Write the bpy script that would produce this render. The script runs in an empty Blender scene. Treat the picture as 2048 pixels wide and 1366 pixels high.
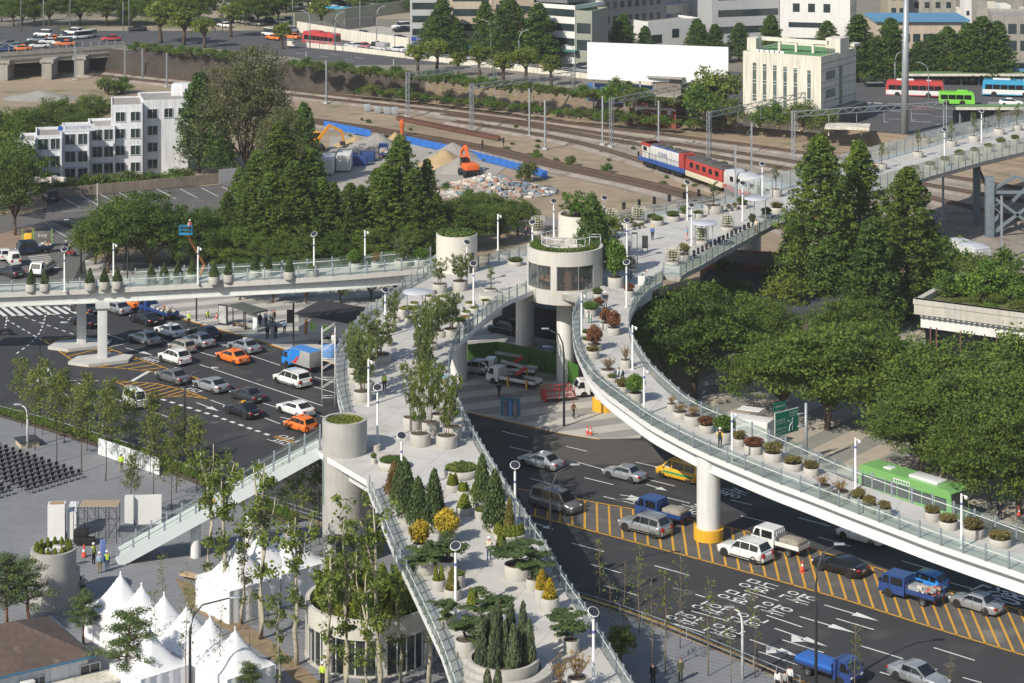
import bpy, bmesh, math, random
import numpy as np
from mathutils import Vector, Matrix
from mathutils.geometry import tessellate_polygon
SC = bpy.context.scene
COL = SC.collection
RND = random.Random(7)
PI = math.pi
# ---------------------------------------------------------------- camera model
FPX, CX, HZ, CAM = 4450.0, 1024.0, -450.0, 68.0
def P(x, y, z=0.0):
	D = FPX * (CAM - z) / (y - HZ)
	return Vector(((x - CX) * D / FPX, D, z))
def ppm(y, z=0.0):
	return (y - HZ) / (CAM - z)
cam = bpy.data.cameras.new('camera'); camo = bpy.data.objects.new('camera', cam); COL.objects.link(camo)
camo.location = (0, 0, CAM); camo.rotation_euler = (PI / 2, 0, 0)
cam.sensor_width = 36; cam.lens = 36 * FPX / 2048; cam.shift_y = (HZ - 683) / 2048
cam.clip_start = 1; cam.clip_end = 6000
SC.camera = camo
SUN_EL, SUN_DIR = math.radians(38), Vector((0.65, 0.76, 0)).normalized()
sl = bpy.data.lights.new('sun', 'SUN'); so = bpy.data.objects.new('sun', sl); COL.objects.link(so)
sd = SUN_DIR * math.cos(SUN_EL) + Vector((0, 0, -math.sin(SUN_EL)))
so.rotation_euler = sd.to_track_quat('-Z', 'Y').to_euler(); so.location = (-60, 0, 120)
sl.energy = 4.8; sl.angle = math.radians(0.5); sl.color = (1, 0.935, 0.82)
W = bpy.data.worlds.new('World'); SC.world = W; W.use_nodes = True
nt = W.node_tree; nt.nodes.clear()
sky = nt.nodes.new('ShaderNodeTexSky'); sky.sky_type = 'NISHITA'; sky.sun_disc = False
sky.sun_elevation = SUN_EL; sky.sun_rotation = math.atan2(-SUN_DIR.x, -SUN_DIR.y)
bg = nt.nodes.new('ShaderNodeBackground'); bg.inputs[1].default_value = 0.118
ow = nt.nodes.new('ShaderNodeOutputWorld')
nt.links.new(sky.outputs[0], bg.inputs[0]); nt.links.new(bg.outputs[0], ow.inputs[0])
SC.view_settings.view_transform = 'Standard'; SC.view_settings.look = 'None'
SC.view_settings.exposure = 0.0; SC.view_settings.gamma = 1
SC.render.engine = 'CYCLES'
SC.cycles.max_bounces = 8; SC.cycles.transparent_max_bounces = 24; SC.cycles.diffuse_bounces = 3; SC.cycles.glossy_bounces = 3
SC.cycles.caustics_reflective = False; SC.cycles.caustics_refractive = False
# ---------------------------------------------------------------- materials
MATS = {}
def mat(name, col, rough=0.75, var=0.12, scale=1.5, metal=0.0, spec=0.4, streak=0.0, rnd=0.0, bump=0.0, dirt=None, coat=0.0, joint=0.0):
	"""procedural surface: base colour broken up by two noises, optional vertical run marks, per object change"""
	if name in MATS: return MATS[name]
	m = bpy.data.materials.new(name); m.use_nodes = True; n = m.node_tree.nodes; l = m.node_tree.links
	b = n['Principled BSDF']; b.inputs['Roughness'].default_value = rough; b.inputs['Metallic'].default_value = metal
	b.inputs['Specular IOR Level'].default_value = spec; b.inputs['Coat Weight'].default_value = coat
	tc = n.new('ShaderNodeTexCoord')
	def noise(sc, det, src):
		q = n.new('ShaderNodeTexNoise'); q.inputs['Scale'].default_value = sc; q.inputs['Detail'].default_value = det
		l.new(src, q.inputs['Vector']); return q
	src = tc.outputs['Object']
	q1 = noise(scale, 6, src); q2 = noise(scale * 0.13, 3, src)
	ad = n.new('ShaderNodeMath'); ad.operation = 'ADD'; l.new(q1.outputs[0], ad.inputs[0]); l.new(q2.outputs[0], ad.inputs[1])
	mr = n.new('ShaderNodeMapRange'); l.new(ad.outputs[0], mr.inputs[0])
	mr.inputs[1].default_value = 0.65; mr.inputs[2].default_value = 1.35
	mr.inputs[3].default_value = 1 - var; mr.inputs[4].default_value = 1 + var
	val = mr.outputs[0]
	def mul(a, bb):
		k = n.new('ShaderNodeMath'); k.operation = 'MULTIPLY'; l.new(a, k.inputs[0]); l.new(bb, k.inputs[1]); return k.outputs[0]
	if streak:
		mp = n.new('ShaderNodeMapping'); mp.inputs['Scale'].default_value = (2.2, 2.2, 0.12); l.new(src, mp.inputs[0])
		q3 = noise(1.6, 4, mp.outputs[0]); r3 = n.new('ShaderNodeMapRange'); l.new(q3.outputs[0], r3.inputs[0])
		r3.inputs[1].default_value = 0.42; r3.inputs[2].default_value = 0.7; r3.inputs[3].default_value = 1; r3.inputs[4].default_value = 1 - streak
		val = mul(val, r3.outputs[0])
	if rnd:
		oi = n.new('ShaderNodeObjectInfo'); r4 = n.new('ShaderNodeMapRange'); l.new(oi.outputs['Random'], r4.inputs[0])
		r4.inputs[3].default_value = 1 - rnd; r4.inputs[4].default_value = 1 + rnd; val = mul(val, r4.outputs[0])
	vm = n.new('ShaderNodeVectorMath'); vm.operation = 'SCALE'; vm.inputs[0].default_value = col[:3]; l.new(val, vm.inputs['Scale'])
	out = vm.outputs[0]
	if dirt:
		q5 = noise(dirt[1], 5, src); r5 = n.new('ShaderNodeMapRange'); l.new(q5.outputs[0], r5.inputs[0])
		r5.inputs[1].default_value = dirt[2]; r5.inputs[2].default_value = dirt[2] + 0.14
		mx = n.new('ShaderNodeMix'); mx.data_type = 'RGBA'; l.new(r5.outputs[0], mx.inputs[0]); l.new(out, mx.inputs[6])
		mx.inputs[7].default_value = (*dirt[0], 1); out = mx.outputs[2]
	if joint:
		bk_ = n.new('ShaderNodeTexBrick'); bk_.offset = 0; bk_.inputs['Scale'].default_value = 1 / joint; bk_.inputs['Brick Width'].default_value = 1; bk_.inputs['Row Height'].default_value = 1; bk_.inputs['Mortar Size'].default_value = 0.035 / joint
		bk_.inputs['Color1'].default_value = (1, 1, 1, 1); bk_.inputs['Color2'].default_value = (.93, .93, .93, 1); bk_.inputs['Mortar'].default_value = (.72, .71, .7, 1); mp2 = n.new('ShaderNodeMapping'); mp2.inputs['Rotation'].default_value = (0, 0, 0.35); l.new(src, mp2.inputs[0]); l.new(mp2.outputs[0], bk_.inputs['Vector'])
		mx2 = n.new('ShaderNodeMix'); mx2.data_type = 'RGBA'; mx2.blend_type = 'MULTIPLY'; mx2.inputs[0].default_value = 1; l.new(out, mx2.inputs[6]); l.new(bk_.outputs[0], mx2.inputs[7]); out = mx2.outputs[2]
	l.new(out, b.inputs['Base Color'])
	if bump:
		bp = n.new('ShaderNodeBump'); bp.inputs['Strength'].default_value = bump; bp.inputs['Distance'].default_value = 0.05
		l.new(q1.outputs[0], bp.inputs['Height']); l.new(bp.outputs[0], b.inputs['Normal'])
	MATS[name] = m; return m
def leafmat(name, col, trans=0.3, hue=0.16, rough=0.55):
	if name in MATS: return MATS[name]
	m = bpy.data.materials.new(name); m.use_nodes = True; n = m.node_tree.nodes; l = m.node_tree.links
	b = n['Principled BSDF']; b.inputs['Roughness'].default_value = rough; b.inputs['Specular IOR Level'].default_value = 0.25
	tc = n.new('ShaderNodeTexCoord'); q = n.new('ShaderNodeTexNoise'); q.inputs['Scale'].default_value = 0.5; q.inputs['Detail'].default_value = 7; q.inputs['Roughness'].default_value = 0.68
	l.new(tc.outputs['Object'], q.inputs['Vector'])
	oi = n.new('ShaderNodeObjectInfo')
	mx = n.new('ShaderNodeMix'); mx.data_type = 'RGBA'
	mx.inputs[6].default_value = (col[0] * 0.75, col[1] * 0.85, col[2] * 0.85, 1); mx.inputs[7].default_value = (col[0] * 2.75, col[1] * 2.25, col[2] * 1.35, 1)
	r = n.new('ShaderNodeMapRange'); l.new(q.outputs[0], r.inputs[0]); r.inputs[1].default_value = 0.3; r.inputs[2].default_value = 0.7
	l.new(r.outputs[0], mx.inputs[0])
	r2 = n.new('ShaderNodeMapRange'); l.new(oi.outputs['Random'], r2.inputs[0]); r2.inputs[3].default_value = 1 - hue; r2.inputs[4].default_value = 1 + hue
	vm = n.new('ShaderNodeVectorMath'); vm.operation = 'SCALE'; l.new(mx.outputs[2], vm.inputs[0]); l.new(r2.outputs[0], vm.inputs['Scale'])
	l.new(vm.outputs[0], b.inputs['Base Color'])
	t = n.new('ShaderNodeBsdfTranslucent'); l.new(vm.outputs[0], t.inputs[0])
	ms = n.new('ShaderNodeMixShader'); ms.inputs[0].default_value = trans
	l.new(b.outputs[0], ms.inputs[1]); l.new(t.outputs[0], ms.inputs[2]); l.new(ms.outputs[0], n['Material Output'].inputs[0])
	MATS[name] = m; return m
def glassmat(name, tint, refl=0.5, clear=0.85):
	if name in MATS: return MATS[name]
	m = bpy.data.materials.new(name); m.use_nodes = True; n = m.node_tree.nodes; l = m.node_tree.links
	n.remove(n['Principled BSDF'])
	t = n.new('ShaderNodeBsdfTransparent'); t.inputs[0].default_value = (*tint, 1)
	g = n.new('ShaderNodeBsdfGlossy'); g.inputs['Roughness'].default_value = 0.03; g.inputs[0].default_value = (0.9, 0.95, 0.95, 1)
	d = n.new('ShaderNodeBsdfDiffuse'); d.inputs[0].default_value = (0.55, 0.66, 0.63, 1)
	fr = n.new('ShaderNodeFresnel'); fr.inputs[0].default_value = 1.5
	k = n.new('ShaderNodeMath'); k.operation = 'MULTIPLY'; k.inputs[1].default_value = refl; l.new(fr.outputs[0], k.inputs[0])
	m0 = n.new('ShaderNodeMixShader'); m0.inputs[0].default_value = 1 - clear; l.new(t.outputs[0], m0.inputs[1]); l.new(d.outputs[0], m0.inputs[2])
	ms = n.new('ShaderNodeMixShader'); l.new(k.outputs[0], ms.inputs[0]); l.new(m0.outputs[0], ms.inputs[1]); l.new(g.outputs[0], ms.inputs[2])
	l.new(ms.outputs[0], n['Material Output'].inputs[0]); MATS[name] = m; return m
def plain(name, col, rough=0.6, metal=0.0, spec=0.4, coat=0.0): return mat(name, col, rough, 0.05, 3.0, metal, spec, coat=coat)
CONC = mat('concrete', (0.50, 0.49, 0.46), 0.85, 0.10, 1.2, streak=0.10)
PLNT = mat('planter_concrete', (0.46, 0.44, 0.395), 0.85, 0.10, 2.0, streak=0.12, rnd=0.06)
DECK = mat('deck_concrete', (0.52, 0.505, 0.475), 0.85, 0.13, 0.5, dirt=((0.43, 0.415, 0.385), 0.35, 0.55), joint=4.2)
WHITE = mat('white_paint', (0.72, 0.72, 0.70), 0.5, 0.05, 1.0)
GIRD = mat('girder_paint', (0.62, 0.64, 0.62), 0.5, 0.06, 0.8, streak=0.10)
STEEL = mat('grey_steel', (0.30, 0.33, 0.37), 0.45, 0.08, 2.0, metal=0.3)
GALV = mat('galvanised', (0.36, 0.39, 0.41), 0.5, 0.12, 2.0, metal=0.35)
DARK = mat('dark_metal', (0.045, 0.045, 0.05), 0.5, 0.1, 2.0)
BLACK = plain('black', (0.012, 0.012, 0.014), 0.6)
RAILGL = glassmat('railing_glass', (0.92, 0.965, 0.95), 0.4, 0.93)
WINGL = mat('window_glass', (0.03, 0.045, 0.05), 0.12, 0.3, 0.7, spec=0.8)
SOIL = mat('soil', (0.10, 0.075, 0.05), 0.95, 0.3, 4)
RED = plain('red_paint', (0.5, 0.04, 0.035)); BLUE = plain('blue_paint', (0.03, 0.12, 0.42)); ORANGE = plain('orange_paint', (0.75, 0.2, 0.03))
YELLOW = plain('yellow_paint', (0.72, 0.40, 0.03)); GREENP = plain('green_paint', (0.05, 0.28, 0.08)); SKIN = plain('skin', (0.5, 0.29, 0.2), 0.6)
LMARK = mat('road_white', (0.66, 0.66, 0.63), 0.8, 0.10, 1.2, dirt=((0.35, 0.35, 0.34), 0.7, 0.63))
YMARK = mat('road_yellow', (0.62, 0.33, 0.04), 0.8, 0.12, 1.2, dirt=((0.28, 0.18, 0.06), 0.7, 0.64))
# ---------------------------------------------------------------- mesh builder
class MB:
	def __init__(s): s.v = []; s.f = []; s.m = []; s.s = []
	def add(s, vs, fs, m=0, smooth=False, T=None):
		o = len(s.v)
		s.v += [tuple(T @ Vector(v)) for v in vs] if T is not None else [tuple(v) for v in vs]
		s.f += [tuple(i + o for i in f) for f in fs]; s.m += [m] * len(fs); s.s += [smooth] * len(fs); return s
	def box(s, c, sz, m=0, rz=0.0, T=None):
		x, y, z = sz[0] / 2, sz[1] / 2, sz[2] / 2
		vs = [(-x, -y, -z), (x, -y, -z), (x, y, -z), (-x, y, -z), (-x, -y, z), (x, -y, z), (x, y, z), (-x, y, z)]
		M = Matrix.Translation(c) @ Matrix.Rotation(rz, 4, 'Z')
		if T is not None: M = T @ M
		return s.add(vs, [(0, 3, 2, 1), (4, 5, 6, 7), (0, 1, 5, 4), (1, 2, 6, 5), (2, 3, 7, 6), (3, 0, 4, 7)], m, False, M)
	def bbox(s, c, sz, b=0.05, m=0, rz=0.0, T=None):
		bm = bmesh.new(); bmesh.ops.create_cube(bm, size=1); bmesh.ops.scale(bm, vec=sz, verts=bm.verts)
		bmesh.ops.bevel(bm, geom=list(bm.edges), offset=b, segments=2, affect='EDGES', profile=0.6)
		M = Matrix.Translation(c) @ Matrix.Rotation(rz, 4, 'Z')
		if T is not None: M = T @ M
		bm.verts.index_update(); s.add([v.co[:] for v in bm.verts], [[v.index for v in f.verts] for f in bm.faces], m, True, M); bm.free(); return s
	def lathe(s, prof, c=(0, 0, 0), m=0, n=24, smooth=True, T=None, cap=True):
		vs = []; fs = []
		for r, z in prof:
			for k in range(n):
				a = 2 * PI * k / n; vs.append((c[0] + r * math.cos(a), c[1] + r * math.sin(a), c[2] + z))
		for i in range(len(prof) - 1):
			for k in range(n):
				k2 = (k + 1) % n; fs.append((i * n + k, i * n + k2, (i + 1) * n + k2, (i + 1) * n + k))
		s.add(vs, fs, m, smooth, T)
		if cap:
			for i, rev in ((0, True), (len(prof) - 1, False)):
				if prof[i][0] > 1e-4:
					idx = vs[i * n:(i + 1) * n]; s.add(idx, [tuple(range(n))[::-1] if rev else tuple(range(n))], m, False, T)
		return s
	def cyl(s, c, r, h, m=0, n=16, r2=None, T=None): return s.lathe([(r, 0), (r if r2 is None else r2, h)], c, m, n, True, T)
	def tube(s, pts, r, m=0, n=6, cap=True):
		pts = [Vector(p) for p in pts]; rs = r if isinstance(r, (list, tuple)) else [r] * len(pts)
		vs = []; fs = []
		for i, p in enumerate(pts):
			t = (pts[min(i + 1, len(pts) - 1)] - pts[max(i - 1, 0)])
			if t.length < 1e-6: t = Vector((0, 0, 1))
			t.normalize(); a = t.cross(Vector((0, 0, 1)))
			if a.length < 0.05: a = t.cross(Vector((1, 0, 0)))
			a.normalize(); b = t.cross(a)
			for k in range(n):
				an = 2 * PI * k / n; vs.append(p + a * (rs[i] * math.cos(an)) + b * (rs[i] * math.sin(an)))
		for i in range(len(pts) - 1):
			for k in range(n):
				k2 = (k + 1) % n; fs.append((i * n + k, (i + 1) * n + k, (i + 1) * n + k2, i * n + k2))
		if cap: fs += [tuple(range(n)), tuple(range((len(pts) - 1) * n, len(pts) * n))[::-1]]
		return s.add(vs, fs, m, n > 4)
	def bar(s, a, b, w, h=None, m=0):
		a = Vector(a); b = Vector(b); d = b - a; L = d.length
		if L < 1e-6: return s
		M = Matrix.Translation((a + b) / 2) @ d.to_track_quat('X', 'Z').to_matrix().to_4x4()
		return s.box((0, 0, 0), (L, w, h or w), m, 0, M)
	def prism(s, poly, z0, z1, m=0, mside=None, bottom=False):
		n = len(poly); ar = sum(poly[i][0] * poly[(i + 1) % n][1] - poly[(i + 1) % n][0] * poly[i][1] for i in range(n))
		if ar < 0: poly = poly[::-1]
		zz0 = z0 if callable(z0) else (lambda x, y: z0); zz1 = z1 if callable(z1) else (lambda x, y: z1)
		top = [(p[0], p[1], zz1(p[0], p[1])) for p in poly]; bot = [(p[0], p[1], zz0(p[0], p[1])) for p in poly]
		tri = tessellate_polygon([[Vector((p[0], p[1], 0)) for p in poly]])
		def up(t):
			a, b, c = (Vector(top[i][:2]) for i in t); return t if (b - a).cross(c - a) > 0 else t[::-1]
		tri = [up(tuple(t)) for t in tri]
		s.add(top, tri, m)
		s.add(bot + top, [(i, (i + 1) % n, n + (i + 1) % n, n + i) for i in range(n)], m if mside is None else mside)
		if bottom: s.add(bot, [t[::-1] for t in tri], m if mside is None else mside)
		return s
	def sheet(s, poly, z, m=0):
		zz = z if callable(z) else (lambda x, y: z)
		tri = tessellate_polygon([[Vector((p[0], p[1], 0)) for p in poly]]); out = []
		for t in tri:
			a, b, c = (Vector((poly[i][0], poly[i][1])) for i in t); out.append(tuple(t) if (b - a).cross(c - a) > 0 else tuple(t[::-1]))
		return s.add([(p[0], p[1], zz(p[0], p[1])) for p in poly], out, m)
	def strip(s, A, B, m=0):
		n = len(A); vs = list(A) + list(B); return s.add(vs, [(i, i + 1, n + i + 1, n + i) for i in range(n - 1)], m)
	def line(s, pts, w, m=0, dz=0.0):
		"""flat painted line along a polyline of world points"""
		pts = [Vector(p) for p in pts]; L = []; R = []
		for i, p in enumerate(pts):
			t = pts[min(i + 1, len(pts) - 1)] - pts[max(i - 1, 0)]; t.z = 0; t.normalize(); nn = Vector((-t.y, t.x, 0)) * (w / 2)
			L.append(p + nn + Vector((0, 0, dz))); R.append(p - nn + Vector((0, 0, dz)))
		n = len(pts); return s.add(R + L, [(i, i + 1, n + i + 1, n + i) for i in range(n - 1)], m)
	def text(s, body, size, T, m=0, width=None, depth=0.0):
		vs, fs = text_mesh(body, depth)
		if not vs: return s
		xs = [v[0] for v in vs]; w = max(xs) - min(xs) or 1; x0 = min(xs); ys = [v[1] for v in vs]; h = max(ys) - min(ys) or 1; y0 = min(ys)
		sx = (width / w) if width else size / h
		return s.add([((v[0] - x0 - w / 2) * sx, (v[1] - y0 - h / 2) * size / h, v[2]) for v in vs], fs, m, False, T)
	def mesh(s, name, mats):
		me = bpy.data.meshes.new(name); me.from_pydata(s.v, [], s.f)
		for mm in (mats if isinstance(mats, (list, tuple)) else [mats]): me.materials.append(mm)
		if me.polygons:
			me.polygons.foreach_set('material_index', s.m); me.polygons.foreach_set('use_smooth', s.s)
		me.update(); return me
	def build(s, name, mats, parent=None, loc=None, rz=0.0):
		return obj(name, s.mesh(name, mats), parent, loc, rz)
_TX = {}
def text_mesh(body, depth=0.0):
	if body in _TX: return _TX[body]
	c = bpy.data.curves.new('lettering', 'FONT'); c.body = body; c.resolution_u = 2; c.fill_mode = 'FRONT'
	o = bpy.data.objects.new('lettering', c); COL.objects.link(o); bpy.context.view_layer.update()
	me = bpy.data.meshes.new_from_object(o.evaluated_get(bpy.context.evaluated_depsgraph_get()))
	r = ([v.co[:] for v in me.vertices], [tuple(p.vertices) for p in me.polygons])
	bpy.data.objects.remove(o); bpy.data.curves.remove(c); bpy.data.meshes.remove(me); _TX[body] = r; return r
def obj(name, me, parent=None, loc=None, rz=0.0):
	o = bpy.data.objects.new(name, me); COL.objects.link(o)
	if parent is not None: o.parent = parent
	if loc is not None: o.location = loc
	if rz: o.rotation_euler = (0, 0, rz)
	return o
def tag(o, label, cat, group=None, kind=None):
	o['label'] = label; o['category'] = cat
	if group: o['group'] = group
	if kind: o['kind'] = kind
	return o
def struct(o): o['kind'] = 'structure'; return o
def thing(name, label, cat, loc=(0, 0, 0), rz=0.0, group=None):
	return tag(obj(name, None, None, loc, rz), label, cat, group)
KIDS = {}
def clone(root, loc, rz=0.0, label=None, group=None, scale=None):
	"""a copy of a thing with copies of its parts and sub-parts, sharing mesh data"""
	if root not in KIDS: KIDS[root] = [(c, list(c.children)) for c in root.children]
	r = root.copy(); COL.objects.link(r); r.location = loc; r.rotation_euler = (0, 0, rz)
	if scale is not None: r.scale = scale if isinstance(scale, (tuple, list)) else (scale,) * 3
	if label: r['label'] = label
	if group: r['group'] = group
	for ch, gs in KIDS[root]:
		c = ch.copy(); COL.objects.link(c); c.parent = r
		for g in gs:
			d = g.copy(); COL.objects.link(d); d.parent = c
	return r
class Kit:
	"""a prototype whose first use moves the prototype itself and whose later uses are copies"""
	def __init__(s, make): s.make = make; s.root = None
	def put(s, loc, rz=0.0, label='', group=None, scale=None):
		if s.root is None:
			s.root = s.make(); r = s.root; r.location = loc; r.rotation_euler = (0, 0, rz); r['label'] = label
			KIDS[r] = [(c, list(c.children)) for c in r.children]
			if group: r['group'] = group
			if scale is not None: r.scale = scale if isinstance(scale, (tuple, list)) else (scale,) * 3
			return r
		r = clone(s.root, loc, rz, label, group, scale if scale is not None else 1.0)
		if not group and 'group' in r.keys(): del r['group']
		return r
def offset_poly(poly, d):
	n = len(poly); ar = sum(poly[i][0] * poly[(i + 1) % n][1] - poly[(i + 1) % n][0] * poly[i][1] for i in range(n))
	if ar < 0: poly = poly[::-1]
	out = []
	for i in range(n):
		a, b, c = Vector(poly[i - 1][:2]), Vector(poly[i][:2]), Vector(poly[(i + 1) % n][:2])
		n1 = (b - a).normalized(); n2 = (c - b).normalized(); n1 = Vector((-n1.y, n1.x)); n2 = Vector((-n2.y, n2.x))
		k = n1 + n2
		if k.length < 0.2: k = n1
		k.normalize(); q = max(0.4, k.dot(n1)); out.append(b + k * (d / q))
	return out
def resample(pts, step):
	pts = [Vector(p) for p in pts]; L = [0.0]
	for a, b in zip(pts, pts[1:]): L.append(L[-1] + (b - a).length)
	n = max(1, round(L[-1] / step)); out = []
	for k in range(n + 1):
		d = L[-1] * k / n
		for i in range(len(pts) - 1):
			if d <= L[i + 1] + 1e-6: break
		t = (d - L[i]) / max(1e-6, L[i + 1] - L[i]); out.append(pts[i].lerp(pts[i + 1], t))
	return out
def smooth_line(pts, it=2):
	pts = [Vector(p) for p in pts]
	for _ in range(it):
		q = [pts[0]]
		for a, b in zip(pts, pts[1:]): q += [a.lerp(b, 0.25), a.lerp(b, 0.75)]
		pts = q + [pts[-1]]
	return pts
def interp(x, xs, ys): return float(np.interp(x, xs, ys))
# ================================================================ setting: ground, terrace, roads, pavements, markings, rails
def PX(lst, z=0.0): return [P(a, b, z) for a, b in lst]
GROUND = mat('yard_earth', (0.31, 0.24, 0.165), 0.95, 0.22, 0.35, dirt=((0.17, 0.17, 0.08), 0.12, 0.57), bump=0.3)
ASPH = mat('asphalt', (0.040, 0.041, 0.044), 0.85, 0.16, 0.5, dirt=((0.066, 0.065, 0.063), 0.2, 0.53))
ASPHOLD = mat('old_asphalt', (0.115, 0.11, 0.105), 0.9, 0.2, 0.5, dirt=((0.17, 0.165, 0.155), 0.45, 0.58))
def paving_mat(name, c1, c2, ang, period, rough=0.85, sharp=0.5, var=0.12):
	m = mat(name, (0.5, 0.5, 0.5), rough, var, 0.8); n = m.node_tree.nodes; l = m.node_tree.links
	tc = n.new('ShaderNodeTexCoord'); mp = n.new('ShaderNodeMapping'); mp.inputs['Rotation'].default_value = (0, 0, ang); l.new(tc.outputs['Object'], mp.inputs[0])
	w = n.new('ShaderNodeTexWave'); w.bands_direction = 'Y'; w.inputs['Scale'].default_value = 0.314 / period; w.inputs['Distortion'].default_value = 0
	l.new(mp.outputs[0], w.inputs['Vector'])
	r = n.new('ShaderNodeMapRange'); l.new(w.outputs[0], r.inputs[0]); r.inputs[1].default_value = sharp - 0.04; r.inputs[2].default_value = sharp + 0.04
	mx = n.new('ShaderNodeMix'); mx.data_type = 'RGBA'; l.new(r.outputs[0], mx.inputs[0]); mx.inputs[6].default_value = (*c1, 1); mx.inputs[7].default_value = (*c2, 1)
	vm = [q for q in n if q.type == 'VECT_MATH' and q.operation == 'SCALE'][0]; l.new(mx.outputs[2], vm.inputs[0]); return m
PLAZA = paving_mat('plaza_paving', (0.195, 0.2, 0.212), (0.222, 0.227, 0.24), 0.55, 0.62)
WALK = paving_mat('striped_paving', (0.50, 0.475, 0.43), (0.30, 0.29, 0.275), -0.42, 4.4)
BEIGE = paving_mat('beige_paving', (0.42, 0.37, 0.30), (0.25, 0.25, 0.22), -0.92, 4.6)
PALE = mat('pale_paving', (0.43, 0.42, 0.39), 0.9, 0.1, 0.7, dirt=((0.33, 0.32, 0.3), 0.3, 0.58))
BALL = mat('ballast', (0.29, 0.25, 0.21), 0.95, 0.3, 1.6, dirt=((0.19, 0.15, 0.11), 0.3, 0.55), bump=0.4)
KERB = mat('kerb_stone', (0.42, 0.41, 0.385), 0.85, 0.12, 1.0)
def sheet(name, pts, m, z=0.0, h=None):
	b = MB(); p = PX(pts, z) if not isinstance(pts[0], Vector) else pts
	if h is None: b.sheet(p, z)
	else: b.prism([(q.x, q.y) for q in p], -0.2, h, 0, 1)
	return struct(b.build(name, [m, KERB] if h else [m]))
b = MB(); b.sheet([(-640, -10), (640, -10), (640, 1600), (-640, 1600)], -0.06); struct(b.build('ground', GROUND))
# terrace that carries the far road, with the brown retaining wall and the earth bank
def zt(x): return interp(x, [-300, 1250, 1480, 3000], [5.3, 5.3, 2.4, 2.4])
TB = [(-420, 128), (-100, 128), (160, 138), (250, 148), (400, 158), (560, 178), (700, 188), (850, 203), (950, 215), (1050, 225), (1150, 238), (1250, 247), (1350, 255), (1450, 262), (1560, 272), (1700, 288), (1850, 306), (2150, 345), (2400, 372)]
WALLN = 8
bk = [0.4] * 6 + [1.0, 1.8, 4, 4.5, 5, 5, 4.5, 4, 3.5, 3, 3, 3, 3]
B0 = [P(x, y) for x, y in TB]; T0 = [Vector((p.x * (p.y + k) / p.y, p.y + k, zt(x))) for p, k, (x, y) in zip(B0, bk, TB)]
F0 = [Vector((p.x * 1500 / p.y, 1500, p.z)) for p in T0]
def PT(x, y):  # a point on the terrace
	return P(x, y, zt(x))
b = MB(); b.strip(T0, F0); struct(b.build('terrace', mat('terrace_earth', (0.22, 0.2, 0.16), 0.95, 0.2, 0.3)))
WALLM = mat('dark_retaining_wall', (0.075, 0.062, 0.052), 0.95, 0.25, 0.8, streak=0.25, bump=0.4)
b = MB(); b.strip(B0[:WALLN], T0[:WALLN]); struct(b.build('retaining_wall', WALLM))
b = MB(); b.strip(B0[WALLN - 1:], T0[WALLN - 1:]); struct(b.build('embankment', mat('bank_earth', (0.2, 0.155, 0.105), 0.95, 0.25, 0.5, dirt=((0.12, 0.13, 0.055), 0.25, 0.57))))
# far road on the terrace
def PTL(l): return [PT(x, y) for x, y in l]
def tsheet(name, pts, m, dz):
	b = MB(); p = PTL(pts); tri = tessellate_polygon([[Vector((q.x, q.y, 0)) for q in p]])
	fs = []
	for t in tri:
		a, c, d = (p[i].to_2d() for i in t); fs.append(tuple(t) if (c - a).cross(d - a) > 0 else tuple(t[::-1]))
	b.add([(q.x, q.y, q.z + dz) for q in p], fs); return struct(b.build(name, m))
FASPH = mat('far_asphalt', (0.085, 0.085, 0.088), 0.9, 0.12, 0.3)
tsheet('road', [(-300, 74), (240, 92), (420, 96), (575, 113), (700, 130), (860, 148), (1000, 162), (1180, 181), (1290, 194), (1420, 205), (1500, 214), (1740, 262), (1960, 285), (2300, 300), (2300, 178), (1900, 170), (1700, 160), (1420, 140), (1200, 128), (1000, 110), (860, 92), (700, 72), (600, 56), (400, 44), (250, 55), (-300, 48)], FASPH, 0.02)
tsheet('pavement', [(820, 113), (860, 100), (1000, 112), (1200, 130), (1420, 142), (1420, 90), (820, 60)], PALE, 0.03)
tsheet('parking_lot', [(640, 72), (812, 100), (830, 60), (700, 46)], mat('pale_gravel', (0.42, 0.39, 0.34), 0.95, 0.1, 0.3), 0.035)
tsheet('park_path', [(120, 62), (560, 62), (640, 40), (900, 38), (900, 10), (300, 20), (120, 48)], mat('park_ground', (0.33, 0.28, 0.21), 0.95, 0.15, 0.2, dirt=((0.12, 0.13, 0.05), 0.06, 0.5)), 0.05)
# ---- street level asphalt
ROAD = [(-300, 900), (-300, 640), (-120, 560), (-300, 430), (40, 430), (240, 372), (470, 372), (480, 450), (290, 470), (170, 520), (180, 590), (273, 611), (362, 634.5), (506, 675), (581, 699.5), (649, 718), (780, 772), (937, 822), (993, 835), (1069, 852), (1134, 865), (1281, 874), (1450, 895), (1600, 925), (1750, 962), (1920, 1015), (2150, 1090),
		(2500, 1190), (2500, 1660), (2050, 1520), (1800, 1437), (1567, 1359), (1480, 1318), (1348, 1263), (1250, 1226), (1152, 1195), (1000, 1150), (760, 1078), (640, 1042), (533, 998), (430, 954), (300, 900), (100, 838), (0, 812)]
sheet('road', ROAD, ASPH, 0.0)
sheet('traffic_island', [(1035, 980), (1152, 1000), (1273, 1022), (1440, 1053), (1505, 1068), (1621, 1100), (1750, 1137), (1895, 1182), (2048, 1224), (2300, 1297), (2300, 1392), (2120, 1333), (2048, 1309), (1895, 1263), (1700, 1201), (1550, 1158), (1380, 1112), (1160, 1054), (1060, 1028)], mat('worn_asphalt', (0.105, 0.10, 0.092), 0.9, 0.25, 0.5, dirt=((0.2, 0.185, 0.165), 0.28, 0.56)), 0.012)
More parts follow.
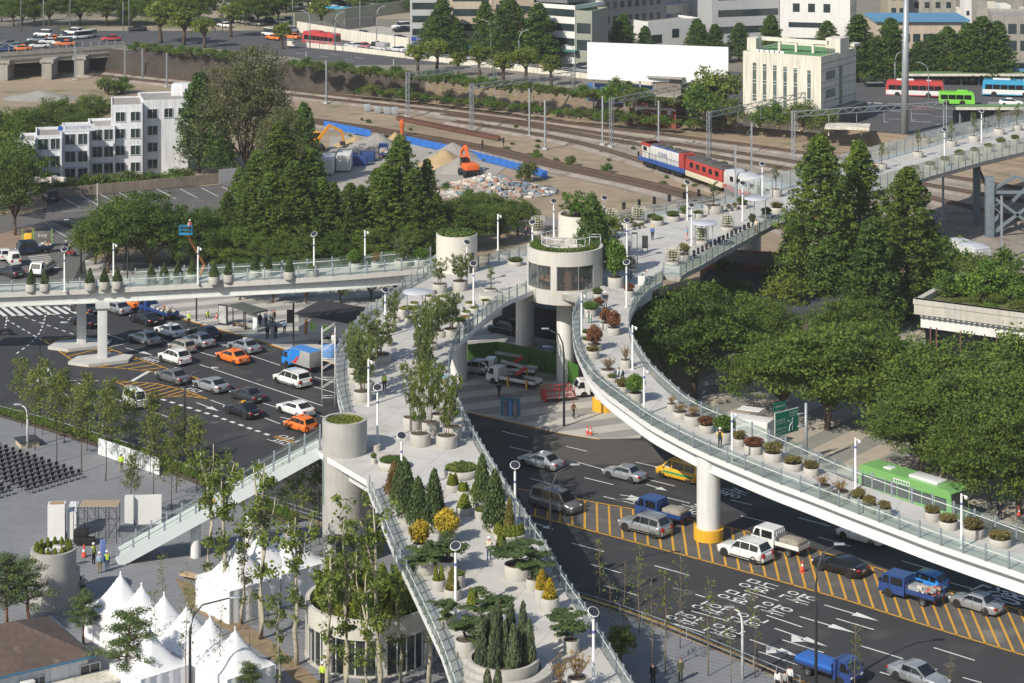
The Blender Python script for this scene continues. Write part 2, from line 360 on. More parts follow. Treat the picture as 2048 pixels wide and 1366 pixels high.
sheet('road_patch', [(1070, 868), (1290, 882), (1340, 925), (1180, 930), (1060, 905)], mat('patched_asphalt', (.085, .08, .074), .9, .2, .5), .009); sheet('road_patch', [(700, 1010), (880, 1060), (870, 1085), (690, 1035)], MATS['patched_asphalt'], .009)
sheet('parking_lot', [(95, 400), (470, 366), (484, 452), (300, 470), (90, 440)], ASPHOLD, 0.012)
sheet('road', [(-300, 520), (-300, 430), (30, 430), (95, 440), (200, 480), (160, 530), (130, 600), (-100, 560)], mat('grey_road', (0.13, 0.125, 0.12), 0.9, 0.15, 0.5), 0.01)
# pavements with kerbs
sheet('pavement', [(180, 590), (273, 611), (362, 634.5), (506, 675), (581, 699.5), (649, 718), (780, 772), (937, 822), (993, 835), (1069, 852), (1088, 857), (1134, 866), (1193, 875.5), (1281, 874), (1300, 850), (1290, 760), (1240, 700), (1140, 650), (940, 600), (700, 560), (400, 530), (170, 520)], WALK, 0.13, 0.13)
sheet('pavement', [(1450, 895), (1600, 925), (1750, 962), (1920, 1015), (2150, 1090), (2500, 1190), (2500, 640), (1500, 640), (1400, 760), (1380, 840)], BEIGE, 0.13, 0.13)
sheet('plaza', [(2050, 1525), (1800, 1442), (1567, 1364), (1480, 1323), (1348, 1268), (1250, 1231), (1152, 1200), (1000, 1155), (760, 1083), (640, 1053), (520, 1005), (430, 962), (300, 908), (100, 846), (0, 820), (-300, 740), (-300, 1800), (2050, 1800)], PLAZA, 0.12, 0.12)
sheet('pavement', [(-300, 500), (-40, 478), (60, 452), (110, 470), (60, 500), (0, 520), (-300, 560)], mat('brick_paving', (0.27, 0.19, 0.14), 0.9, 0.15, 1.0), 0.12, 0.12)
# planting strip and bare earth strip in the plaza
sheet('planting_bed', [(0, 822), (100, 849), (300, 911), (430, 966), (520, 1008), (600, 1042), (585, 1056), (500, 1022), (420, 980), (290, 925), (95, 862), (0, 834)], mat('bed_soil', (0.09, 0.075, 0.05), 0.95, 0.3, 1.0), 0.14)
sheet('dirt_strip', [(350, 1155), (380, 1165), (420, 1200), (480, 1240), (540, 1280), (600, 1330), (650, 1372), (700, 1420), (640, 1420), (560, 1330), (480, 1275), (430, 1245), (380, 1215)], mat('strip_earth', (0.26, 0.19, 0.12), 0.95, 0.3, 1.0, dirt=((0.2, 0.17, 0.07), 0.8, 0.52)), 0.14)
# works yard behind the trees
sheet('yard_paving', [(640, 400), (655, 330), (660, 275), (760, 262), (830, 290), (1010, 335), (960, 380), (800, 420)], mat('yard_concrete', (0.36, 0.335, 0.29), 0.95, 0.12, 0.3), 0.0)
sheet('access_road', [(840, 402), (1030, 420), (1130, 440), (1120, 456), (1000, 436), (830, 420)], mat('grey_lane', (0.22, 0.2, 0.19), 0.9, 0.12, 0.4), 0.0)
# ---- painted markings
def crop(ox, oy, k, l): return [(ox + a / k, oy + c / k) for a, c in l]
wl = MB(); Z1 = 0.022
def wline(pts, w=0.15, z=Z1): wl.line(PX(pts), w, 0, z)
A = lambda *l: [crop(680, 906, 2.926, [(l[i], l[i + 1]), (l[i + 2], l[i + 3])]) for i in range(0, len(l), 4)]
Bc = lambda *l: [crop(1348, 906, 2.926, [(l[i], l[i + 1]), (l[i + 2], l[i + 3])]) for i in range(0, len(l), 4)]
C5 = lambda *l: [crop(680, 450, 2.926, [(l[i], l[i + 1]), (l[i + 2], l[i + 3])]) for i in range(0, len(l), 4)]
C4 = lambda *l: [crop(0, 450, 2.926, [(l[i], l[i + 1]), (l[i + 2], l[i + 3])]) for i in range(0, len(l), 4)]
for s in A(1390, 55, 1535, 95, 1430, 145, 1600, 187, 1115, 150, 1285, 195, 1730, 55, 1890, 90, 1800, 155, 1960, 195, 1540, 255, 1725, 300, 1865, 250, 2048, 295, 1355, 528, 1545, 578, 1465, 652, 1645, 703, 1840, 660, 2040, 717, 1540, 775, 1745, 835, 1950, 790, 2080, 828) + \
	Bc(0, 690, 90, 717, 0, 790, 180, 845, 950, 970, 1170, 1035, 540, 950, 750, 1020, 635, 1095, 875, 1170, 495, 1163, 720, 1240, 1095, 1130, 1340, 1205, 1520, 1140, 1760, 1215, 1205, 1283, 1270, 1303, 1690, 1315, 1800, 1346, 0, 1000, 180, 1055, 410, 805, 610, 865, 100, 925, 320, 985, 390, 368, 570, 412, 730, 380, 915, 430, 330, 275, 455, 305, 845, 493, 1035, 547, 1330, 632, 1535, 690, 1565, 745, 1760, 800) + \
	C5(950, 1208, 1095, 1243, 990, 1298, 1125, 1330, 1325, 1297, 1480, 1333):
	wline(s)
for s in C4(920, 660, 1020, 702, 1140, 735, 1260, 772, 1470, 765, 1640, 822, 1840, 890, 1960, 925, 1170, 818, 1890, 1060, 1640, 890, 2000, 995, 1230, 1025, 1330, 1060, 1550, 1130, 1640, 1165, 1340, 960, 1400, 978, 1530, 1040, 1620, 1068, 455, 925, 520, 950, 650, 1005, 710, 1032, 380, 990, 420, 1008, 900, 1095, 985, 1125, 570, 1155, 605, 1178, 1850, 1110, 1950, 1140, 630, 640, 725, 672, 1060, 620, 1185, 597, 640, 715, 760, 690, 800, 1245, 900, 1280, 620, 1080, 700, 1110):
	wline(s)
for s in C4(770, 915, 875, 855): wline(s, 0.45)
for i in range(8):  # dashed horizontal guide
	x = 150 + i * 65; wline(C4(x, 906 + i, x + 40, 906.7 + i)[0])
for poly in ([(270, 510), (250, 600), (200, 680), (80, 765)], [(40, 540), (30, 610)], [(40, 555), (200, 650), (300, 700)], [(100, 525), (430, 640)], [(300, 520), (420, 560)]):
	q = smooth_line(PX(crop(0, 450, 2.926, poly))); r = resample(q, 0.9)
	for i in range(0, len(r) - 1, 2): wl.line([r[i], r[i + 1]], 0.2, 0, Z1)
q = resample(PX(crop(0, 450, 2.926, [(945, 1020), (1250, 1115), (1600, 1240)])), 0.75)
for i in range(0, len(q) - 1, 2): wl.line([q[i], q[i + 1]], 0.42, 0, Z1)
for i in range(-2, 9):  # zebra crossing under the left branch
	x = 10 + i * 52; wl.line(PX(crop(0, 450, 2.926, [(x, 478), (x + 75, 533 - i * 2)])), 0.55, 0, Z1)
for i in range(8): wl.line(PX([(56 + i * 2.2, 514 + i * 3.2), (97 + i * 3, 510 + i * 3.6)]), 0.35, 0, 0.03)
def arrow(tail, head, w=0.16, turn=0):
	a, c = P(*tail), P(*head); d = (c - a); L = d.length; d.normalize(); nn = Vector((-d.y, d.x, 0)); z = Vector((0, 0, Z1)); hl = min(2.4, L * 0.45)
	k = c - d * hl; wl.line([a, k], w, 0, Z1)
	wl.add([k + nn * 0.42 + z, k - nn * 0.42 + z, c + z], [(0, 1, 2)])
	if turn: wl.add([k - d * 1.2 + z, k - d * 0.2 + nn * turn * 1.3 + z, k + d * 0.6 + nn * turn * 0.3 + z], [(0, 1, 2)])
def bx(*l): return crop(1348, 906, 2.926, [l])[0]
for t, h, tr in (((880, 890), (1200, 985), 0), ((735, 958), (1065, 1055), 0), ((590, 1027), (900, 1135), -1), ((445, 1093), (750, 1200), -1)): arrow(bx(*t), bx(*h), 0.16, tr)
arrow((1293, 969), (1335, 982)); arrow((1240, 990), (1275, 995)); arrow((1245, 997), (1290, 1007), 0.16, 1); arrow((1070, 1046), (1108, 1060)); arrow(crop(0, 450, 2.926, [(735, 720)])[0], crop(0, 450, 2.926, [(895, 762)])[0]); arrow(crop(0, 450, 2.926, [(1150, 1040)])[0], crop(0, 450, 2.926, [(1280, 1090)])[0]); arrow(crop(0, 450, 2.926, [(1640, 1125)])[0], crop(0, 450, 2.926, [(1760, 1150)])[0])
for i in range(6):  # far parking bay and bay lines in the car park
	wline([(112 + i * 38, 388 - i * 3.2), (158 + i * 38, 414 - i * 3.4)], 0.14, 0.03)
wline([(85, 428), (255, 412)], 0.14, 0.03); wline([(100, 455), (140, 478)], 0.14, 0.03); wline([(425, 430), (450, 446)], 0.14, 0.03)
for i in range(6): wline([(318 + i * 42, 380 - i * 2.2), (352 + i * 42, 398 - i * 2.4)], 0.14, 0.03)
def road_word(word, px, py, dpx=(100, 30), across=2.1, along=3.0):
	a, c = P(px, py), P(px + dpx[0] * 0.1, py + dpx[1] * 0.1); up = (c - a).normalized(); rt = Vector((up.y, -up.x, 0))
	M = Matrix(((rt.x, up.x, 0, a.x), (rt.y, up.y, 0, a.y), (0, 0, 1, Z1), (0, 0, 0, 1))); wl.text(word, along, M, 0, across)
for w_, x, y in (('남영', 1517, 1172), ('용산', 1598, 1196), ('남영', 1475, 1194), ('용산', 1548, 1218), ('효창', 1422, 1216), ('공원', 1498, 1240), ('효창', 1371, 1237), ('공원', 1450, 1262)): road_word(w_, x, y)
for w_, x, y in (('서울', 310, 718), ('서울', 460, 688), ('공덕', 395, 777), ('공덕', 570, 880), ('서울', 1385, 1018), ('서울', 1465, 985), ('80', 2020, 1196), ('진', 1985, 1183)): road_word(w_, x, y, (100, 32), 2.4, 3.0)
struct(wl.build('road_marking', LMARK))
yl = MB()
def yline(pts, w=0.15, dz=Z1 + 0.004): yl.line(PX(pts), w, 0, dz)
UP = [(1035, 978), (1152, 998), (1273, 1020), (1440, 1051), (1505, 1066), (1621, 1098), (1750, 1135), (1895, 1180), (2048, 1222), (2300, 1295)]
LO = [(1060, 1030), (1160, 1056), (1380, 1114), (1550, 1160), (1700, 1203), (1895, 1265), (2048, 1311), (2300, 1394)]
yline(UP, 0.2); yline(LO, 0.2)
ux, uy = zip(*UP); lx, ly = zip(*LO); x = 1075
while x < 2200:
	xl = x + (x - 1170) * 0.055; yline([(x, interp(x, ux, uy)), (xl, interp(xl, lx, ly))], 0.19); x += 23.5 + (x - 1075) * 0.004
def hatch(up, lo, n, w=0.2):
	up = PX(crop(0, 450, 2.926, up)); lo = PX(crop(0, 450, 2.926, lo)); yl.line(up, 0.16, 0, Z1 + 0.004); yl.line(lo, 0.16, 0, Z1 + 0.004)
	ur = resample(up, 0.2); lr = resample(lo, 0.2)
	for i in range(1, n):
		t = i / n; a = ur[int(t * (len(ur) - 1))]; s = min(1, max(0, t * 1.0 - 0.05)); c = lr[int(s * (len(lr) - 1))]; yl.line([c, a], w, 0, Z1 + 0.004)
hatch([(250, 675), (440, 655), (700, 745), (990, 845), (1180, 905)], [(250, 675), (480, 830), (700, 838), (910, 862), (1180, 905)], 17)
hatch([(660, 912), (910, 928), (1070, 965), (1220, 1020)], [(660, 912), (780, 960), (910, 1010), (1100, 1003), (1220, 1020)], 13)
for e in (0, 1.6): yline([(362, 637 + e), (506, 677.5 + e), (581, 702 + e), (649, 720.5 + e), (780, 775 + e), (937, 825 + e), (1069, 855 + e), (1134, 868 + e), (1200, 878 + e)], 0.12)
for e in (0, 2): yline([(1140, 1187 - e), (1250, 1222 - e), (1348, 1258 - e), (1480, 1313 - e), (1567, 1352 - e), (1700, 1398 - e)], 0.14)
yline([(547, 874), (588, 887)], 0.14); yline([(551, 872), (592, 885)], 0.14)
struct(yl.build('road_marking', YMARK))
fm = MB()  # markings on the far road, resting on the terrace
def fline(pts, w=0.2): fm.line(PTL(pts), w, 0, 0.04)
for x0, y0, dx, dy in ((590, 106, 16, 2), (640, 112, 16, 2), (690, 119, 16, 2), (660, 108, 16, 2), (710, 115, 16, 2), (900, 148, 18, 2.3), (960, 155, 18, 2.3), (1020, 162, 18, 2.3), (930, 138, 18, 2.3), (1010, 150, 18, 2.3), (1090, 166, 18, 2.3), (1130, 172, 18, 2.3), (1160, 176, 18, 2.3)): fline([(x0, y0), (x0 + dx, y0 + dy)])
for i in range(9): fline([(1775 + (i % 3) * 48, 207 + i * 5.2), (1815 + (i % 3) * 48, 208 + i * 5.2)], 0.25)
for i in range(5): fline([(1716 + i * 1.5, 206 + i * 4), (1742 + i, 206 + i * 4)], 0.8); fline([(1728 + i * -4 + 20, 206 + i * 4.2), (1764 - i * 4, 207 + i * 4.2)], 0.8)
for i in range(7): fline([(1976, 205 + i * 3), (2048, 206 + i * 3)], 0.6)
struct(fm.build('road_marking', LMARK))
fr = MB(); fr.line(PTL([(1822, 213), (1866, 214)]), 0.6, 0, 0.041); fr.line(PTL([(1822, 219), (1868, 220)]), 0.6, 0, 0.041); fr.line(PTL([(1925, 219), (1968, 221)]), 0.8, 0, 0.041)
struct(fr.build('road_marking', mat('road_red', (0.42, 0.09, 0.10), 0.85, 0.2, 0.6)))
sheet('ballast_field', [(760, 212), (1100, 244), (1380, 283), (1600, 309), (1913, 364), (2150, 404), (2150, 600), (1876, 512), (1560, 415), (1373, 350), (1287, 319), (1158, 282), (1000, 256), (860, 236)], BALL, 0.0)
sheet('ballast_field', [(500, 222), (680, 245), (851, 271), (1090, 320), (1380, 384), (1520, 425), (1500, 445), (1227, 374), (1056, 337), (900, 299), (660, 262), (500, 238)], BALL, 0.0)
# ---- railway tracks
SLP = mat('sleeper', (0.19, 0.145, 0.105), 0.95, 0.2, 1.0); RAILM = mat('rail_steel', (0.17, 0.105, 0.07), 0.5, 0.15, 1.0, metal=0.4)
TRK = [([(-100, 112), (130, 136), (270, 152), (400, 165), (560, 180), (680, 194), (851, 212), (1022, 234), (1193, 257), (1380, 279), (1560, 302), (1720, 327), (1913, 360), (2200, 405)], 'railway track nearest the brown retaining wall and earth bank'),
	([(-100, 120), (160, 150), (290, 164), (560, 190), (680, 204), (885, 226), (1056, 248), (1261, 280), (1380, 296), (1560, 322), (1720, 350), (1913, 384), (2200, 432)], 'railway track second from the earth bank, passing the switch boxes'),
	([(885, 231), (1000, 246), (1090, 260), (1295, 296), (1380, 309), (1600, 345), (1858, 398), (2048, 445), (2200, 480)], 'railway track between the locomotive and the earth bank'),
	([(905, 245), (1022, 263), (1158, 287), (1287, 326), (1373, 357), (1427, 376), (1560, 425), (1700, 470), (1876, 522), (2100, 590)], 'railway track under the blue white locomotive and red coach'),
	([(500, 227), (680, 249), (851, 276), (988, 300), (1090, 325), (1227, 354), (1380, 389), (1480, 422), (1600, 460)], 'railway track running along the blue site fence, farther one'),
	([(500, 232), (680, 256), (919, 291), (1056, 325), (1124, 341), (1227, 362), (1380, 398), (1480, 432), (1600, 470)], 'railway track running beside the blue site fence, nearest one')]
for pts, lab in TRK:
	q = resample(smooth_line(PX(pts)), 0.65); t = thing('railway_track', lab, 'railway track', group='tracks of the rail yard')
	bb = MB(); L = []; R = []; L2 = []; R2 = []
	for i, p in enumerate(q[::4]):
		a = q[min(i * 4 + 1, len(q) - 1)] - q[max(i * 4 - 1, 0)]; a.normalize(); nn = Vector((-a.y, a.x, 0)); U = Vector((0, 0, 0.28))
		L.append(p + nn * 2.6); L2.append(p + nn * 1.7 + U); R.append(p - nn * 2.6); R2.append(p - nn * 1.7 + U)
	for z_ in (L, R): z_[:] = [v + Vector((0, 0, -0.05)) for v in z_]
	bb.strip(R, R2); bb.strip(R2, L2); bb.strip(L2, L); bb.build('ballast_bed', BALL, t)
	sb = MB()
	for i in range(1, len(q) - 1):
		d = q[i + 1] - q[i - 1]; sb.box(q[i] + Vector((0, 0, 0.32)), (0.25, 2.4, 0.1), 0, math.atan2(d.y, d.x))
	o = sb.build('sleepers', SLP, t); o['kind'] = 'stuff'
	for s in (-1, 1):
		rb = MB(); r = []
		for i in range(0, len(q), 4):
			d = q[min(i + 1, len(q) - 1)] - q[max(i - 1, 0)]; d.normalize(); r.append(q[i] + Vector((-d.y, d.x, 0)) * (s * 0.74) + Vector((0, 0, 0.45)))
		rb.tube(r, 0.075, 0, 4, False); rb.build('rail', RAILM, t)
# ================================================================ the elevated walkway
def zdeck(Y): return interp(Y, [120, 147, 248, 600], [8.0, 8.5, 10.8, 10.8])
def PD(x, y):
	z = 10.0
	for _ in range(8): z = zdeck(FPX * (CAM - z) / (y - HZ))
	return P(x, y, z)
RST = [((1172, 600), (1325, 562), 10.8), ((1150, 628), (1290, 583), 10.7), ((1144, 655), (1264, 622), 10.5), ((1147, 690), (1256, 655), 10.3), ((1158, 722), (1260, 685), 10.05), ((1180, 758), (1278, 716), 9.75), ((1206, 782), (1300, 750), 9.5), ((1254, 817), (1345, 793), 9.1), ((1296, 848), (1386, 826), 8.75), ((1350, 877), (1440, 848), 8.45), ((1403, 904), (1490, 868), 8.15), ((1468, 931), (1545, 892), 7.8), ((1537, 960), (1610, 921), 7.5), ((1613, 988), (1680, 953), 7.2), ((1691, 1019), (1750, 980), 6.9), ((1775, 1051), (1835, 1011), 6.6), ((1861, 1084), (1915, 1038), 6.35), ((1951, 1115), (2005, 1071), 6.1), ((2045, 1147), (2100, 1107), 5.85), ((2160, 1188), (2215, 1146), 5.5)]
def PR(x, y):  # a point on the ramp
	z = 8.0
	for (l0, r0, z0), (l1, r1, z1) in zip(RST, RST[1:]):
		def sd(l, r): return (r[0] - l[0]) * (y - l[1]) - (r[1] - l[1]) * (x - l[0])
		a, b = sd(l0, r0), sd(l1, r1)
		if a >= 0 and b <= 0: t = a / (a - b + 1e-9); z = z0 + (z1 - z0) * t; break
	else: z = 10.8 if y < 640 else 5.7
	return P(x, y, z)
LST = [((-120, 590), (-120, 579), 7.5), ((0, 585), (5, 573), 7.7), ((110, 581), (112, 568), 7.9), ((239, 575), (250, 561), 8.4), ((410, 566), (407, 551.5), 9.1), ((547, 559), (560, 544.5), 9.7), ((690, 550.5), (697, 534.5), 10.25), ((800, 541), (796, 522.5), 10.6), ((871, 535), (861, 517), 10.8)]
def PB(x, y): return P(x, y, interp(x, [q[0][0] for q in LST], [q[2] for q in LST]))
MLOW = [(930, 1440), (905, 1372), (883, 1364 - 58), (806, 1142), (796, 1124), (739, 985), (733, 960), (640, 905), (634, 880), (692, 856), (686, 837), (675, 793), (672, 754), (673, 723), (682, 699), (704, 672), (728, 644), (748, 628), (765, 617), (787, 604), (812, 576)]
MRIGHT = [(1075, 576), (1052, 587), (1025, 597), (1006, 607), (978, 628), (955, 650), (936, 668), (917, 687), (903, 711), (897, 740), (900, 770), (908, 800), (925, 840), (950, 890), (985, 950), (1020, 1005), (1063, 1073), (1086, 1106), (1108, 1147), (1133, 1190), (1164, 1234), (1206, 1306), (1228, 1340), (1290, 1440)]
HBACK = [(861, 517), (872, 508), (940, 506), (957, 535), (1039, 514), (1100, 492), (1160, 468), (1220, 452), (1300, 434), (1380, 420), (1450, 408), (1550, 385), (1650, 352), (1750, 325), (1850, 296), (1950, 271), (2130, 222)]
HFRONT = [(2130, 280), (2048, 304), (1959, 325), (1862, 352), (1700, 402), (1544, 451), (1493, 479), (1439, 508), (1405, 529), (1376, 543), (1362, 553), (1327, 549), (1325, 562)]
wm = thing('elevated_walkway', 'main overpass deck full of planters, running from the bottom up past the café', 'overpass')
low = [PD(*q) for q in MLOW + MRIGHT]; high = [P(x, y, 10.8) for x, y in [(812, 576), (850, 556), (871, 535)] + HBACK + HFRONT + [(1172, 600), (1075, 576)]]
zl = lambda x, y: zdeck(y)
b = MB(); b.prism([(p.x, p.y) for p in low], lambda x, y: zdeck(y) - 0.5, zl, 0, 1, True); b.build('deck', [DECK, WHITE], wm)
b = MB(); b.prism([(p.x, p.y) for p in high], 10.2, 10.8, 0, 1, True); b.build('deck', [DECK, mat('weathered_concrete', (0.36, 0.345, 0.31), 0.9, 0.15, 1.0, streak=0.3)], wm)
gp = offset_poly([(p.x, p.y) for p in low if p.y < 247], 1.3)
b = MB(); b.prism(gp, lambda x, y: zdeck(y) - 1.9, lambda x, y: zdeck(y) - 0.5, 0, 0, True); b.build('girder', GIRD, wm)
hb = [P(x, y, 9.5) for x, y in HFRONT[1:]]; hw = [P(x, y, 9.5) for x, y in HBACK[3:]]
gp = offset_poly([(p.x, p.y) for p in ([P(1090, 590, 9.5)] + hw + hb + [P(1190, 590, 9.5)])], 0.7)
b = MB(); b.prism(gp, 8.9, 10.2, 0, 0, True); b.build('girder', mat('grey_girder', (0.33, 0.36, 0.38), 0.6, 0.12, 0.8, streak=0.2), wm)
COLM = mat('pillar_concrete', (0.68, 0.68, 0.66), 0.8, 0.07, 0.8, streak=0.12)
def pillar(parent, x, y, r, z1, collar=0.0, cap=False):
	p = P(x, y); b = MB(); b.cyl((p.x, p.y, 0), r, z1, 0, 28); o = b.build('pillar', COLM, parent)
	if collar: b = MB(); b.cyl((p.x, p.y, 0.05), r + 0.28, collar, 0, 28); b.build('collar', YELLOW, o)
	return o
pillar(wm, 915, 760, 1.1, 9.2); pillar(wm, 1050, 690, 1.1, 9.8); pillar(wm, 1500, 545, 1.5, 9.0); pillar(wm, 760, 820, 1.0, 9); pillar(wm, 900, 1150, 1.0, 7.5); pillar(wm, 1060, 1380, 1.0, 7)
def ramp(root, ST, fascia, drop, inset, girder, gh):
	L = [P(*l, z) for l, r, z in ST]; R = [P(*r, z) for l, r, z in ST]; L = smooth_line(L, 2); R = smooth_line(R, 2)
	U = lambda V, d: [v + Vector((0, 0, d)) for v in V]
	mix = lambda k: [l.lerp(r, k) for l, r in zip(L, R)]
	b = MB(); b.strip(L, R, 0); b.strip(U(L, -drop), L, 1); b.strip(R, U(R, -drop), 1); b.strip(U(R, -drop), U(L, -drop), 1); b.build('deck', [DECK, fascia], root)
	a, c = mix(inset), mix(1 - inset)
	b = MB(); b.strip(U(a, -drop - gh), U(a, -drop), 0); b.strip(U(c, -drop), U(c, -drop - gh), 0); b.strip(U(c, -drop - gh), U(a, -drop - gh), 0)
	a2 = mix(inset - 0.045); b.strip(U(a2, -drop - gh - 0.12), U(a2, -drop - gh + 0.02), 0); b.strip(U(a2, -drop - gh + 0.02), U(a, -drop - gh + 0.02), 0); b.strip(U(a, -drop - gh - 0.12), U(a2, -drop - gh - 0.12), 0)
	b.build('girder', girder, root); return L, R
rm = thing('elevated_walkway', 'curved white ramp with planters sweeping from the café over the road', 'overpass')
RL, RR = ramp(rm, RST, WHITE, 0.5, 0.14, mat('white_girder', (0.74, 0.75, 0.74), 0.5, 0.04, 0.7, streak=0.06), 1.25)
pillar(rm, 1417, 1078, 1.05, 7.4, 1.0); pillar(rm, 1207, 822, 0.95, 8.6, 1.35); pillar(rm, 2230, 1280, 1.0, 5)
lm = thing('elevated_walkway', 'straight pale overpass branch lined with cone topiaries, entering from the left edge', 'overpass')
LL, LR = ramp(lm, LST, CONC, 0.6, 0.2, GIRD, 1.1)
for x, y, w in ((205, 720, 1.1), (163, 690, 1.1)):
	p = P(x, y); b = MB(); b.bbox((p.x, p.y, 3.1), (w, w, 6.2), 0.06, 0, 0.2); b.box((p.x, p.y, 6.4), (1.6, 1.6, 0.5), 0, 0.2); o = b.build('pillar', GIRD, lm)
	b = MB(); b.prism([(p.x + dx, p.y + dy) for dx, dy in ((-3.6, -2), (-1, -3.2), (3.2, -1.2), (3.4, 1), (0.5, 2), (-3, 0.5))], 0.0, 0.35); b.build('plinth', CONC, o)
# steel trestle under the far right span
tr = MB(); a = P(1979, 474); c = P(2090, 474)
for p in (a, c): tr.bbox((p.x, p.y, 4.45), (1.2, 1.2, 8.9), 0.05)
for q0, q1 in (((a.x, a.y, 0.3), (c.x, c.y, 6.3)), ((c.x, c.y, 0.3), (a.x, a.y, 6.3)), ((a.x, a.y, 6.6), (c.x, c.y, 6.6)), ((a.x, a.y, 6.8), (a.x + 4, a.y + .4, 8.9)), ((c.x, c.y, 6.8), (c.x - 4, c.y, 8.9)), ((a.x, a.y + 4, 0), (c.x, c.y + 4, 8.5)), ((a.x, a.y, 6.6), (a.x, a.y + 9, 8.9))): tr.bar(q0, q1, 0.4)
tr.bbox((a.x, a.y + 9, 4.4), (1.0, 1.0, 8.8), 0.05); tr.build('trestle', mat('blue_grey_steel', (0.16, 0.2, 0.23), 0.55, 0.12, 1.0), wm)
# ---------------------------------------------------------------- railings
_post = MB(); _post.bbox((0, 0, 0.7), (0.16, 0.09, 1.4), 0.012); POST = _post.mesh('post', STEEL)
_panels = {}
def railing(label, pts, step=1.75, h=1.25, post=None, zoff=0.0, handrail=True, inset=0.0):
	q = resample(pts, step); t = thing('glass_railing', label, 'railing', group='glass railings of the overpass')
	q = [v + Vector((0, 0, zoff)) for v in q]; pm = post or POST
	for i, p in enumerate(q):
		d = q[min(i + 1, len(q) - 1)] - q[max(i - 1, 0)]; obj('post', pm, t, p, math.atan2(d.y, d.x))
	for a, c in zip(q, q[1:]):
		d = (c - a); e = d.normalized() * 0.1; b = MB(); u = Vector((0, 0, 1)); nn = Vector((-d.y, d.x, 0)).normalized() * 0.012
		a2, c2 = a + e, c - e; b.add([a2 + nn + u * .08, c2 + nn + u * .08, c2 + nn + u * h, a2 + nn + u * h, a2 - nn + u * .08, c2 - nn + u * .08, c2 - nn + u * h, a2 - nn + u * h], [(0, 1, 2, 3), (5, 4, 7, 6), (3, 2, 6, 7), (0, 4, 5, 1), (0, 3, 7, 4), (1, 5, 6, 2)])
		b.build('glass_panel', RAILGL, t)
	if handrail:
		b = MB(); b.tube([v + Vector((0, 0, h * 0.72)) for v in q], 0.035, 0, 6); b.build('handrail', WHITE, t)
	return t
railing('glass railing on the near edge of the curved white ramp, nearest the road', RL, 2.05)
railing('glass railing on the far edge of the curved ramp, beside the big round trees', RR, 2.05)
railing('glass railing along the front of the left branch above the cars', LL[4:], 2.0)
railing('glass railing behind the cone topiaries along the back of the left branch', LR[14:], 2.9)
lowL = [PD(*q) for q in MLOW]; lowR = [PD(*q) for q in MRIGHT]
railing('glass railing on the left edge of the lower deck, above the round pavilion', smooth_line(lowL[:6], 1), 1.7)
railing('glass railing on the left edge of the main deck, between stairs and left branch', smooth_line(lowL[9:], 1) + [P(850, 556, 10.8), P(868, 538, 10.8)], 1.7)
railing('glass railing on the right edge of the main deck, curving to the café', smooth_line(lowR[1:], 1), 1.75)
railing('glass railing at the back of the deck between white round tower and café', [P(x, y, 10.8) for x, y in HBACK[3:6]], 1.9)
railing('glass railing on the front of the upper deck above the station roofs', [P(x, y, 10.8) for x, y in HFRONT[4:12]], 2.1)
_pt = MB(); _pt.bbox((0, 0, 1.15), (0.13, 0.09, 2.3), 0.01); TALL = _pt.mesh('post', STEEL)
railing('tall glass screen on the front of the deck over the tracks, far right', [P(x, y, 10.8) for x, y in HFRONT[1:5]], 2.1, 2.3, TALL, 0, False)
railing('tall glass screen on the back of the deck, facing the locomotive', [P(x, y, 10.8) for x, y in HBACK[10:]], 2.6, 2.5, TALL, 0, False)
railing('glass railing at the back of the upper deck beside the rail yard', [P(x, y, 10.8) for x, y in HBACK[7:11]], 2.2)
# ---------------------------------------------------------------- stairs down to the plaza
st = thing('staircase', 'long straight pale steel staircase from the deck down to the plaza', 'staircase')
top = PD(640, 890); bot = P(238, 1118, 0.12); d = bot - top; dh = Vector((d.x, d.y, 0)).normalized(); nn = Vector((-dh.y, dh.x, 0)) * 1.3
STW = mat('pale_steel_paint', (0.60, 0.64, 0.64), 0.55, 0.05, 1.0)
n = 56; b = MB()
for i in range(n):
	t = (i + 0.5) / n; c = top + d * t; zz = top.z + (bot.z - top.z) * (i + 1) / n
	b.box((c.x, c.y, zz + 0.05), (d.length / n * 1.25, 2.5, 0.07), 0, math.atan2(d.y, d.x))
b.build('tread', mat('tread', (0.5, 0.52, 0.5), 0.7, 0.1, 1.5), st)
for s in (-1, 1):
	b = MB(); a0 = top + nn * s; a1 = bot + nn * s; b.bar(a0 + Vector((0, 0, -.25)), a1 + Vector((0, 0, 0.15)), 0.14, 0.95); b.build('stringer', STW, st)
	q = resample([a0, a1], 1.5)
	for p in q: obj('post', POST, st, p, math.atan2(d.y, d.x))
	b = MB()
	for u, w in zip(q, q[1:]):
		e = Vector((0, 0, 1)); b.add([u + e * .3, w + e * .3, w + e * 1.3, u + e * 1.3], [(0, 1, 2, 3)])
	b.build('glass_panel', RAILGL, st); b = MB(); b.tube([a0 + Vector((0, 0, 1)), a1 + Vector((0, 0, 1))], 0.04); b.build('handrail', STEEL, st)
for t in (0.35, 0.62):
	c = top + d * t; b = MB(); b.cyl((c.x, c.y, 0.1), 0.45, c.z - 0.9, 0, 20); b.build('pillar', WHITE, st)
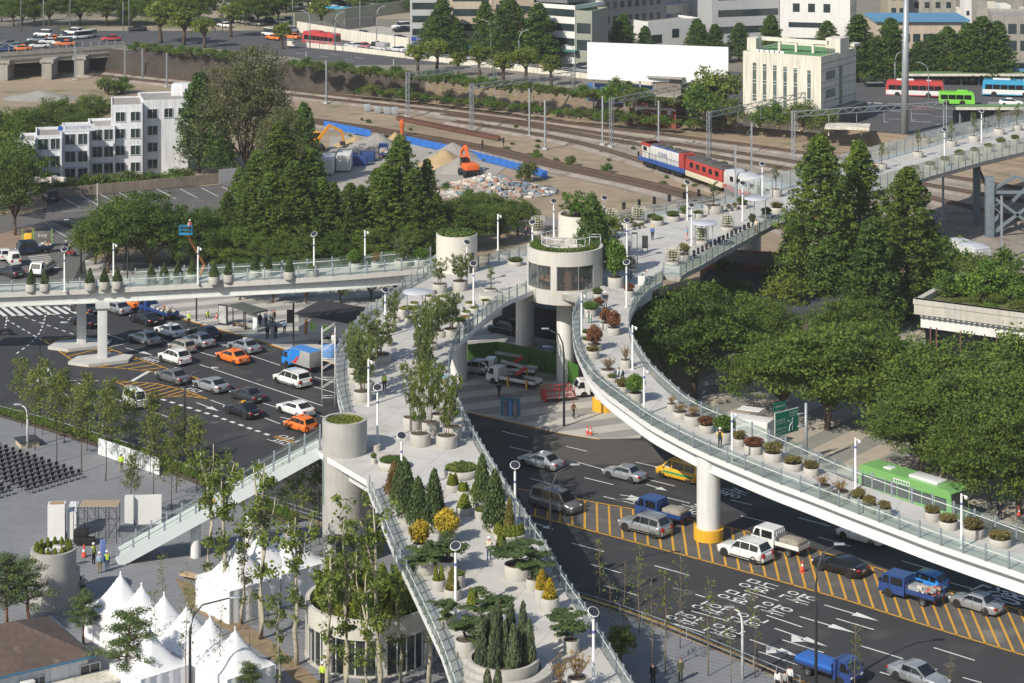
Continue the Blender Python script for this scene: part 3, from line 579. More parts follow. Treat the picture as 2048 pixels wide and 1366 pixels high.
# ---------------------------------------------------------------- round café and towers
def ring(prof_in, prof_out, c, n=48):
	pass
cf = thing('round_café'.replace('é', 'e'), 'round pale concrete café with curved windows and a planted roof on a tall white column', 'café')
C0 = Vector((1130 - CX, 0, 0)); cD = 249.5; cc = Vector(((1130 - CX) * cD / FPX, cD, 0)); RC = 4.27
CAF = mat('cafe_concrete', (0.55, 0.525, 0.47), 0.85, 0.08, 1.0, streak=0.08)
def arcwall(b, c, r, a0, a1, z0, z1, th=0.25, m=0, n=None):
	n = n or max(3, int(abs(a1 - a0) / 0.09)); o = []
	for i in range(n + 1):
		a = a0 + (a1 - a0) * i / n; o.append((math.cos(a), math.sin(a)))
	vs = [(c.x + r * x, c.y + r * y, z) for z in (z0, z1) for x, y in o] + [(c.x + (r - th) * x, c.y + (r - th) * y, z) for z in (z0, z1) for x, y in o]
	k = n + 1; f = []
	for i in range(n): f += [(i, i + 1, k + i + 1, k + i), (2 * k + i + 1, 2 * k + i, 3 * k + i, 3 * k + i + 1), ]
	b.add(vs, f, m, True); b.add(vs, [q for i in range(n) for q in ((k + i, k + i + 1, 3 * k + i + 1, 3 * k + i), (i + 1, i, 2 * k + i, 2 * k + i + 1))], m); b.add(vs, [(0, k, 3 * k, 2 * k), (n, 2 * k + n, 3 * k + n, k + n)], m)
rd = math.radians
b = MB(); arcwall(b, cc, RC, 0, 2 * PI, 9.5, 11.1, 0.3); arcwall(b, cc, RC, 0, 2 * PI, 13.75, 15.3, 0.3)
WINS = [(195, 247), (256, 317)]
for a0, a1 in ((247, 256), (317, 348), (356, 365), (0, 195)): arcwall(b, cc, RC, rd(a0), rd(a1), 11.1, 13.75, 0.3)
b.cyl((cc.x, cc.y, 9.52), RC - 0.29, 0.3, 0, 40); b.cyl((cc.x, cc.y, 10.9), RC - 0.32, 0.1, 1, 40); b.cyl((cc.x, cc.y, 14.3), RC - 0.31, 0.2, 0, 40)
arcwall(b, cc + Vector((0.35, 0.1, 0)), 2.5, 0, 2 * PI, 14.5, 14.95, 0.2); b.build('drum', [CAF, mat('wood_floor', (0.3, 0.2, 0.12), 0.6)], cf)
PINK = mat('pink_interior', (0.5, 0.25, 0.19), 0.7, 0.15, 1.0)
for a0, a1 in WINS + [(348, 356)]:
	b = MB(); arcwall(b, cc, RC - 0.1, rd(a0), rd(a1), 11.12, 13.73, 0.03); o = b.build('window', glassmat('cafe_glass', (0.8, 0.8, 0.79), 0.6, 0.95), cf)
	b = MB()
	for a in (a0 + 0.5, (a0 + a1) / 2 + 3, a1 - 0.5): b.box((cc.x + (RC - 0.06) * math.cos(rd(a)), cc.y + (RC - 0.06) * math.sin(rd(a)), 12.42), (0.08, 0.08, 2.6), 0, rd(a))
	b.build('frame', STEEL, o)
b = MB(); arcwall(b, cc, 3.3, rd(170), rd(205), 11, 14.2, 0.1); arcwall(b, cc, 3.6, rd(268), rd(280), 11, 14.2, 0.1); arcwall(b, cc, 2.2, rd(20), rd(200), 11, 14.2, 0.1)
arcwall(b, cc, 3.5, rd(210), rd(310), 11.9, 12.0, 0.6)
for k in range(9): b.box((cc.x + 3.2 * math.cos(rd(208 + k * 12)), cc.y + 3.2 * math.sin(rd(208 + k * 12)), 12.15), (0.3, 0.3, 0.3 + 0.2 * (k % 3)), 0, k)
b.build('counter', PINK, cf)
pf = MB(); pf.cyl((cc.x, cc.y, 0), 0.95, 9.5, 0, 32); pf.build('column', mat('white_column', (0.74, 0.74, 0.71), 0.7, 0.04, 0.8, streak=0.08), cf)
b = MB()
def arcpts(c, r, a0, a1, z, n=40): return [(c.x + r * math.cos(rd(a0 + (a1 - a0) * i / n)), c.y + r * math.sin(rd(a0 + (a1 - a0) * i / n)), z) for i in range(n + 1)]
rc = cc + Vector((0.1, 0.3, 0))
for z in (15.5, 16.35): b.tube(arcpts(rc, 2.75, 15, 345, z), 0.04)
for k in range(14): p = arcpts(rc, 2.75, 15, 345, 0, 13)[k]; b.tube([(p[0], p[1], 14.9), (p[0], p[1], 16.35)], 0.03)
for y0 in (-0.7, 0.7): b.tube([(rc.x + 2.65, rc.y + y0, 16.3), (rc.x + 3.9, rc.y + y0, 16.3), (rc.x + 3.9, rc.y + y0, 14.8)], 0.035)
b.build('roof_railing', WHITE, cf)
sb = MB(); e = P(1215, 583, 10.8)
for k in range(3): sb.box((e.x - 0.3 + k * 0.45, e.y + 0.2, 10.98 - k * 0.05), (0.5, 1.6, 0.45 - k * 0.14), 0, 0.3)
sb.build('step', CONC, cf)
def round_tower(name, label, x, y, z, r, h, m=CAF, door=None, soil=0.35, cat='tower', gap=None):
	t = thing(name, label, cat); p = P(x, y, z); p.y += r; b = MB()
	arcwall(b, p, r, 0, 2 * PI, z - 0.05, z + h, 0.28, 0, 64); b.cyl((p.x, p.y, z + h - soil - 0.3), r - 0.27, 0.3, 1, 36); b.build('shaft', [m, SOIL], t)
	if door:
		a, w, hh, z0 = door; b = MB(); arcwall(b, p, r + 0.02, rd(a - w), rd(a + w), z0, z0 + hh, 0.1); b.build('door', mat('dark_glass', (0.04, 0.045, 0.05), 0.2, 0.2, 1.0, spec=0.7), t)
	if gap:
		a, w, z0, z1 = gap; b = MB(); arcwall(b, p, r + 0.02, rd(a - w), rd(a + w), z0, z1, 0.1); b.build('window', mat('green_glass', (0.2, 0.27, 0.25), 0.2, 0.1, 1.0, spec=0.7), t)
	return t, p, r, z + h - soil
TOW1 = round_tower('lift_tower', 'white round concrete tower with grassy top on the deck where the left branch joins', 912.5, 549, 10.8, 2.38, 4.2, mat('white_concrete', (0.64, 0.6, 0.53), 0.85, 0.05, 1.0, streak=0.06), (318, 9, 2.3, 10.8))
TOW2 = round_tower('lift_tower', 'round pale tower full of bamboo behind the café, half hidden by a tree', 1160, 492, 10.8, 2.6, 3.4, MATS['white_concrete'])
TOW3 = round_tower('lift_tower', 'tall grey concrete lift tower with flat grassy top at the head of the stairs', 686, 1140, 0.0, 1.93, 12.4, mat('grey_concrete', (0.40, 0.39, 0.36), 0.85, 0.14, 0.9, streak=0.1), (276, 24, 2.9, 0.15), 0.25, gap=(197, 12, 5.2, 9.3))
TOW4 = round_tower('planter_tower', 'grey round concrete shaft crowned with small thujas and rocks beside the white tents', 97, 1228, 0.0, 1.86, 4.7, MATS['grey_concrete'])
b = MB(); q = P(150, 1198, 0.12); b.bbox((q.x - 0.1, q.y, 1.3), (0.75, 1.6, 2.6), 0.03); b.build('lift_door_box', mat('grey_box', (0.4, 0.39, 0.36), 0.8), TOW4[0])
# ---------------------------------------------------------------- canopies and light poles
def canopy_kit():
	t = thing('canopy', '', 'canopy'); b = MB(); b.lathe([(0, 0.0), (1.55, 0.0), (1.6, 0.05), (1.55, 0.1), (0, 0.12)], (0, 0, 2.9), 0, 40); b.build('disc', mat('lavender_panel', (0.55, 0.55, 0.60), 0.35, 0.04, 1.0), t)
	for x, y in ((-1.0, 0.5), (1.0, 0.5), (0.2, -1.2)):
		b = MB(); b.cyl((x, y, 0), 0.05, 2.92, 0, 8); b.build('pole', GALV, t)
	return t
CK = Kit(canopy_kit)
CK.put(PD(835, 640), 0.3, 'round lavender canopy over the low grass planter beside the left branch', 'round canopies'); CK.put(P(1408, 495, 10.8), 0.8, 'round lavender canopy over a trellis planter on the upper deck', 'round canopies'); CK.put(P(1512, 443, 10.8), 1.2, 'round lavender canopy farthest up the deck, below the coaches', 'round canopies')
def pole_kit(disc):
	def mk():
		t = thing('solar_lamp' if disc else 'cctv_post', '', 'lamp post' if disc else 'camera post')
		b = MB(); b.lathe([(0.22, 0), (0.22, 0.03), (0.1, 0.04), (0.09, 4.3), (0.08, 4.35), (0, 4.36)], (0, 0, 0), 0, 16); b.build('pole', WHITE, t)
		b = MB(); b.lathe([(0.1, 0), (0.1, 0.2)], (0, 0, 3.45), 0, 16, True, None, False); b.build('sticker', plain('blue_sticker', (0.12, 0.15, 0.36)), t)
		if disc:
			T = Matrix.Translation((0, 0, 4.85)) @ Matrix.Rotation(0.62, 4, 'X')
			b = MB(); b.tube([(0, 0, 4.3), (0, 0.02, 4.8)], 0.04, 0); b.lathe([(0, -0.03), (0.38, -0.03), (0.4, 0), (0.38, 0.03), (0, 0.03)], (0, 0, 0), 0, 32, False, T); o = b.build('disc', WHITE, t)
			b = MB(); b.lathe([(0.35, 0.034), (0, 0.036)], (0, 0, 0), 0, 28, False, T)
			b.build('solar_cell', mat('solar_cell', (0.03, 0.032, 0.045), 0.45, 0.2, 6), o)
		else:
			b = MB(); b.bar((0.05, 0, 4.2), (0.32, 0, 4.2), 0.06); b.lathe([(0, -0.2), (0.13, -0.12), (0.15, 0.05), (0.1, 0.12), (0, 0.14)], (0.36, 0, 4.05), 0, 12); b.build('camera_dome', WHITE, t)
		return t
	return mk
SK, BK = Kit(pole_kit(True)), Kit(pole_kit(False))
SOL = [(1107.6, 481, 0, 'behind the café, in front of the bamboo tower'), (1065, 527, 0, 'at the left shoulder of the café roof'), (934, 571, 0, 'against the white round tower'), (947, 617, 0, 'in the open left of the café, above low grass tubs'), (1209, 474, 0, 'right of the bamboo tower, beside a wire trellis'), (1254, 523, 0, 'on the upper deck behind the dark tree, beside the info boards'), (1253, 614, 1, 'at the head of the ramp, right of the café door'), (1374.5, 440, 0, 'on the upper deck beside the shrub tubs at the back'), (1383, 490, 0, 'on the upper deck under the edge of a lavender canopy'), (1485, 442, 0, 'on the upper deck left of the farthest canopy'), (1524.6, 400, 0, 'beside the tall glass screen facing the coaches'), (845, 748, 0, 'rising out of the thicket on the right of the main deck'), (770.5, 674, 0, 'left of the main deck just below the round canopy'), (755, 885.5, 0, 'left of the main deck above the grey lift tower'), (803, 990, 0, 'rising behind the brown conifer on the lower deck'), (1030, 1054, 0, 'on the right edge of the lower deck beside the slender thuja'), (911, 1229, 0, 'among the junipers left of the lower walkway'), (1187, 1372, 0, 'at the bottom right of the lower deck'), (1963, 284, 0, 'on the far right deck over the tracks, farther one'), (1889, 325, 0, 'on the far right deck over the tracks, nearer one'), (129, 582, 2, 'on the left branch beside the side stairs'), (628, 552, 2, 'on the left branch in front of the dark trees')]
for i, (x, y, w, lab) in enumerate(SOL):
	SK.put((PD, PR, PB)[w](x, y), [0.2, -0.25, 0.6, 0.05, 0.35][i % 5] - 0.1, 'solar disc lamp post ' + lab, 'solar lamp posts of the overpass')
CCT = [(227, 560, 2, 'on the left branch near the side stairs'), (396, 568, 2, 'on the left branch in front of the blue lift platform'), (730, 535, 2, 'on the left branch near the white tower'), (737, 812, 0, 'on the main deck behind the left tubs'), (1163, 672, 1, 'on the ramp at the left edge under the café'), (1265, 739, 1, 'on the ramp at the right edge beside a twiggy tub'), (1288, 831, 1, 'on the ramp at the left edge below a big green shrub'), (1464, 923, 1, 'on the ramp beside the man in the yellow vest'), (1711, 977, 1, 'on the ramp in front of the green bus'), (1923, 1096, 1, 'on the ramp near the right edge of the photo'), (996, 500, 0, 'behind the deck between white tower and café')]
for x, y, w, lab in CCT: BK.put((PD, PR, PB)[w](x, y), RND.uniform(-0.5, 0.5), 'white camera post ' + lab, 'camera posts of the overpass')
# ================================================================ trees and planters
NR = np.random.default_rng(11)
ORD = ['first', 'second', 'third', 'fourth', 'fifth', 'sixth', 'seventh', 'eighth', 'ninth', 'tenth', 'eleventh', 'twelfth', 'thirteenth', 'fourteenth', 'fifteenth', 'sixteenth', 'seventeenth', 'eighteenth', 'nineteenth', 'twentieth'] + ['twenty-' + s for s in ('first', 'second', 'third', 'fourth', 'fifth', 'sixth', 'seventh', 'eighth', 'ninth')]
def unit(a): return a / (np.linalg.norm(a, axis=1, keepdims=True) + 1e-9)
def leaf_quads(pos, nrm, size, aspect=0.55):
	n = len(pos); t = unit(np.cross(nrm, NR.normal(size=(n, 3)))); b = np.cross(nrm, t); s = size[:, None]
	v = np.stack([pos - t * s, pos - b * s * aspect, pos + t * s, pos + b * s * aspect], 1).reshape(-1, 3); return v
def quads_mesh(name, v, m):
	me = bpy.data.meshes.new(name); n = len(v) // 4
	me.vertices.add(len(v)); me.vertices.foreach_set('co', v.astype(np.float32).ravel())
	me.loops.add(n * 4); me.loops.foreach_set('vertex_index', np.arange(n * 4, dtype=np.int32))
	me.polygons.add(n); me.polygons.foreach_set('loop_start', np.arange(0, n * 4, 4, dtype=np.int32))
	me.materials.append(m); me.update(calc_edges=True); me.validate(); return me
def clumps(C, R, per, size, flat=0.6, up=0.5, jit=0.7, inner=0.35, aspect=0.55):
	C = np.asarray(C, float); R = np.asarray(R, float); k = len(C); n = k * per
	d = unit(NR.normal(size=(n, 3))); u = inner + (1 - inner) * NR.random(n) ** 0.6
	Rr = np.repeat(R, per); off = d * (Rr * u)[:, None]; off[:, 2] *= flat
	pos = np.repeat(C, per, 0) + off; nr = unit(d * 0.7 + np.array([0, 0, up]) + NR.normal(size=(n, 3)) * jit)
	return leaf_quads(pos, nr, size * (0.45 + 1.15 * NR.random(n) ** 1.5), aspect)
L_ZEL = leafmat('zelkova_leaf', (0.066, 0.112, 0.028)); L_META = leafmat('redwood_leaf', (0.066, 0.112, 0.029)); L_GINK = leafmat('ginkgo_leaf', (0.050, 0.098, 0.03))
L_GREY = leafmat('poplar_leaf', (0.092, 0.112, 0.066)); L_YOUNG = leafmat('young_leaf', (0.09, 0.125, 0.04)); L_PLANE = leafmat('plane_leaf', (0.082, 0.122, 0.034)); L_PINE = leafmat('pine_needle', (0.052, 0.085, 0.04), 0.1)
L_THU = leafmat('thuja_leaf', (0.12, 0.16, 0.025), 0.15); L_SPR = leafmat('spruce_needle', (0.045, 0.075, 0.032), 0.1); L_JUN = leafmat('juniper_leaf', (0.052, 0.088, 0.038), 0.12); L_BLUE = leafmat('cypress_leaf', (0.065, 0.092, 0.065), 0.1)
L_GOLD = leafmat('golden_leaf', (0.30, 0.25, 0.035), 0.2); L_RED = leafmat('maple_leaf', (0.13, 0.062, 0.038), 0.25); L_SHR = leafmat('shrub_leaf', (0.08, 0.115, 0.035), 0.2); L_GRASS = leafmat('grass_blade', (0.13, 0.17, 0.045), 0.25); L_DRY = leafmat('dry_leaf', (0.19, 0.135, 0.055), 0.2); L_IVY = leafmat('ivy_leaf', (0.065, 0.13, 0.028), 0.25); L_WILL = leafmat('willow_leaf', (0.088, 0.125, 0.055), 0.25); L_BRN = leafmat('brown_needle', (0.12, 0.085, 0.045), 0.1)
BARK = mat('bark', (0.10, 0.075, 0.055), 0.95, 0.25, 3, streak=0.2); BARKP = mat('plane_bark', (0.40, 0.36, 0.27), 0.9, 0.2, 3.0, dirt=((0.2, 0.15, 0.1), 2.2, 0.55)); BARKR = mat('pine_bark', (0.2, 0.1, 0.06), 0.95, 0.2, 3); TWIG = mat('twig', (0.2, 0.15, 0.1), 0.9, 0.15, 3)
def branch(b, p0, p1, r0, r1, bend=0.1, n=4):
	p0, p1 = Vector(p0), Vector(p1); L = (p1 - p0).length; pts = []
	for i in range(n + 1):
		t = i / n; p = p0.lerp(p1, t)
		if 0 < i < n: p += Vector((RND.uniform(-1, 1), RND.uniform(-1, 1), RND.uniform(-.5, 1))) * (bend * L * 0.5)
		pts.append(p)
	b.tube(pts, [r0 + (r1 - r0) * i / n for i in range(n + 1)], 0, 5 if r0 < 0.12 else 7); return pts
def tree_kit(name, fn, cat='tree'):
	def mk():
		t = thing(name, '', cat); tb, leaf, lm, bark, nm = fn()
		if tb is not None: tb.build('trunk' if cat == 'tree' else 'stem', bark, t)
		obj(nm, quads_mesh(nm, leaf, lm), t); return t
	return Kit(mk)
def broad(h, w, lm, per=78, M=270, base=0.2, flat=0.55, size=0.155, bark=BARK, R=(0.8, 1.5), lobes=7):
	def f():
		b = MB(); th = h * base; branch(b, (0, 0, -0.2), (0.2, 0.1, th), 0.34, 0.26, 0.03)
		lc = [np.array([math.cos(a + RND.uniform(-.3, .3)) * w * 0.27 * RND.uniform(.6, 1.15), math.sin(a) * w * 0.27 * RND.uniform(.6, 1.15), h * RND.uniform(base + .24, 0.72)]) for a in np.linspace(0, 2 * PI, lobes, endpoint=False)] + [np.array([RND.uniform(-.8, .8), RND.uniform(-.8, .8), h * 0.76])]
		C = []
		for i in range(M):
			L = lc[i % len(lc)]; d = NR.normal(size=3); d /= np.linalg.norm(d)
			if d[2] < -0.6: d[2] *= -0.5
			C.append(L + d * np.array([w * 0.27, w * 0.27, h * 0.29]) * (0.55 + 0.45 * RND.random() ** 0.5))
		C = np.array(C); C[:, 2] = np.clip(C[:, 2], h * base, h * 0.97)
		for L in lc: p = branch(b, (0.2, 0.1, th), L * np.array([.8, .8, .92]), 0.2, 0.06, 0.12); [branch(b, p[3], C[RND.randrange(M)] , 0.06, 0.02, 0.1, 3) for _ in range(2)]
		return b, clumps(C, NR.uniform(*R, M), per, size, flat, 0.6), lm, bark, 'crown'
	return f
def conic(h, w, lm, per=46, M=260, size=0.17, base=0.08, droop=0.35, power=0.85, bark=BARK, flat=0.45, rag=0.35, R=(0.55, 1.0)):
	def f():
		b = MB(); b.tube([(0, 0, -0.2), (0.05, 0, h * 0.5), (0, 0, h * 0.97)], [0.28, 0.17, 0.03], 0, 7); C = []; Rr = []
		for i in range(M):
			t = base + (1 - base) * (i + RND.random()) / M; a = i * 2.4 + RND.uniform(-.5, .5)
			rr = w / 2 * (1 - t) ** power * RND.uniform(1 - rag, 1.08) + 0.12; k = RND.choice((1, 1, 0.75, 0.5)); rr *= k
			C.append((math.cos(a) * rr, math.sin(a) * rr, h * t - droop * rr * 0.35)); Rr.append(RND.uniform(*R) * (0.45 + 0.75 * (1 - t)))
			if i % 3 == 0 and k == 1: branch(b, (0, 0, h * t), C[-1], 0.05, 0.02, 0.06, 3)
		return b, clumps(C, Rr, per, size, flat, 0.35, 0.7), lm, bark, 'crown'
	return f
def sparse(h, w, lm, nb=16, per=14, size=0.13, bark=BARK, base=0.35, r=0.07, cr=0.55, lean=0.02, leafy=1.0):
	def f():
		b = MB(); top = Vector((RND.uniform(-1, 1) * lean * h, RND.uniform(-1, 1) * lean * h, h * 0.97)); tp = branch(b, (0, 0, -0.1), top, r, 0.015, 0.02, 5); C = []
		for i in range(nb):
			t = base + (1 - base) * (i + 0.5) / nb; p = Vector((0, 0, 0)).lerp(top, t); a = i * 2.4 + RND.uniform(-.4, .4); L = w / 2 * RND.uniform(.5, 1) * (1.15 - t * 0.75)
			q = p + Vector((math.cos(a) * L, math.sin(a) * L, L * RND.uniform(.5, 1.1))); br = branch(b, p, q, r * 0.3, 0.008, 0.12, 4); C += [tuple(br[k]) for k in (2, 3, 4)] if RND.random() < leafy else []
			for _ in range(2):
				q2 = br[2] + Vector((RND.uniform(-.5, .5), RND.uniform(-.5, .5), RND.uniform(.1, .6))) * L; branch(b, br[2], q2, r * 0.15, 0.006, 0.1, 3)
				if RND.random() < leafy: C.append(tuple(q2))
		C = C or [tuple(top)]
		return b, clumps(C, NR.uniform(0.6, 1.2, len(C)) * cr, per, size, 0.8, 0.4, 0.8, 0.1), lm, bark, 'crown'
	return f
def plane(h):
	def f():
		b = MB(); main = branch(b, (0, 0, -0.2), (RND.uniform(-.6, .6), 0.3, h * 0.93), 0.23, 0.05, 0.025, 8); C = []; stems = [main]
		for i in range(2): p = main[RND.choice((4, 5))]; stems.append(branch(b, p, p + Vector((RND.uniform(-1, 1) * 1.3, RND.uniform(-1, 1), h * RND.uniform(.24, .36))), 0.11, 0.05, 0.06, 5))
		for i in range(17):
			S = stems[i % 3]; p = S[RND.randrange(3 if i % 3 == 0 else 1, len(S))]; a = i * 2.4; L = RND.uniform(.5, 1.5); q = p + Vector((math.cos(a) * L, math.sin(a) * L, L * RND.uniform(.2, 1.1))); br = branch(b, p, q, 0.035, 0.012, 0.12, 3); C += [tuple(br[2]), tuple(q)]
		for i in range(9): C.append(tuple(main[RND.randrange(2, 7)] + Vector((RND.uniform(-1, 1) * .4, RND.uniform(-1, 1) * .4, RND.uniform(-.5, .5)))))
		return b, clumps(C, NR.uniform(0.35, 0.75, len(C)), 34, 0.13, 0.9, 0.4, 0.9, 0.1, 0.75), L_PLANE, BARKP, 'crown'
	return f
def pine(h, w):
	def f():
		b = MB(); top = Vector((w * 0.1, 0.2, h * 0.92)); main = branch(b, (0, 0, -0.2), top, 0.17, 0.05, 0.05, 6); C = []; R = []
		for i in range(26):
			t = 0.38 + 0.6 * i / 26; p = Vector((0, 0, 0)).lerp(top, t); a = i * 2.4; L = w / 2 * (1.1 - t * 0.75) * RND.uniform(.6, 1.1)
			q = p + Vector((math.cos(a) * L, math.sin(a) * L, RND.uniform(-.1, .35) * L)); br = branch(b, p, q, 0.055, 0.02, 0.12, 4)
			for k in (2, 3, 4):
				C.append(tuple(br[k] + Vector((0, 0, .12)))); R.append(RND.uniform(.42, .75))
		C.append(tuple(top)); R.append(0.8)
		return b, clumps(C, R, 120, 0.10, 0.45, 0.9, 0.7, 0.2, 0.28), L_PINE, BARKR, 'crown'
	return f
def dense_cone(lm, M=120, per=42, size=0.05, power=0.8, rag=0.12, base=0.03, flat=0.9, stem=True, R=(.16, .26)):
	"""a unit cone, one metre tall and wide"""
	def f():
		b = MB(); b.tube([(0, 0, -.03), (0, 0, .5)], [0.04, 0.015], 0, 6); C = []; Rr = []
		for i in range(M):
			t = base + (1 - base) * ((i + RND.random()) / M) ** 1.25; a = i * 2.4; r = 0.42 * (1 - t) ** power * RND.uniform(1 - rag, 1.05); C.append((math.cos(a) * r, math.sin(a) * r, t * 0.97)); Rr.append(RND.uniform(*R) * (0.4 + 0.7 * (1 - t)))
		return b, clumps(C, Rr, per, size, flat, 0.35, 0.6, 0.5), lm, BARK, 'foliage'
	return f
def mound(lm, M=60, per=50, size=0.05, flat=0.7, R=(.16, .3), z=0.5, stems=5, top=0.95, lm2=None):
	def f():
		b = MB(); C = []
		for i in range(M):
			d = NR.normal(size=3); d /= np.linalg.norm(d); C.append((d[0] * .4 * RND.uniform(.6, 1), d[1] * .4 * RND.uniform(.6, 1), z + d[2] * (top - z) * 0.82 * RND.uniform(.6, 1)))
		for i in range(stems): branch(b, (RND.uniform(-.08, .08), RND.uniform(-.08, .08), -.02), C[i], 0.014, 0.006, 0.1, 3)
		return b, clumps(C, NR.uniform(*R, M), per, size, flat, 0.4, 0.7, 0.3), lm, TWIG, 'foliage'
	return f
def twiggy(lm, n=26, per=7, size=0.035):
	def f():
		b = MB(); C = []
		for i in range(n):
			a = i * 2.4; r = RND.uniform(.15, .5); q = (math.cos(a) * r, math.sin(a) * r, RND.uniform(.55, 1)); p = branch(b, (RND.uniform(-.06, .06), RND.uniform(-.06, .06), -.02), q, 0.011, 0.004, 0.12, 4); C += [tuple(p[k]) for k in (2, 3, 4)]
			q2 = p[2] + Vector((RND.uniform(-.2, .2), RND.uniform(-.2, .2), .2)); branch(b, p[2], q2, 0.006, 0.003, 0.1, 2); C.append(tuple(q2))
		return b, clumps(C, NR.uniform(.04, .1, len(C)), per, size, 0.8, 0.4, 0.8, 0.1), lm, TWIG, 'foliage'
	return f
def multistem(lm, stems=5, M=70, per=34, size=0.035, lo=0.3, wide=0.42):
	def f():
		b = MB(); C = []; tops = []
		for i in range(stems):
			a = i * 2 * PI / stems + RND.uniform(-.4, .4); q = Vector((math.cos(a) * wide * .6, math.sin(a) * wide * .6, RND.uniform(.75, 1))); tops.append(branch(b, (math.cos(a) * .05, math.sin(a) * .05, -.02), q, 0.012, 0.004, 0.06, 5))
		for i in range(M):
			p = RND.choice(tops)[RND.randrange(2, 6)]; C.append((p.x + RND.uniform(-1, 1) * wide * .5, p.y + RND.uniform(-1, 1) * wide * .5, max(lo, p.z + RND.uniform(-.12, .08))))
		return b, clumps(C, NR.uniform(.05, .11, M), per, size, 0.9, 0.3, 0.8, 0.15, 0.4), lm, TWIG, 'foliage'
	return f
def pads(lm, n=9, per=230, size=0.045):
	def f():
		b = MB(); C = []; R = []; branch(b, (0, 0, -.05), (.1, .05, .6), 0.05, 0.03, 0.2, 4)
		for i in range(n):
			a = i * 2.4; r = RND.uniform(.1, .36); z = RND.uniform(.35, .95) - r * .5; C.append((math.cos(a) * r, math.sin(a) * r, z)); R.append(RND.uniform(.17, .27)); branch(b, (.06, .03, z * .7), C[-1], 0.02, 0.01, 0.15, 3)
			for k in range(3): C.append((C[-1][0] + RND.uniform(-.2, .2), C[-1][1] + RND.uniform(-.2, .2), z + RND.uniform(-.07, .05))); R.append(RND.uniform(.1, .17))
		return b, clumps(C, R, per // 3, size, 0.34, 0.8, 0.6, 0.2, 0.4), lm, BARK, 'foliage'
	return f
def turf(lm, n=2600, size=0.035, h=0.1, tall=0.6):
	def f():
		r = np.sqrt(NR.random(n)) * 0.46; a = NR.random(n) * 2 * PI; pos = np.stack([r * np.cos(a), r * np.sin(a), NR.random(n) * h], 1)
		nr = unit(np.stack([NR.normal(size=n), NR.normal(size=n), np.full(n, tall)], 1)); return None, leaf_quads(pos, nr, size * (.5 + NR.random(n)), 0.4), lm, TWIG, 'foliage'
	return f
# ---- planters: unit tub, scaled to each place
def tub_kit():
	t = thing('planter', '', 'planter'); b = MB(); b.lathe([(0.485, 0), (0.5, 0.05), (0.5, 0.97), (0.49, 1.0), (0.455, 1.0), (0.44, 0.97), (0.44, 0.8)], (0, 0, 0), 0, 40, True, None, False); b.build('tub', PLNT, t)
	b = MB(); b.lathe([(0.442, 0.9), (0.2, 0.93), (0, 0.94)], (0, 0, 0), 0, 24, True, None, False); b.build('soil', SOIL, t); return t
TUB = Kit(tub_kit)
PK = {k: tree_kit(nm, f, 'plant') for k, (nm, f) in {
	'grass': ('low_grass', turf(L_GRASS)), 'turf': ('low_grass', turf(leafmat('dark_grass', (0.05, 0.09, 0.025), 0.2), 3600, 0.03, 0.14)), 'dry': ('dry_grass', turf(L_DRY, 1500)), 'hosta': ('leafy_groundcover', turf(L_SHR, 1800, 0.06, 0.16, 1.2)),
	'tree': ('slim_tree', multistem(leafmat('slim_leaf', (0.085, 0.125, 0.035)), 4, 60, 30, 0.034, 0.28, 0.36)), 'will': ('willow_shrub', multistem(L_WILL, 7, 110, 44, 0.032, 0.25, 0.5)), 'cherry': ('young_cherry', sparse(1, 0.8, L_SHR, 10, 8, 0.03, BARK, 0.35, 0.03, 0.09)),
	'shrub': ('round_shrub', mound(L_SHR)), 'green': ('bushy_shrub', mound(L_IVY, 70, 46, 0.05)), 'red': ('reddish_shrub', mound(L_RED, 60, 40, 0.045, 0.8, (.1, .2))), 'dryshrub': ('azalea_shrub', mound(leafmat('azalea_leaf', (0.115, 0.105, 0.045), 0.2), 46, 40, 0.055)), 'twig': ('twiggy_shrub', twiggy(L_DRY)), 'rose': ('rose_bush', mound(leafmat('rose_leaf', (0.12, 0.12, 0.05), 0.2), 50, 36, 0.045, 0.9, (.1, .2))),
	'thuja': ('thuja', dense_cone(L_THU, 70, 46, 0.06, 0.55, 0.2)), 'cone': ('topiary_cone', dense_cone(L_SPR, 130, 40, 0.045, 0.95, 0.04)), 'spruce': ('conifer', dense_cone(L_SPR, 170, 44, 0.042, 0.6, 0.3)), 'brown': ('browned_conifer', dense_cone(L_BRN, 130, 40, 0.045, 0.6, 0.25)), 'column': ('slender_conifer', dense_cone(leafmat('column_leaf', (0.10, 0.10, 0.035), 0.12), 120, 40, 0.05, 0.5, 0.15)), 'gold': ('golden_conifer', mound(L_GOLD, 90, 50, 0.05, 1.0, (.1, .22), 0.5)), 'goldcone': ('golden_thuja', dense_cone(leafmat('gold_thuja_leaf', (0.25, 0.2, 0.02), 0.15), 80, 44, 0.055, 0.6, 0.2)), 'cypress': ('blue_cypress', dense_cone(L_BLUE, 110, 40, 0.06, 0.45, 0.15)), 'juni': ('spreading_juniper', pads(L_JUN, 12, 330, 0.04)), 'bamboo': ('bamboo', multistem(L_IVY, 9, 90, 30, 0.045, 0.1, 0.6)), 'cycad': ('round_topiary', mound(L_SPR, 50, 50, 0.06, 1.0))}.items()}
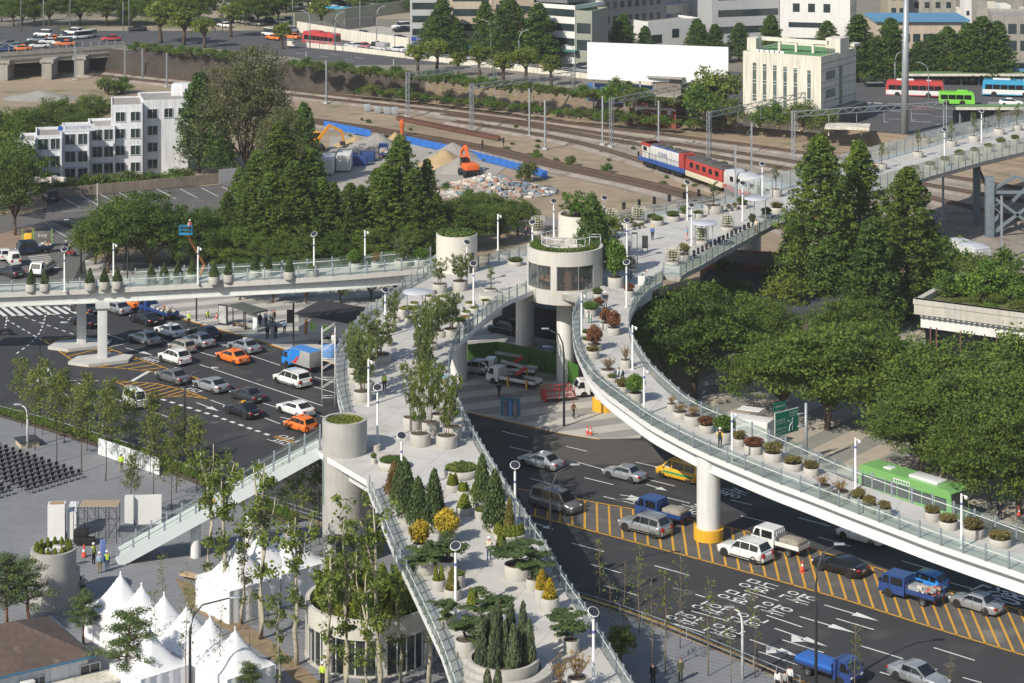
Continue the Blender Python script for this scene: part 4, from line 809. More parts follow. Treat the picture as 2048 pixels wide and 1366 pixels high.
# plant wording, size in tub-widths (w) and height in metres
PW = {'grass': ('low green grass', .97, .6), 'turf': ('dark turf', .97, .6), 'dry': ('dry brown grass', .95, .5), 'hosta': ('leafy groundcover', .97, .9), 'tree': ('slim young trees', 1.5, 4.2), 'will': ('a tall willowy shrub', 1.5, 3.4), 'cherry': ('a thin young tree', 1.5, 2.6), 'shrub': ('a round shrub', 1.0, .8), 'green': ('a green bush', 1.35, 1.6), 'red': ('a red-brown shrub', 1.3, 1.5), 'dryshrub': ('an olive azalea', 1.0, .9), 'twig': ('bare twigs', 1.0, 1.4), 'rose': ('a rose bush', 1.2, 1.8), 'thuja': ('small thujas', .8, .9), 'cone': ('a clipped dark cone', .85, 1.45), 'spruce': ('a tall dark conifer', 1.5, 4), 'brown': ('a browned conifer', 1.2, 3), 'column': ('a slender conifer', .6, 4), 'gold': ('a yellow conifer', 1.7, 2.2), 'goldcone': ('a golden thuja', .8, 1.5), 'cypress': ('a blue cypress', .5, 3), 'juni': ('a spreading juniper', 2.2, 2.1), 'bamboo': ('bamboo', 1, 2.5), 'cycad': ('a clipped round topiary', 1, 1.3)}
def planter(where, pf, x, y, w, h, plant, ph=None, pw=1.0, n=1):
	p = pf(x, y); k = ppm(y, p.z); W = w / k; H = max(0.3, h / k); c = Vector((p.x, p.y + W * 0.42, p.z if pf is not PR else pf(x, y - w * 0.06).z - 0.0)); c.z -= 0.03
	word, fw, fh = PW[plant]; art = word.split(' ', 1)[-1] if word.startswith(('a ', 'an ')) else word
	TUB.put(c, 0, 'concrete tub with %s, %s' % (art, where), 'concrete planters of the overpass', (W, W, H))
	hh = (ph / k) if ph else fh * 1.0; ww = W * fw * pw
	lab = '%s growing in a tub, %s' % (art, where)
	if plant in ('grass', 'turf', 'dry', 'hosta'): ww = W * 0.97; hh = 1.3
	for i in range(n):
		o = Vector((0, 0, H * 0.92))
		if n > 1: a = 2 * PI * i / n + 0.5; o += Vector((math.cos(a) * W * .2, math.sin(a) * W * .2, 0))
		l2 = lab if n == 1 else 'one of %d thujas in a tub, %s' % (n, where)
		PK[plant].put(c + o, RND.uniform(0, 6.28), l2, 'plants in the overpass planters' if n == 1 else 'thuja clusters ' + where, (ww * (0.5 if n > 1 else 1), ww * (0.5 if n > 1 else 1), hh * RND.uniform(.93, 1.07)))
def zone(phrase, pf, rows, start=0):
	for i, r in enumerate(sorted(rows, key=lambda r: r[0] if 'from the left' in phrase else r[1])): planter('%s %s' % (ORD[i + start], phrase), pf, *r)
PH = lambda x, y: P(x, y, 10.8)
zone('from the top, left of the main deck', PD, [(828, 616, 19, 9, 'grass'), (818, 637, 47, 17, 'grass'), (821, 648, 23, 11, 'grass'), (792, 646, 17, 10, 'tree', 55), (780, 665, 30, 12, 'tree', 60), (772, 694, 26, 14, 'grass'), (757, 729.5, 48, 17, 'will', 78), (709, 752, 30, 16, 'will', 80), (712, 766, 26, 16, 'will', 88), (728, 784, 40, 18, 'tree', 95), (724, 805, 38, 20, 'will', 110)])
zone('from the top, main deck thicket', PD, [(902, 675, 31, 15, 'will', 75), (878, 676, 30, 13, 'will', 70), (862, 702, 28, 14, 'will', 90), (853, 724, 28, 14, 'tree', 95), (846, 745, 28, 15, 'will', 105), (842, 764, 28, 16, 'tree', 110), (851, 778, 28, 15, 'will', 100), (877, 850, 31, 20, 'tree', 105), (823.6, 861, 38, 24, 'tree', 118), (860, 872, 38, 26, 'tree', 120), (904, 881, 40, 25, 'tree', 100), (840, 895, 42, 25, 'tree', 115), (893, 899, 43, 25, 'tree', 100)])
zone('from the top, left of the café', PD, [(879, 587, 30, 18, 'tree', 48), (920, 583, 31, 19, 'will', 55), (857.6, 601, 17, 8, 'grass'), (886, 603, 22, 9, 'grass'), (869, 612, 22, 9, 'grass'), (940, 616, 22, 9, 'grass'), (948, 626, 19, 9, 'grass'), (932, 634, 20, 9, 'grass'), (929, 645, 21, 10, 'dry'), (920, 653, 24, 10, 'shrub', 8), (971, 611, 20, 9, 'grass'), (1031, 533, 30, 9, 'shrub', 9), (1010, 519, 22, 9, 'shrub', 10)])
planter('standing on a wide low disc beside the café', PD, 981.6, 590, 28, 11, 'cherry', 45)
q = PD(981.6, 603); b = MB(); b.lathe([(1.35, 0), (1.35, 0.55), (1.25, 0.58), (0, 0.58)], (q.x, q.y + 1.1, q.z - .02), 0, 36); tag(b.build('round_bench', PLNT), 'wide low concrete disc bench under a planter left of the café', 'bench')
for x, y, w, h, lab in ((862, 590, 18, 9, 'small flat concrete stool beside the tree tubs left of the café'), (752, 904, 18, 13, 'flat-topped round concrete stool at the head of the lower deck')):
	q = PD(x, y); k = ppm(y, q.z); b = MB(); b.cyl((q.x, q.y + w / k / 2, q.z - .02), w / k / 2, h / k, 0, 28); tag(b.build('stool', PLNT), lab, 'stool')
zone('from the left, back of the upper deck', PH, [(1232, 462, 12, 6, 'shrub', 6), (1242, 461, 10, 6, 'shrub', 6), (1256, 455, 25, 9, 'shrub', 12), (1272, 459, 13, 6, 'shrub', 6), (1283, 457, 11, 6, 'shrub', 6), (1305, 445, 22, 9, 'shrub', 9), (1315, 452, 27, 11, 'shrub', 10), (1347, 444, 28, 11, 'shrub', 12), (1368, 436, 18, 9, 'bamboo', 16), (1397, 436, 22, 9, 'shrub', 6), (1429, 429, 39, 17, 'cherry', 42), (1458, 423, 11, 6, 'rose', 12), (1470, 421, 11, 6, 'rose', 12), (1486, 418, 24, 8, 'shrub', 18), (1553, 395, 23, 16, 'cherry', 45)])
zone('from the left, front of the upper deck', PH, [(1232, 577, 32, 21, 'green', 80), (1216, 545, 28, 16, 'will', 60), (1368, 522, 26, 12, 'rose', 26), (1505, 452, 14, 8, 'cycad', 18), (1534, 437, 21, 9, 'shrub', 14), (1555, 425, 25, 9, 'dryshrub', 12)])
zone('from the left, far right deck', PH, [(1832, 349, 20, 12, 'shrub', 8), (1862, 340, 22, 10, 'shrub', 8), (1892, 332, 20, 11, 'shrub', 10), (1921, 322, 22, 12, 'shrub', 11), (1951, 313, 18, 11, 'shrub', 9), (1979, 305, 18, 11, 'shrub', 9), (2004, 297, 20, 12, 'shrub', 10), (2032, 289, 18, 11, 'shrub', 9), (1838, 316, 22, 12, 'cherry', 42), (1765, 340, 22, 12, 'cherry', 40), (1905, 294, 22, 12, 'cherry', 36), (1950, 284, 22, 12, 'cherry', 40), (2000, 270, 22, 12, 'cherry', 40), (2036, 262, 20, 12, 'cherry', 38), (1730, 352, 22, 12, 'cherry', 42)])
zone('from the top, upper ramp', PR, [(1195, 597, 21, 9, 'shrub', 12), (1258.6, 594, 21, 12, 'red', 16), (1198, 625, 20, 13, 'red', 20), (1181, 634, 25, 15, 'green', 16), (1212, 659, 24, 12, 'red', 34), (1228, 671, 27, 14, 'red', 40), (1173, 674, 20, 8, 'shrub', 7), (1176, 690, 22, 9, 'shrub', 8), (1189, 703, 30, 12, 'red', 45), (1186, 719, 26, 16, 'dryshrub', 11), (1252, 737, 22, 16, 'twig', 30), (1217, 757.6, 33, 16, 'twig', 30), (1225, 766, 18, 10, 'shrub', 8), (1245, 788, 24, 14, 'dryshrub', 18), (1271, 808, 30, 20, 'green', 40), (1344, 823, 20, 14, 'twig', 20), (1362, 838, 31, 12, 'twig', 20), (1387, 852, 37, 18, 'twig', 22)])
zone('from the top, lower ramp', PR, [(1414, 867, 31, 15, 'red', 20), (1450, 883, 33, 17, 'green', 34), (1480, 893, 26, 14, 'dryshrub', 17), (1509, 910, 38, 16, 'red', 18), (1548, 925, 40, 17, 'rose', 24), (1587.6, 943, 40, 14, 'dryshrub', 15), (1624, 953, 31, 15, 'dryshrub', 15), (1647, 988, 38, 13, 'twig', 24), (1683, 1003, 40, 16, 'twig', 26), (1719, 1012, 32, 14, 'dryshrub', 20), (1741, 1027, 32, 15, 'dryshrub', 19), (1770, 1037, 32, 18, 'dryshrub', 15), (1867.5, 1044, 32, 17, 'dryshrub', 15), (1900, 1061.5, 39, 16, 'dryshrub', 15), (1951, 1078.6, 44, 18, 'dryshrub', 20), (2004, 1097, 46, 16, 'dryshrub', 17)])
zone('from the top, left of the lower deck', PD, [(747, 928, 12, 12, 'shrub', 12), (784, 943.5, 59, 17, 'turf'), (788, 1003, 24, 20, 'brown', 60, 1.3), (800, 1022, 28, 20, 'spruce', 82, .95), (812, 1046, 30, 24, 'spruce', 95), (836, 1064, 30, 24, 'spruce', 88), (868, 1068, 34, 22, 'spruce', 110, .9), (839, 1115, 27, 26, 'gold', 52, 1.0), (893, 1092, 34, 20, 'gold', 55, .9), (848, 1152, 42, 28, 'juni', 22, .9), (893, 1152, 42, 28, 'juni', 48, 1.0), (913, 1178, 34, 26, 'shrub', 8), (877, 1184, 30, 22, 'thuja', 30, 1, 2), (905, 1203, 36, 22, 'column', 42, 1.2), (946, 1232, 32, 22, 'thuja', 30, 1, 3), (985, 1272, 42, 28, 'juni', 55, 1.1), (893, 1257, 26, 24, 'juni', 36, 1.2), (931, 1318, 43, 34, 'juni', 46, .8)])
zone('from the top, right of the lower deck', PD, [(924, 936, 12, 8, 'shrub', 8), (922, 960, 72, 16, 'hosta'), (905.5, 986, 29, 15, 'thuja', 22, 1.1, 3), (927, 998, 28, 15, 'thuja', 18, 1.1, 3), (949, 1006, 22, 15, 'thuja', 24, 1), (928, 1033, 32, 16, 'thuja', 27, 1.1), (964, 1018, 30, 17, 'spruce', 88, .85), (961, 1040, 24, 17, 'shrub', 6), (990, 1068, 34, 20, 'spruce', 106, 1.0), (1019, 1088, 66, 15, 'column', 70, .55), (1003, 1117, 30, 21, 'thuja', 26, 1, 3), (1036, 1163, 56, 28, 'juni', 50, 1.0), (1066, 1184, 28, 24, 'juni', 42, 1.2), (1083, 1205, 28, 25, 'goldcone', 42, 1.1), (1100, 1227, 38, 28, 'goldcone', 40, .9), (1123, 1284, 27, 28, 'juni', 42, 1.1), (1143, 1309, 32, 26, 'juni', 52, 1.1), (1156, 1390, 42, 30, 'twig', 60, 1.3), (1120, 1400, 36, 28, 'twig', 55, 1.2)])
c = PD(1019, 1088);
for i in range(9):
	a = -0.3 - 2.6 * i / 8; PK['thuja'].put(c + Vector((math.cos(a) * 1.0, 1.1 + math.sin(a) * 0.95, 0.5)), a, 'small thuja in the ring around the slender conifer on the lower deck', 'thuja ring around the slender conifer', (0.5, 0.5, 0.85))
for i, (x, y) in enumerate([(60, 584), (88, 583), (178, 581), (207, 579), (233, 578), (301, 570), (327, 569), (355, 567.5), (383, 564), (427, 569), (456, 565), (509, 556), (534, 554), (578, 559)]):
	planter('%s from the left, left branch' % ORD[i], PB, x, y, 22, 15, 'cone', 30 + (i > 10) * 4)
zone('from the left, branch near white tower', PB, [(624, 554, 26, 13, 'shrub', 12), (709, 540, 25, 13, 'green', 30), (752, 537, 20, 12, 'twig', 22), (805, 536, 34, 14, 'will', 45), (841, 533, 26, 13, 'green', 24)])
# two-tier round planter with blue cypresses at the bottom
p = PD(1007, 1384); b = MB()
arcwall(b, p + Vector((0, 2.35, 0)), 2.35, 0, 2 * PI, p.z - .05, p.z + 1.35, 0.22, 0, 64); arcwall(b, p + Vector((0.1, 2.2, 0)), 3.15, rd(-150), rd(40), p.z - .05, p.z + 0.75, 0.75, 0, 60); arcwall(b, p + Vector((0.05, 2.3, 0)), 2.75, rd(-170), rd(-120), p.z, p.z + 1.05, 0.4); t2 = thing('planter', 'big two-tiered round concrete planter full of blue cypresses at the bottom', 'planter'); b.build('tub', PLNT, t2)
b = MB(); b.cyl((p.x, p.y + 2.35, p.z + 0.9), 2.14, 0.2, 0, 40); b.build('soil', SOIL, t2)
for i in range(14):
	a = i * 2.4; r = 1.75 * math.sqrt((i + .5) / 14); PK['cypress' if i != 6 else 'brown'].put((p.x + r * math.cos(a), p.y + 2.35 + r * math.sin(a), p.z + 1.05), a, 'blue cypress standing in the big two-tiered round planter' if i != 6 else 'browned cypress among the blue ones in the two-tiered planter', 'cypresses of the two-tiered planter', (0.85, 0.85, RND.uniform(2.4, 3.9)))
for i, (x, y) in enumerate(((975, 1428), (996, 1424))): PK['cypress'].put(PD(x, y), i, 'blue cypress in front of the two-tiered planter, %s one' % ('left', 'right')[i], 'cypresses of the two-tiered planter', (0.85, 0.85, 2.8))
# plants on tower tops and café roof
for i, (tt, k, hh) in enumerate(((TOW1, 'turf', 5), (TOW2, 'bamboo', 3.0), (TOW3, 'grass', 2))):
	PK[k].put((tt[1].x, tt[1].y, tt[3] - 0.02), i, ('dark grass filling the top of the white round tower', 'tall bamboo rising out of the round tower behind the café', 'dry grass on top of the tall grey lift tower')[i], None, (tt[2] * 2.0 * (1 if k != 'bamboo' else .85),) * 2 + (hh,))
for i in range(15):
	a = 2 * PI * i / 15; PK['thuja'].put((TOW4[1].x + 1.4 * math.cos(a), TOW4[1].y + 1.4 * math.sin(a), TOW4[3]), a, 'small thuja in the ring on top of the grey concrete shaft', 'thujas on the grey shaft', (0.5, 0.5, 0.8))
b = MB()
for i in range(6): b.bbox((TOW4[1].x + RND.uniform(-.7, .7), TOW4[1].y + RND.uniform(-.7, .7), TOW4[3] + .15), (RND.uniform(.4, .7), RND.uniform(.4, .6), .45), .1, 0, i);
o = b.build('rocks', CONC); o['kind'] = 'stuff'; tag(o, 'grey rocks among the thujas on top of the concrete shaft', 'rocks')
for i in range(22):
	a = rd(150 + i * 9); r = 3.45; PK['shrub' if i % 2 else 'bamboo'].put((cc.x + r * math.cos(a), cc.y + r * math.sin(a), 14.45), i, 'leafy shrub of the green rim on the café roof', 'shrubs on the café roof', (1.0, 1.0, 1.3))
# trellis cages around some tubs
def cage_kit():
	t = thing('trellis', '', 'trellis'); b = MB()
	for k in range(14):
		a = 2 * PI * k / 14; b.tube([(.85 * math.cos(a), .85 * math.sin(a), .5), (.85 * math.cos(a), .85 * math.sin(a), 2.1)], 0.025, 0, 5)
	for z in (.55, .85, 1.15, 1.45, 1.75, 2.08): b.tube(arcpts(Vector((0, 0, 0)), .85, 0, 360, z, 24), 0.022, 0, 5, False)
	b.build('wire_frame', mat('cream_wire', (0.6, 0.57, 0.46), 0.6), t); return t
CG = Kit(cage_kit)
for x, y, lab in ((1278, 449, 'beside the back shrubs, left of the spotlights'), (1404, 490, 'under the nearer lavender canopy'), (1456, 463, 'beside the farther spotlights on the front edge'), (1346, 532, 'at the ramp corner'), (1222, 455, 'right of the bamboo tower, nearest the dark tree'), (1262, 545, 'around the climbing plant beside the ramp head'), (1076, 470, 'left of the bamboo tower, tallest one')):
	q = PH(x, y); planter('inside a cream trellis ' + ' '.join(lab.split()[:6]), PH, x, y, 27, 8, 'rose' if x in (1346, 1262) else 'bamboo', 26, .7); CG.put((q.x, q.y + 0.75, q.z), x, 'cream wire trellis cage ' + lab, 'trellis cages')
# ---------------------------------------------------------------- trees
TK = {'zel': [tree_kit('broad_tree', broad(11, 14, L_ZEL)), tree_kit('broad_tree', broad(11, 14, L_ZEL, 78, 270, .2, .5, .155, BARK, (.8, 1.5), 9))],
	'dark': [tree_kit('broad_tree', broad(12, 13, leafmat('deep_green_leaf', (0.047, 0.092, 0.022)), 78, 290, .14, .55, .15, BARK, (.7, 1.3), 9))],
	'meta': [tree_kit('dawn_redwood', conic(17, 9.2, L_META, 34, 780, .135, .05, .5, .62, BARK, .7, .5, (.4, .85))), tree_kit('dawn_redwood', conic(17, 8.6, L_META, 34, 760, .135, .06, .55, .68, BARK, .7, .55, (.4, .8)))],
	'gink': [tree_kit('ginkgo_tree', conic(13, 7, L_GINK, 56, 230, .17, .16, .05, .55, BARK, .7, .3, (.7, 1.2))), tree_kit('ginkgo_tree', conic(13, 6.4, L_GINK, 56, 230, .17, .14, .1, .6, BARK, .7, .4, (.7, 1.1)))],
	'pop': [tree_kit('grey_poplar', broad(21, 16, L_GREY, 64, 680, .08, .8, .17, BARK, (.8, 1.5), 13))],
	'str': [tree_kit('street_tree', broad(6, 4.6, leafmat('light_leaf', (0.095, 0.135, 0.035)), 40, 90, .42, .8, .16, BARK, (.4, .75), 5)), tree_kit('street_tree', broad(6, 4.4, MATS['light_leaf'], 36, 80, .4, .8, .16, BARK, (.4, .75), 6))],
	'young': [tree_kit('young_tree', sparse(8, 4.2, L_YOUNG, 22, 18, .10, BARK, .4, .055, .5)), tree_kit('young_tree', sparse(8, 4.6, L_YOUNG, 20, 18, .10, BARK, .38, .055, .5))],
	'bare': [tree_kit('bare_young_tree', sparse(7.5, 2.6, L_YOUNG, 18, 5, .1, TWIG, .3, .05, .4, .02, .45)), tree_kit('bare_young_tree', sparse(7.5, 2.8, L_YOUNG, 16, 5, .1, TWIG, .3, .05, .4, .02, .35))],
	'plane': [tree_kit('plane_tree', plane(13)), tree_kit('plane_tree', plane(13)), tree_kit('plane_tree', plane(13))],
	'pine': [tree_kit('pine_tree', pine(6.5, 5.5)), tree_kit('pine_tree', pine(6.5, 5))],
	'bush': [tree_kit('wild_bush', broad(3, 4, L_IVY, 44, 70, .04, .8, .13, TWIG, (.4, .8), 5), 'bush'), tree_kit('wild_bush', broad(3, 4, L_SHR, 44, 70, .04, .8, .13, TWIG, (.4, .8), 5), 'bush')]}
TH = {'zel': 11, 'dark': 12, 'meta': 17, 'gink': 13, 'pop': 21, 'str': 6, 'young': 8, 'bare': 7.5, 'plane': 13, 'pine': 6.5, 'bush': 3}
TN = [0]
def tree(kind, x, y, h, label, w=1.0, pf=None, group=None, rz=None):
	TN[0] += 1; k = TK[kind][TN[0] % len(TK[kind])]; p = (pf or (lambda a, c: P(a, c)))(x, y); s = h / TH[kind]
	return k.put(p, TN[0] * 1.7 if rz is None else rz, label, group or {'zel': 'broad trees', 'dark': 'broad trees', 'meta': 'dawn redwoods', 'gink': 'ginkgo trees'}.get(kind), (s * w, s * w, s))
for a in [('meta', 560, 505, 18.5, 'tallest light green dawn redwood of the left clump', 1.45), ('meta', 515, 495, 14, 'dawn redwood on the left shoulder of the left clump', 1.5), ('meta', 622, 500, 14.5, 'dawn redwood on the right shoulder of the left clump', 1.55), ('meta', 480, 470, 10, 'low dawn redwood beside the car park at the left of the clump', 1.3), ('meta', 668, 505, 10, 'shorter dawn redwood between the two redwood clumps', 1.3),
		('meta', 800, 508, 16.8, 'tall pointed dawn redwood in front of the orange excavator', 1.3), ('meta', 854, 500, 13, 'narrow pointed dawn redwood left of the rubble heap', 1.15), ('meta', 755, 505, 12, 'dawn redwood on the left of the tall pointed pair', 1.4), ('meta', 722, 512, 10, 'low dawn redwood in front of the white containers', 1.3), ('meta', 825, 510, 11, 'low dawn redwood between the two pointed ones', 1.2),
		('zel', 905, 503, 7, 'round tree directly behind the white round tower', .9), ('zel', 955, 496, 6.5, 'loose tree between white tower and café, in front of the rubble', .8), ('zel', 1000, 486, 5.5, 'low tree right of the white tower beside the grey lane', .85),
		('dark', 300, 545, 11, 'wide dark tree in front of the car park', 1.2), ('zel', 215, 548, 8.5, 'dark tree left of the wide one, behind the cone tubs', .95), ('dark', 395, 548, 9, 'dark tree behind the blue lift platform', 1.0), ('zel', 460, 548, 6.5, 'tree in front of the left redwood clump, nearest the lift platform', 1.0), ('zel', 530, 548, 5.5, 'tree directly below the tallest redwood', 1.0), ('zel', 600, 547, 5.5, 'tree behind the left branch right of the tallest redwood', 1.0), ('dark', 668, 542, 5.5, 'dark tree behind the left branch at its middle', 1.0), ('zel', 740, 532, 5.5, 'tree behind the left branch below the low redwoods', 1.0), ('zel', 815, 524, 5.5, 'tree behind the left branch next to the white tower', .9),
		('zel', 30, 472, 13, 'leafy tree at the left edge beside the street corner', .62), ('zel', -15, 420, 12, 'leafy tree cut by the left edge above the street corner', 1.2), ('zel', 55, 305, 8.5, 'bushy tree left behind the white office block', 1), ('zel', 115, 285, 8.5, 'bushy tree behind the low wing of the white office block', 1.0), ('zel', 185, 268, 7.5, 'bushy tree behind the taller part of the white office block', 1.0), ('zel', 5, 320, 9, 'bushy tree at the left edge beside the white office block', 1), ('zel', 150, 300, 7, 'low tree behind the company banner', 1.0), ('gink', 20, 375, 8, 'small tree hugging the left end of the white office block', 1.0),
		('pop', 495, 350, 22, 'huge grey-green poplar right of the white office block', 1.0), ('gink', 398, 345, 17, 'tall dark tree touching the right end of the white office block', 1.0), ('gink', 608, 370, 13.5, 'dark tree on the right flank of the huge poplar', 1.0), ('pop', 565, 368, 13, 'grey-green tree below the huge poplar, left of the redwoods', 1.0), ('gink', 440, 352, 12, 'dark tree between office block and huge poplar', 1.1),
		('meta', 1640, 640, 23, 'tallest dawn redwood on the right, in front of the upper deck', 1.25), ('meta', 1718, 610, 21, 'dawn redwood second from the left of the right clump', 1.3), ('meta', 1815, 640, 19, 'dawn redwood at the right end of the right clump', 1.45), ('gink', 1742, 668, 14, 'pale feathery tree in front of the right redwood clump', 1.2), ('meta', 1590, 610, 12, 'shorter dawn redwood at the left foot of the tallest one', 1.2), ('meta', 1860, 630, 12, 'low dawn redwood left of the planted roof', 1.2), ('gink', 1660, 655, 11, 'dark tree filling the foot of the right redwood clump', 1.3),
		('str', 1572, 672, 7, 'small bright tree left below the right redwoods', 1.2), ('str', 1455, 590, 4.5, 'small tree in the shade behind the round dark tree', 1.2), ('dark', 1388, 800, 13, 'big round dark tree inside the curve of the ramp', 1.0), ('dark', 1330, 760, 8.5, 'lower dark tree against the bend of the ramp', 1.0), ('zel', 1655, 862, 11.5, 'wide flat tree above the green road sign', 1.15), ('zel', 1562, 835, 9, 'flat tree left of the green road sign above the white truck', 1.1), ('zel', 1745, 860, 11, 'wide tree behind the sign, under the stacked red pallets', 1.05), ('zel', 1880, 900, 10.5, 'wide tree in front of the dark glass hall', 1.2), ('zel', 1840, 952, 8.8, 'tree with a leaning dark trunk right of the green sign', 1.2), ('zel', 1985, 960, 11, 'bright wide tree at the right edge above the pavement', 1.2), ('zel', 2040, 1030, 10.5, 'wide tree at the right edge whose trunk stands by the cone', 1.1), ('zel', 2075, 880, 11, 'wide tree cut by the right edge in front of the hall', 1.2), ('zel', 1930, 1005, 8, 'tree behind the green bus at the right', 1.0)]:
	tree(*a)
tree('gink', 1185, 560, 9.5, 'dark leafy tree right of the café rising above its roof', 1.0, PH); tree('str', 1205, 520, 5.5, 'smaller leafy tree behind the dark one right of the café', 1.0, PH)
for i, (x, y, h) in enumerate([(1245, 114, 9.5), (1290, 115, 7), (1395, 118, 9), (1430, 124, 8.5), (1478, 126, 9), (1542, 128, 11), (1655, 126, 9.5), (1715, 168, 14.5), (1748, 170, 10), (1782, 170, 14), (1838, 168, 9), (1862, 168, 10.5), (1895, 168, 12), (1935, 170, 13), (1965, 172, 14.5), (1995, 172, 13.5)]):
	tree('gink', x, y, h, 'ginkgo along the far right street, %s from the left' % ORD[i], 1.5, PT, 'ginkgoes of the far right street')
for i, (x, y, h, w) in enumerate([(862, 116, 9, 1.1), (885, 119, 13.5, 1.1), (912, 120, 9, 1.0), (970, 122, 13, .95), (1018, 130, 14.5, 1.15), (1077, 134, 13.5, 1.2)]):
	tree('gink', x, y, h, 'tall ginkgo before the far shop blocks, %s from the left' % ORD[i], w * 1.35, PT, 'ginkgoes before the shop blocks')
for i, (x, y, h) in enumerate([(836, 150, 6.8), (873, 142, 6.6), (916, 152, 5), (960, 154, 6.5), (1006, 168, 6.4), (1050, 166, 7.2), (1103, 172, 6.2)]):
	tree('str', x, y, h, 'small round street tree along the near verge of the far road, %s from the left' % ORD[i], 1.05, PT, 'street trees of the far road')
for i, (x, y, h) in enumerate([(322, 86, 9.5), (367, 90, 8.5), (408, 96, 7), (565, 98, 6), (462, 74, 8), (640, 62, 8)]):
	tree('str', x, y, h, 'bright tree beside the far left junction, %s from the left' % ORD[i], 1.1, PT, 'trees of the far junction')
for i in range(44):
	x = 4 + i * 19.6 + RND.uniform(-8, 8); tree('zel' if i % 3 else 'gink', x, RND.choice((22, 34, 44, 52)) if x < 560 else RND.choice((10, 16, 26)), RND.uniform(7, 11), 'park tree along the top edge, %s from the left' % (ORD + ['thirtieth'] + ['thirty-' + s for s in ORD[:9]] + ['fortieth'] + ['forty-' + s for s in ORD[:9]])[i], 0.95, PT, 'park trees beyond the junction')
for i, (x, y, h) in enumerate([(44, 853, 7), (85, 869, 7.5), (70, 901, 8), (129, 886, 7.5), (113, 925, 8.4), (174, 903, 7.6), (164, 944, 8.4), (222, 915, 7.8), (211, 962, 8.6), (262, 945, 8), (309, 1012, 8.2), (262, 1040, 6), (352, 985, 8), (395, 1010, 8), (345, 1035, 7), (300, 948, 7.8), (592, 1105, 8), (640, 1090, 7.6)]):
	tree('young', x, y, h, 'slender young tree of the plaza, %s from the left edge' % ORD[i], 1.0, lambda a, c: P(a, c, .12), 'slender plaza trees')
for i, (x, y, h, n) in enumerate([(415, 1207, 14, ''), (451, 1227, 13, ''), (484, 1248, 9, ''), (521, 1278, 15, ''), (593, 1330, 12, ''), (560, 1400, 8, ''), (694, 1385, 14, ''), (655, 1420, 12, ''), (762, 1395, 15, ''), (803, 1372, 9.5, ''), (858, 1372, 11, ''), (735, 1440, 11, '')]):
	tree('plane', x, y, h, 'pollarded plane tree with pale bark in the foreground, %s from the left' % ORD[i], 1.0, lambda a, c: P(a, c, .12), 'plane trees in the foreground')
for i, (x, y, h, n) in enumerate([(10, 1268, 6.5, 'at the left edge beside the grey shaft'), (62, 1262, 6.0, 'in front of the grey shaft'), (168, 1290, 4.5, 'behind the hipped roof'), (245, 1395, 6.8, 'in front of the white tents'), (500, 1420, 3.6, 'at the bottom between the plane trees')]):
	tree('pine', x, y, h, 'bushy pine tree ' + n, 1.05, lambda a, c: P(a, c, .12), 'pine trees in the foreground')
for i, (x, y, h) in enumerate([(1199, 1243, 6.8), (1247, 1310, 7.4), (1278, 1268, 7.6), (1305, 1347, 7.5), (1331, 1343, 8), (1360, 1297, 7.6), (1416, 1352, 7.6), (1462, 1378, 6.8), (1510, 1356, 7), (1220, 1330, 6.5), (1710, 1420, 6.4), (1900, 1440, 5)]):
	tree('bare', x, y, h, 'nearly bare slender tree right of the lower deck, %s from the left' % ORD[sorted([1199, 1247, 1278, 1305, 1331, 1360, 1416, 1462, 1510, 1220, 1710, 1900]).index(x)], 1.0, lambda a, c: P(a, c, .12), 'bare slender trees')
for i, (x, y, h) in enumerate([(310, 1345, 6.5), (375, 1300, 7), (372, 1400, 8.5), (440, 1400, 7.5), (325, 1240, 5.5), (500, 1300, 5.5)]):
	tree('bare', x, y, h, 'nearly bare slender tree among the white tents, %s from the left' % ORD[[310, 325, 372, 375, 440, 500].index(x)], 0.9, lambda a, c: P(a, c, .12), 'bare trees among the tents')
tree('str', 1242, 1345, 3.4, 'leafy shrub tree beside the lower deck at the bottom', 1.0)
# wild bushes: bank, yard, roof
for i, (x, y, h, lab) in enumerate([(1430, 228, 8.5, 'tall bush tree between billboard and white windowed building'), (1405, 236, 6, 'bush right of the brick signal house'), (1460, 245, 4.5, 'bush at the left corner of the white windowed building'), (1225, 205, 4.5, 'bush under the left end of the billboard'), (1265, 212, 3.8, 'bush under the middle of the billboard'), (1555, 252, 4.5, 'dark bush at the foot of the white windowed building'), (1605, 258, 5, 'dark bush near the gantry before the white building'), (1520, 250, 3.5, 'low dark bush left of the gantry column'), (1650, 262, 4, 'dark bush at the right foot of the white building'), (1690, 275, 3, 'low bush beside the flat white canopy'), (215, 190, 4, 'bush on the bare earth behind the office block'), (245, 186, 3.4, 'second bush on the bare earth behind the office block'), (1055, 362, 3.2, 'bush at the right end of the rubble heap'), (938, 402, 2.0, 'bush in front of the rubble heap'), (965, 412, 1.8, 'smaller bush in front of the rubble heap'), (1074, 318, 1.6, 'tiny bush beside the track, left one'), (1142, 332, 1.8, 'tiny bush beside the track, middle one'), (1214, 345, 1.6, 'tiny bush beside the track, right one'), (1930, 545, 4.5, 'bush left behind the planted roof'), (895, 388, 1.8, 'bush behind the narrow redwood'), (1000, 418, 1.8, 'bush right of the rubble below the lane')]):
	tree('bush', x, y, h, lab, 1.0, PT if y < 270 and x > 700 else None, 'wild bushes')
for i in range(48):  # shrubs on the bank crest
	x = 585 + i * 17; y = 131 + i * 1.85 + (x > 1000) * -2 + (i % 2) * 2.5
	if x < 1400: tree('bush', x, y + 2, RND.uniform(1.3, 2.4), 'low green bush in the hedge on the crest of the bank', 1.7, PT, 'bushes on the bank crest')
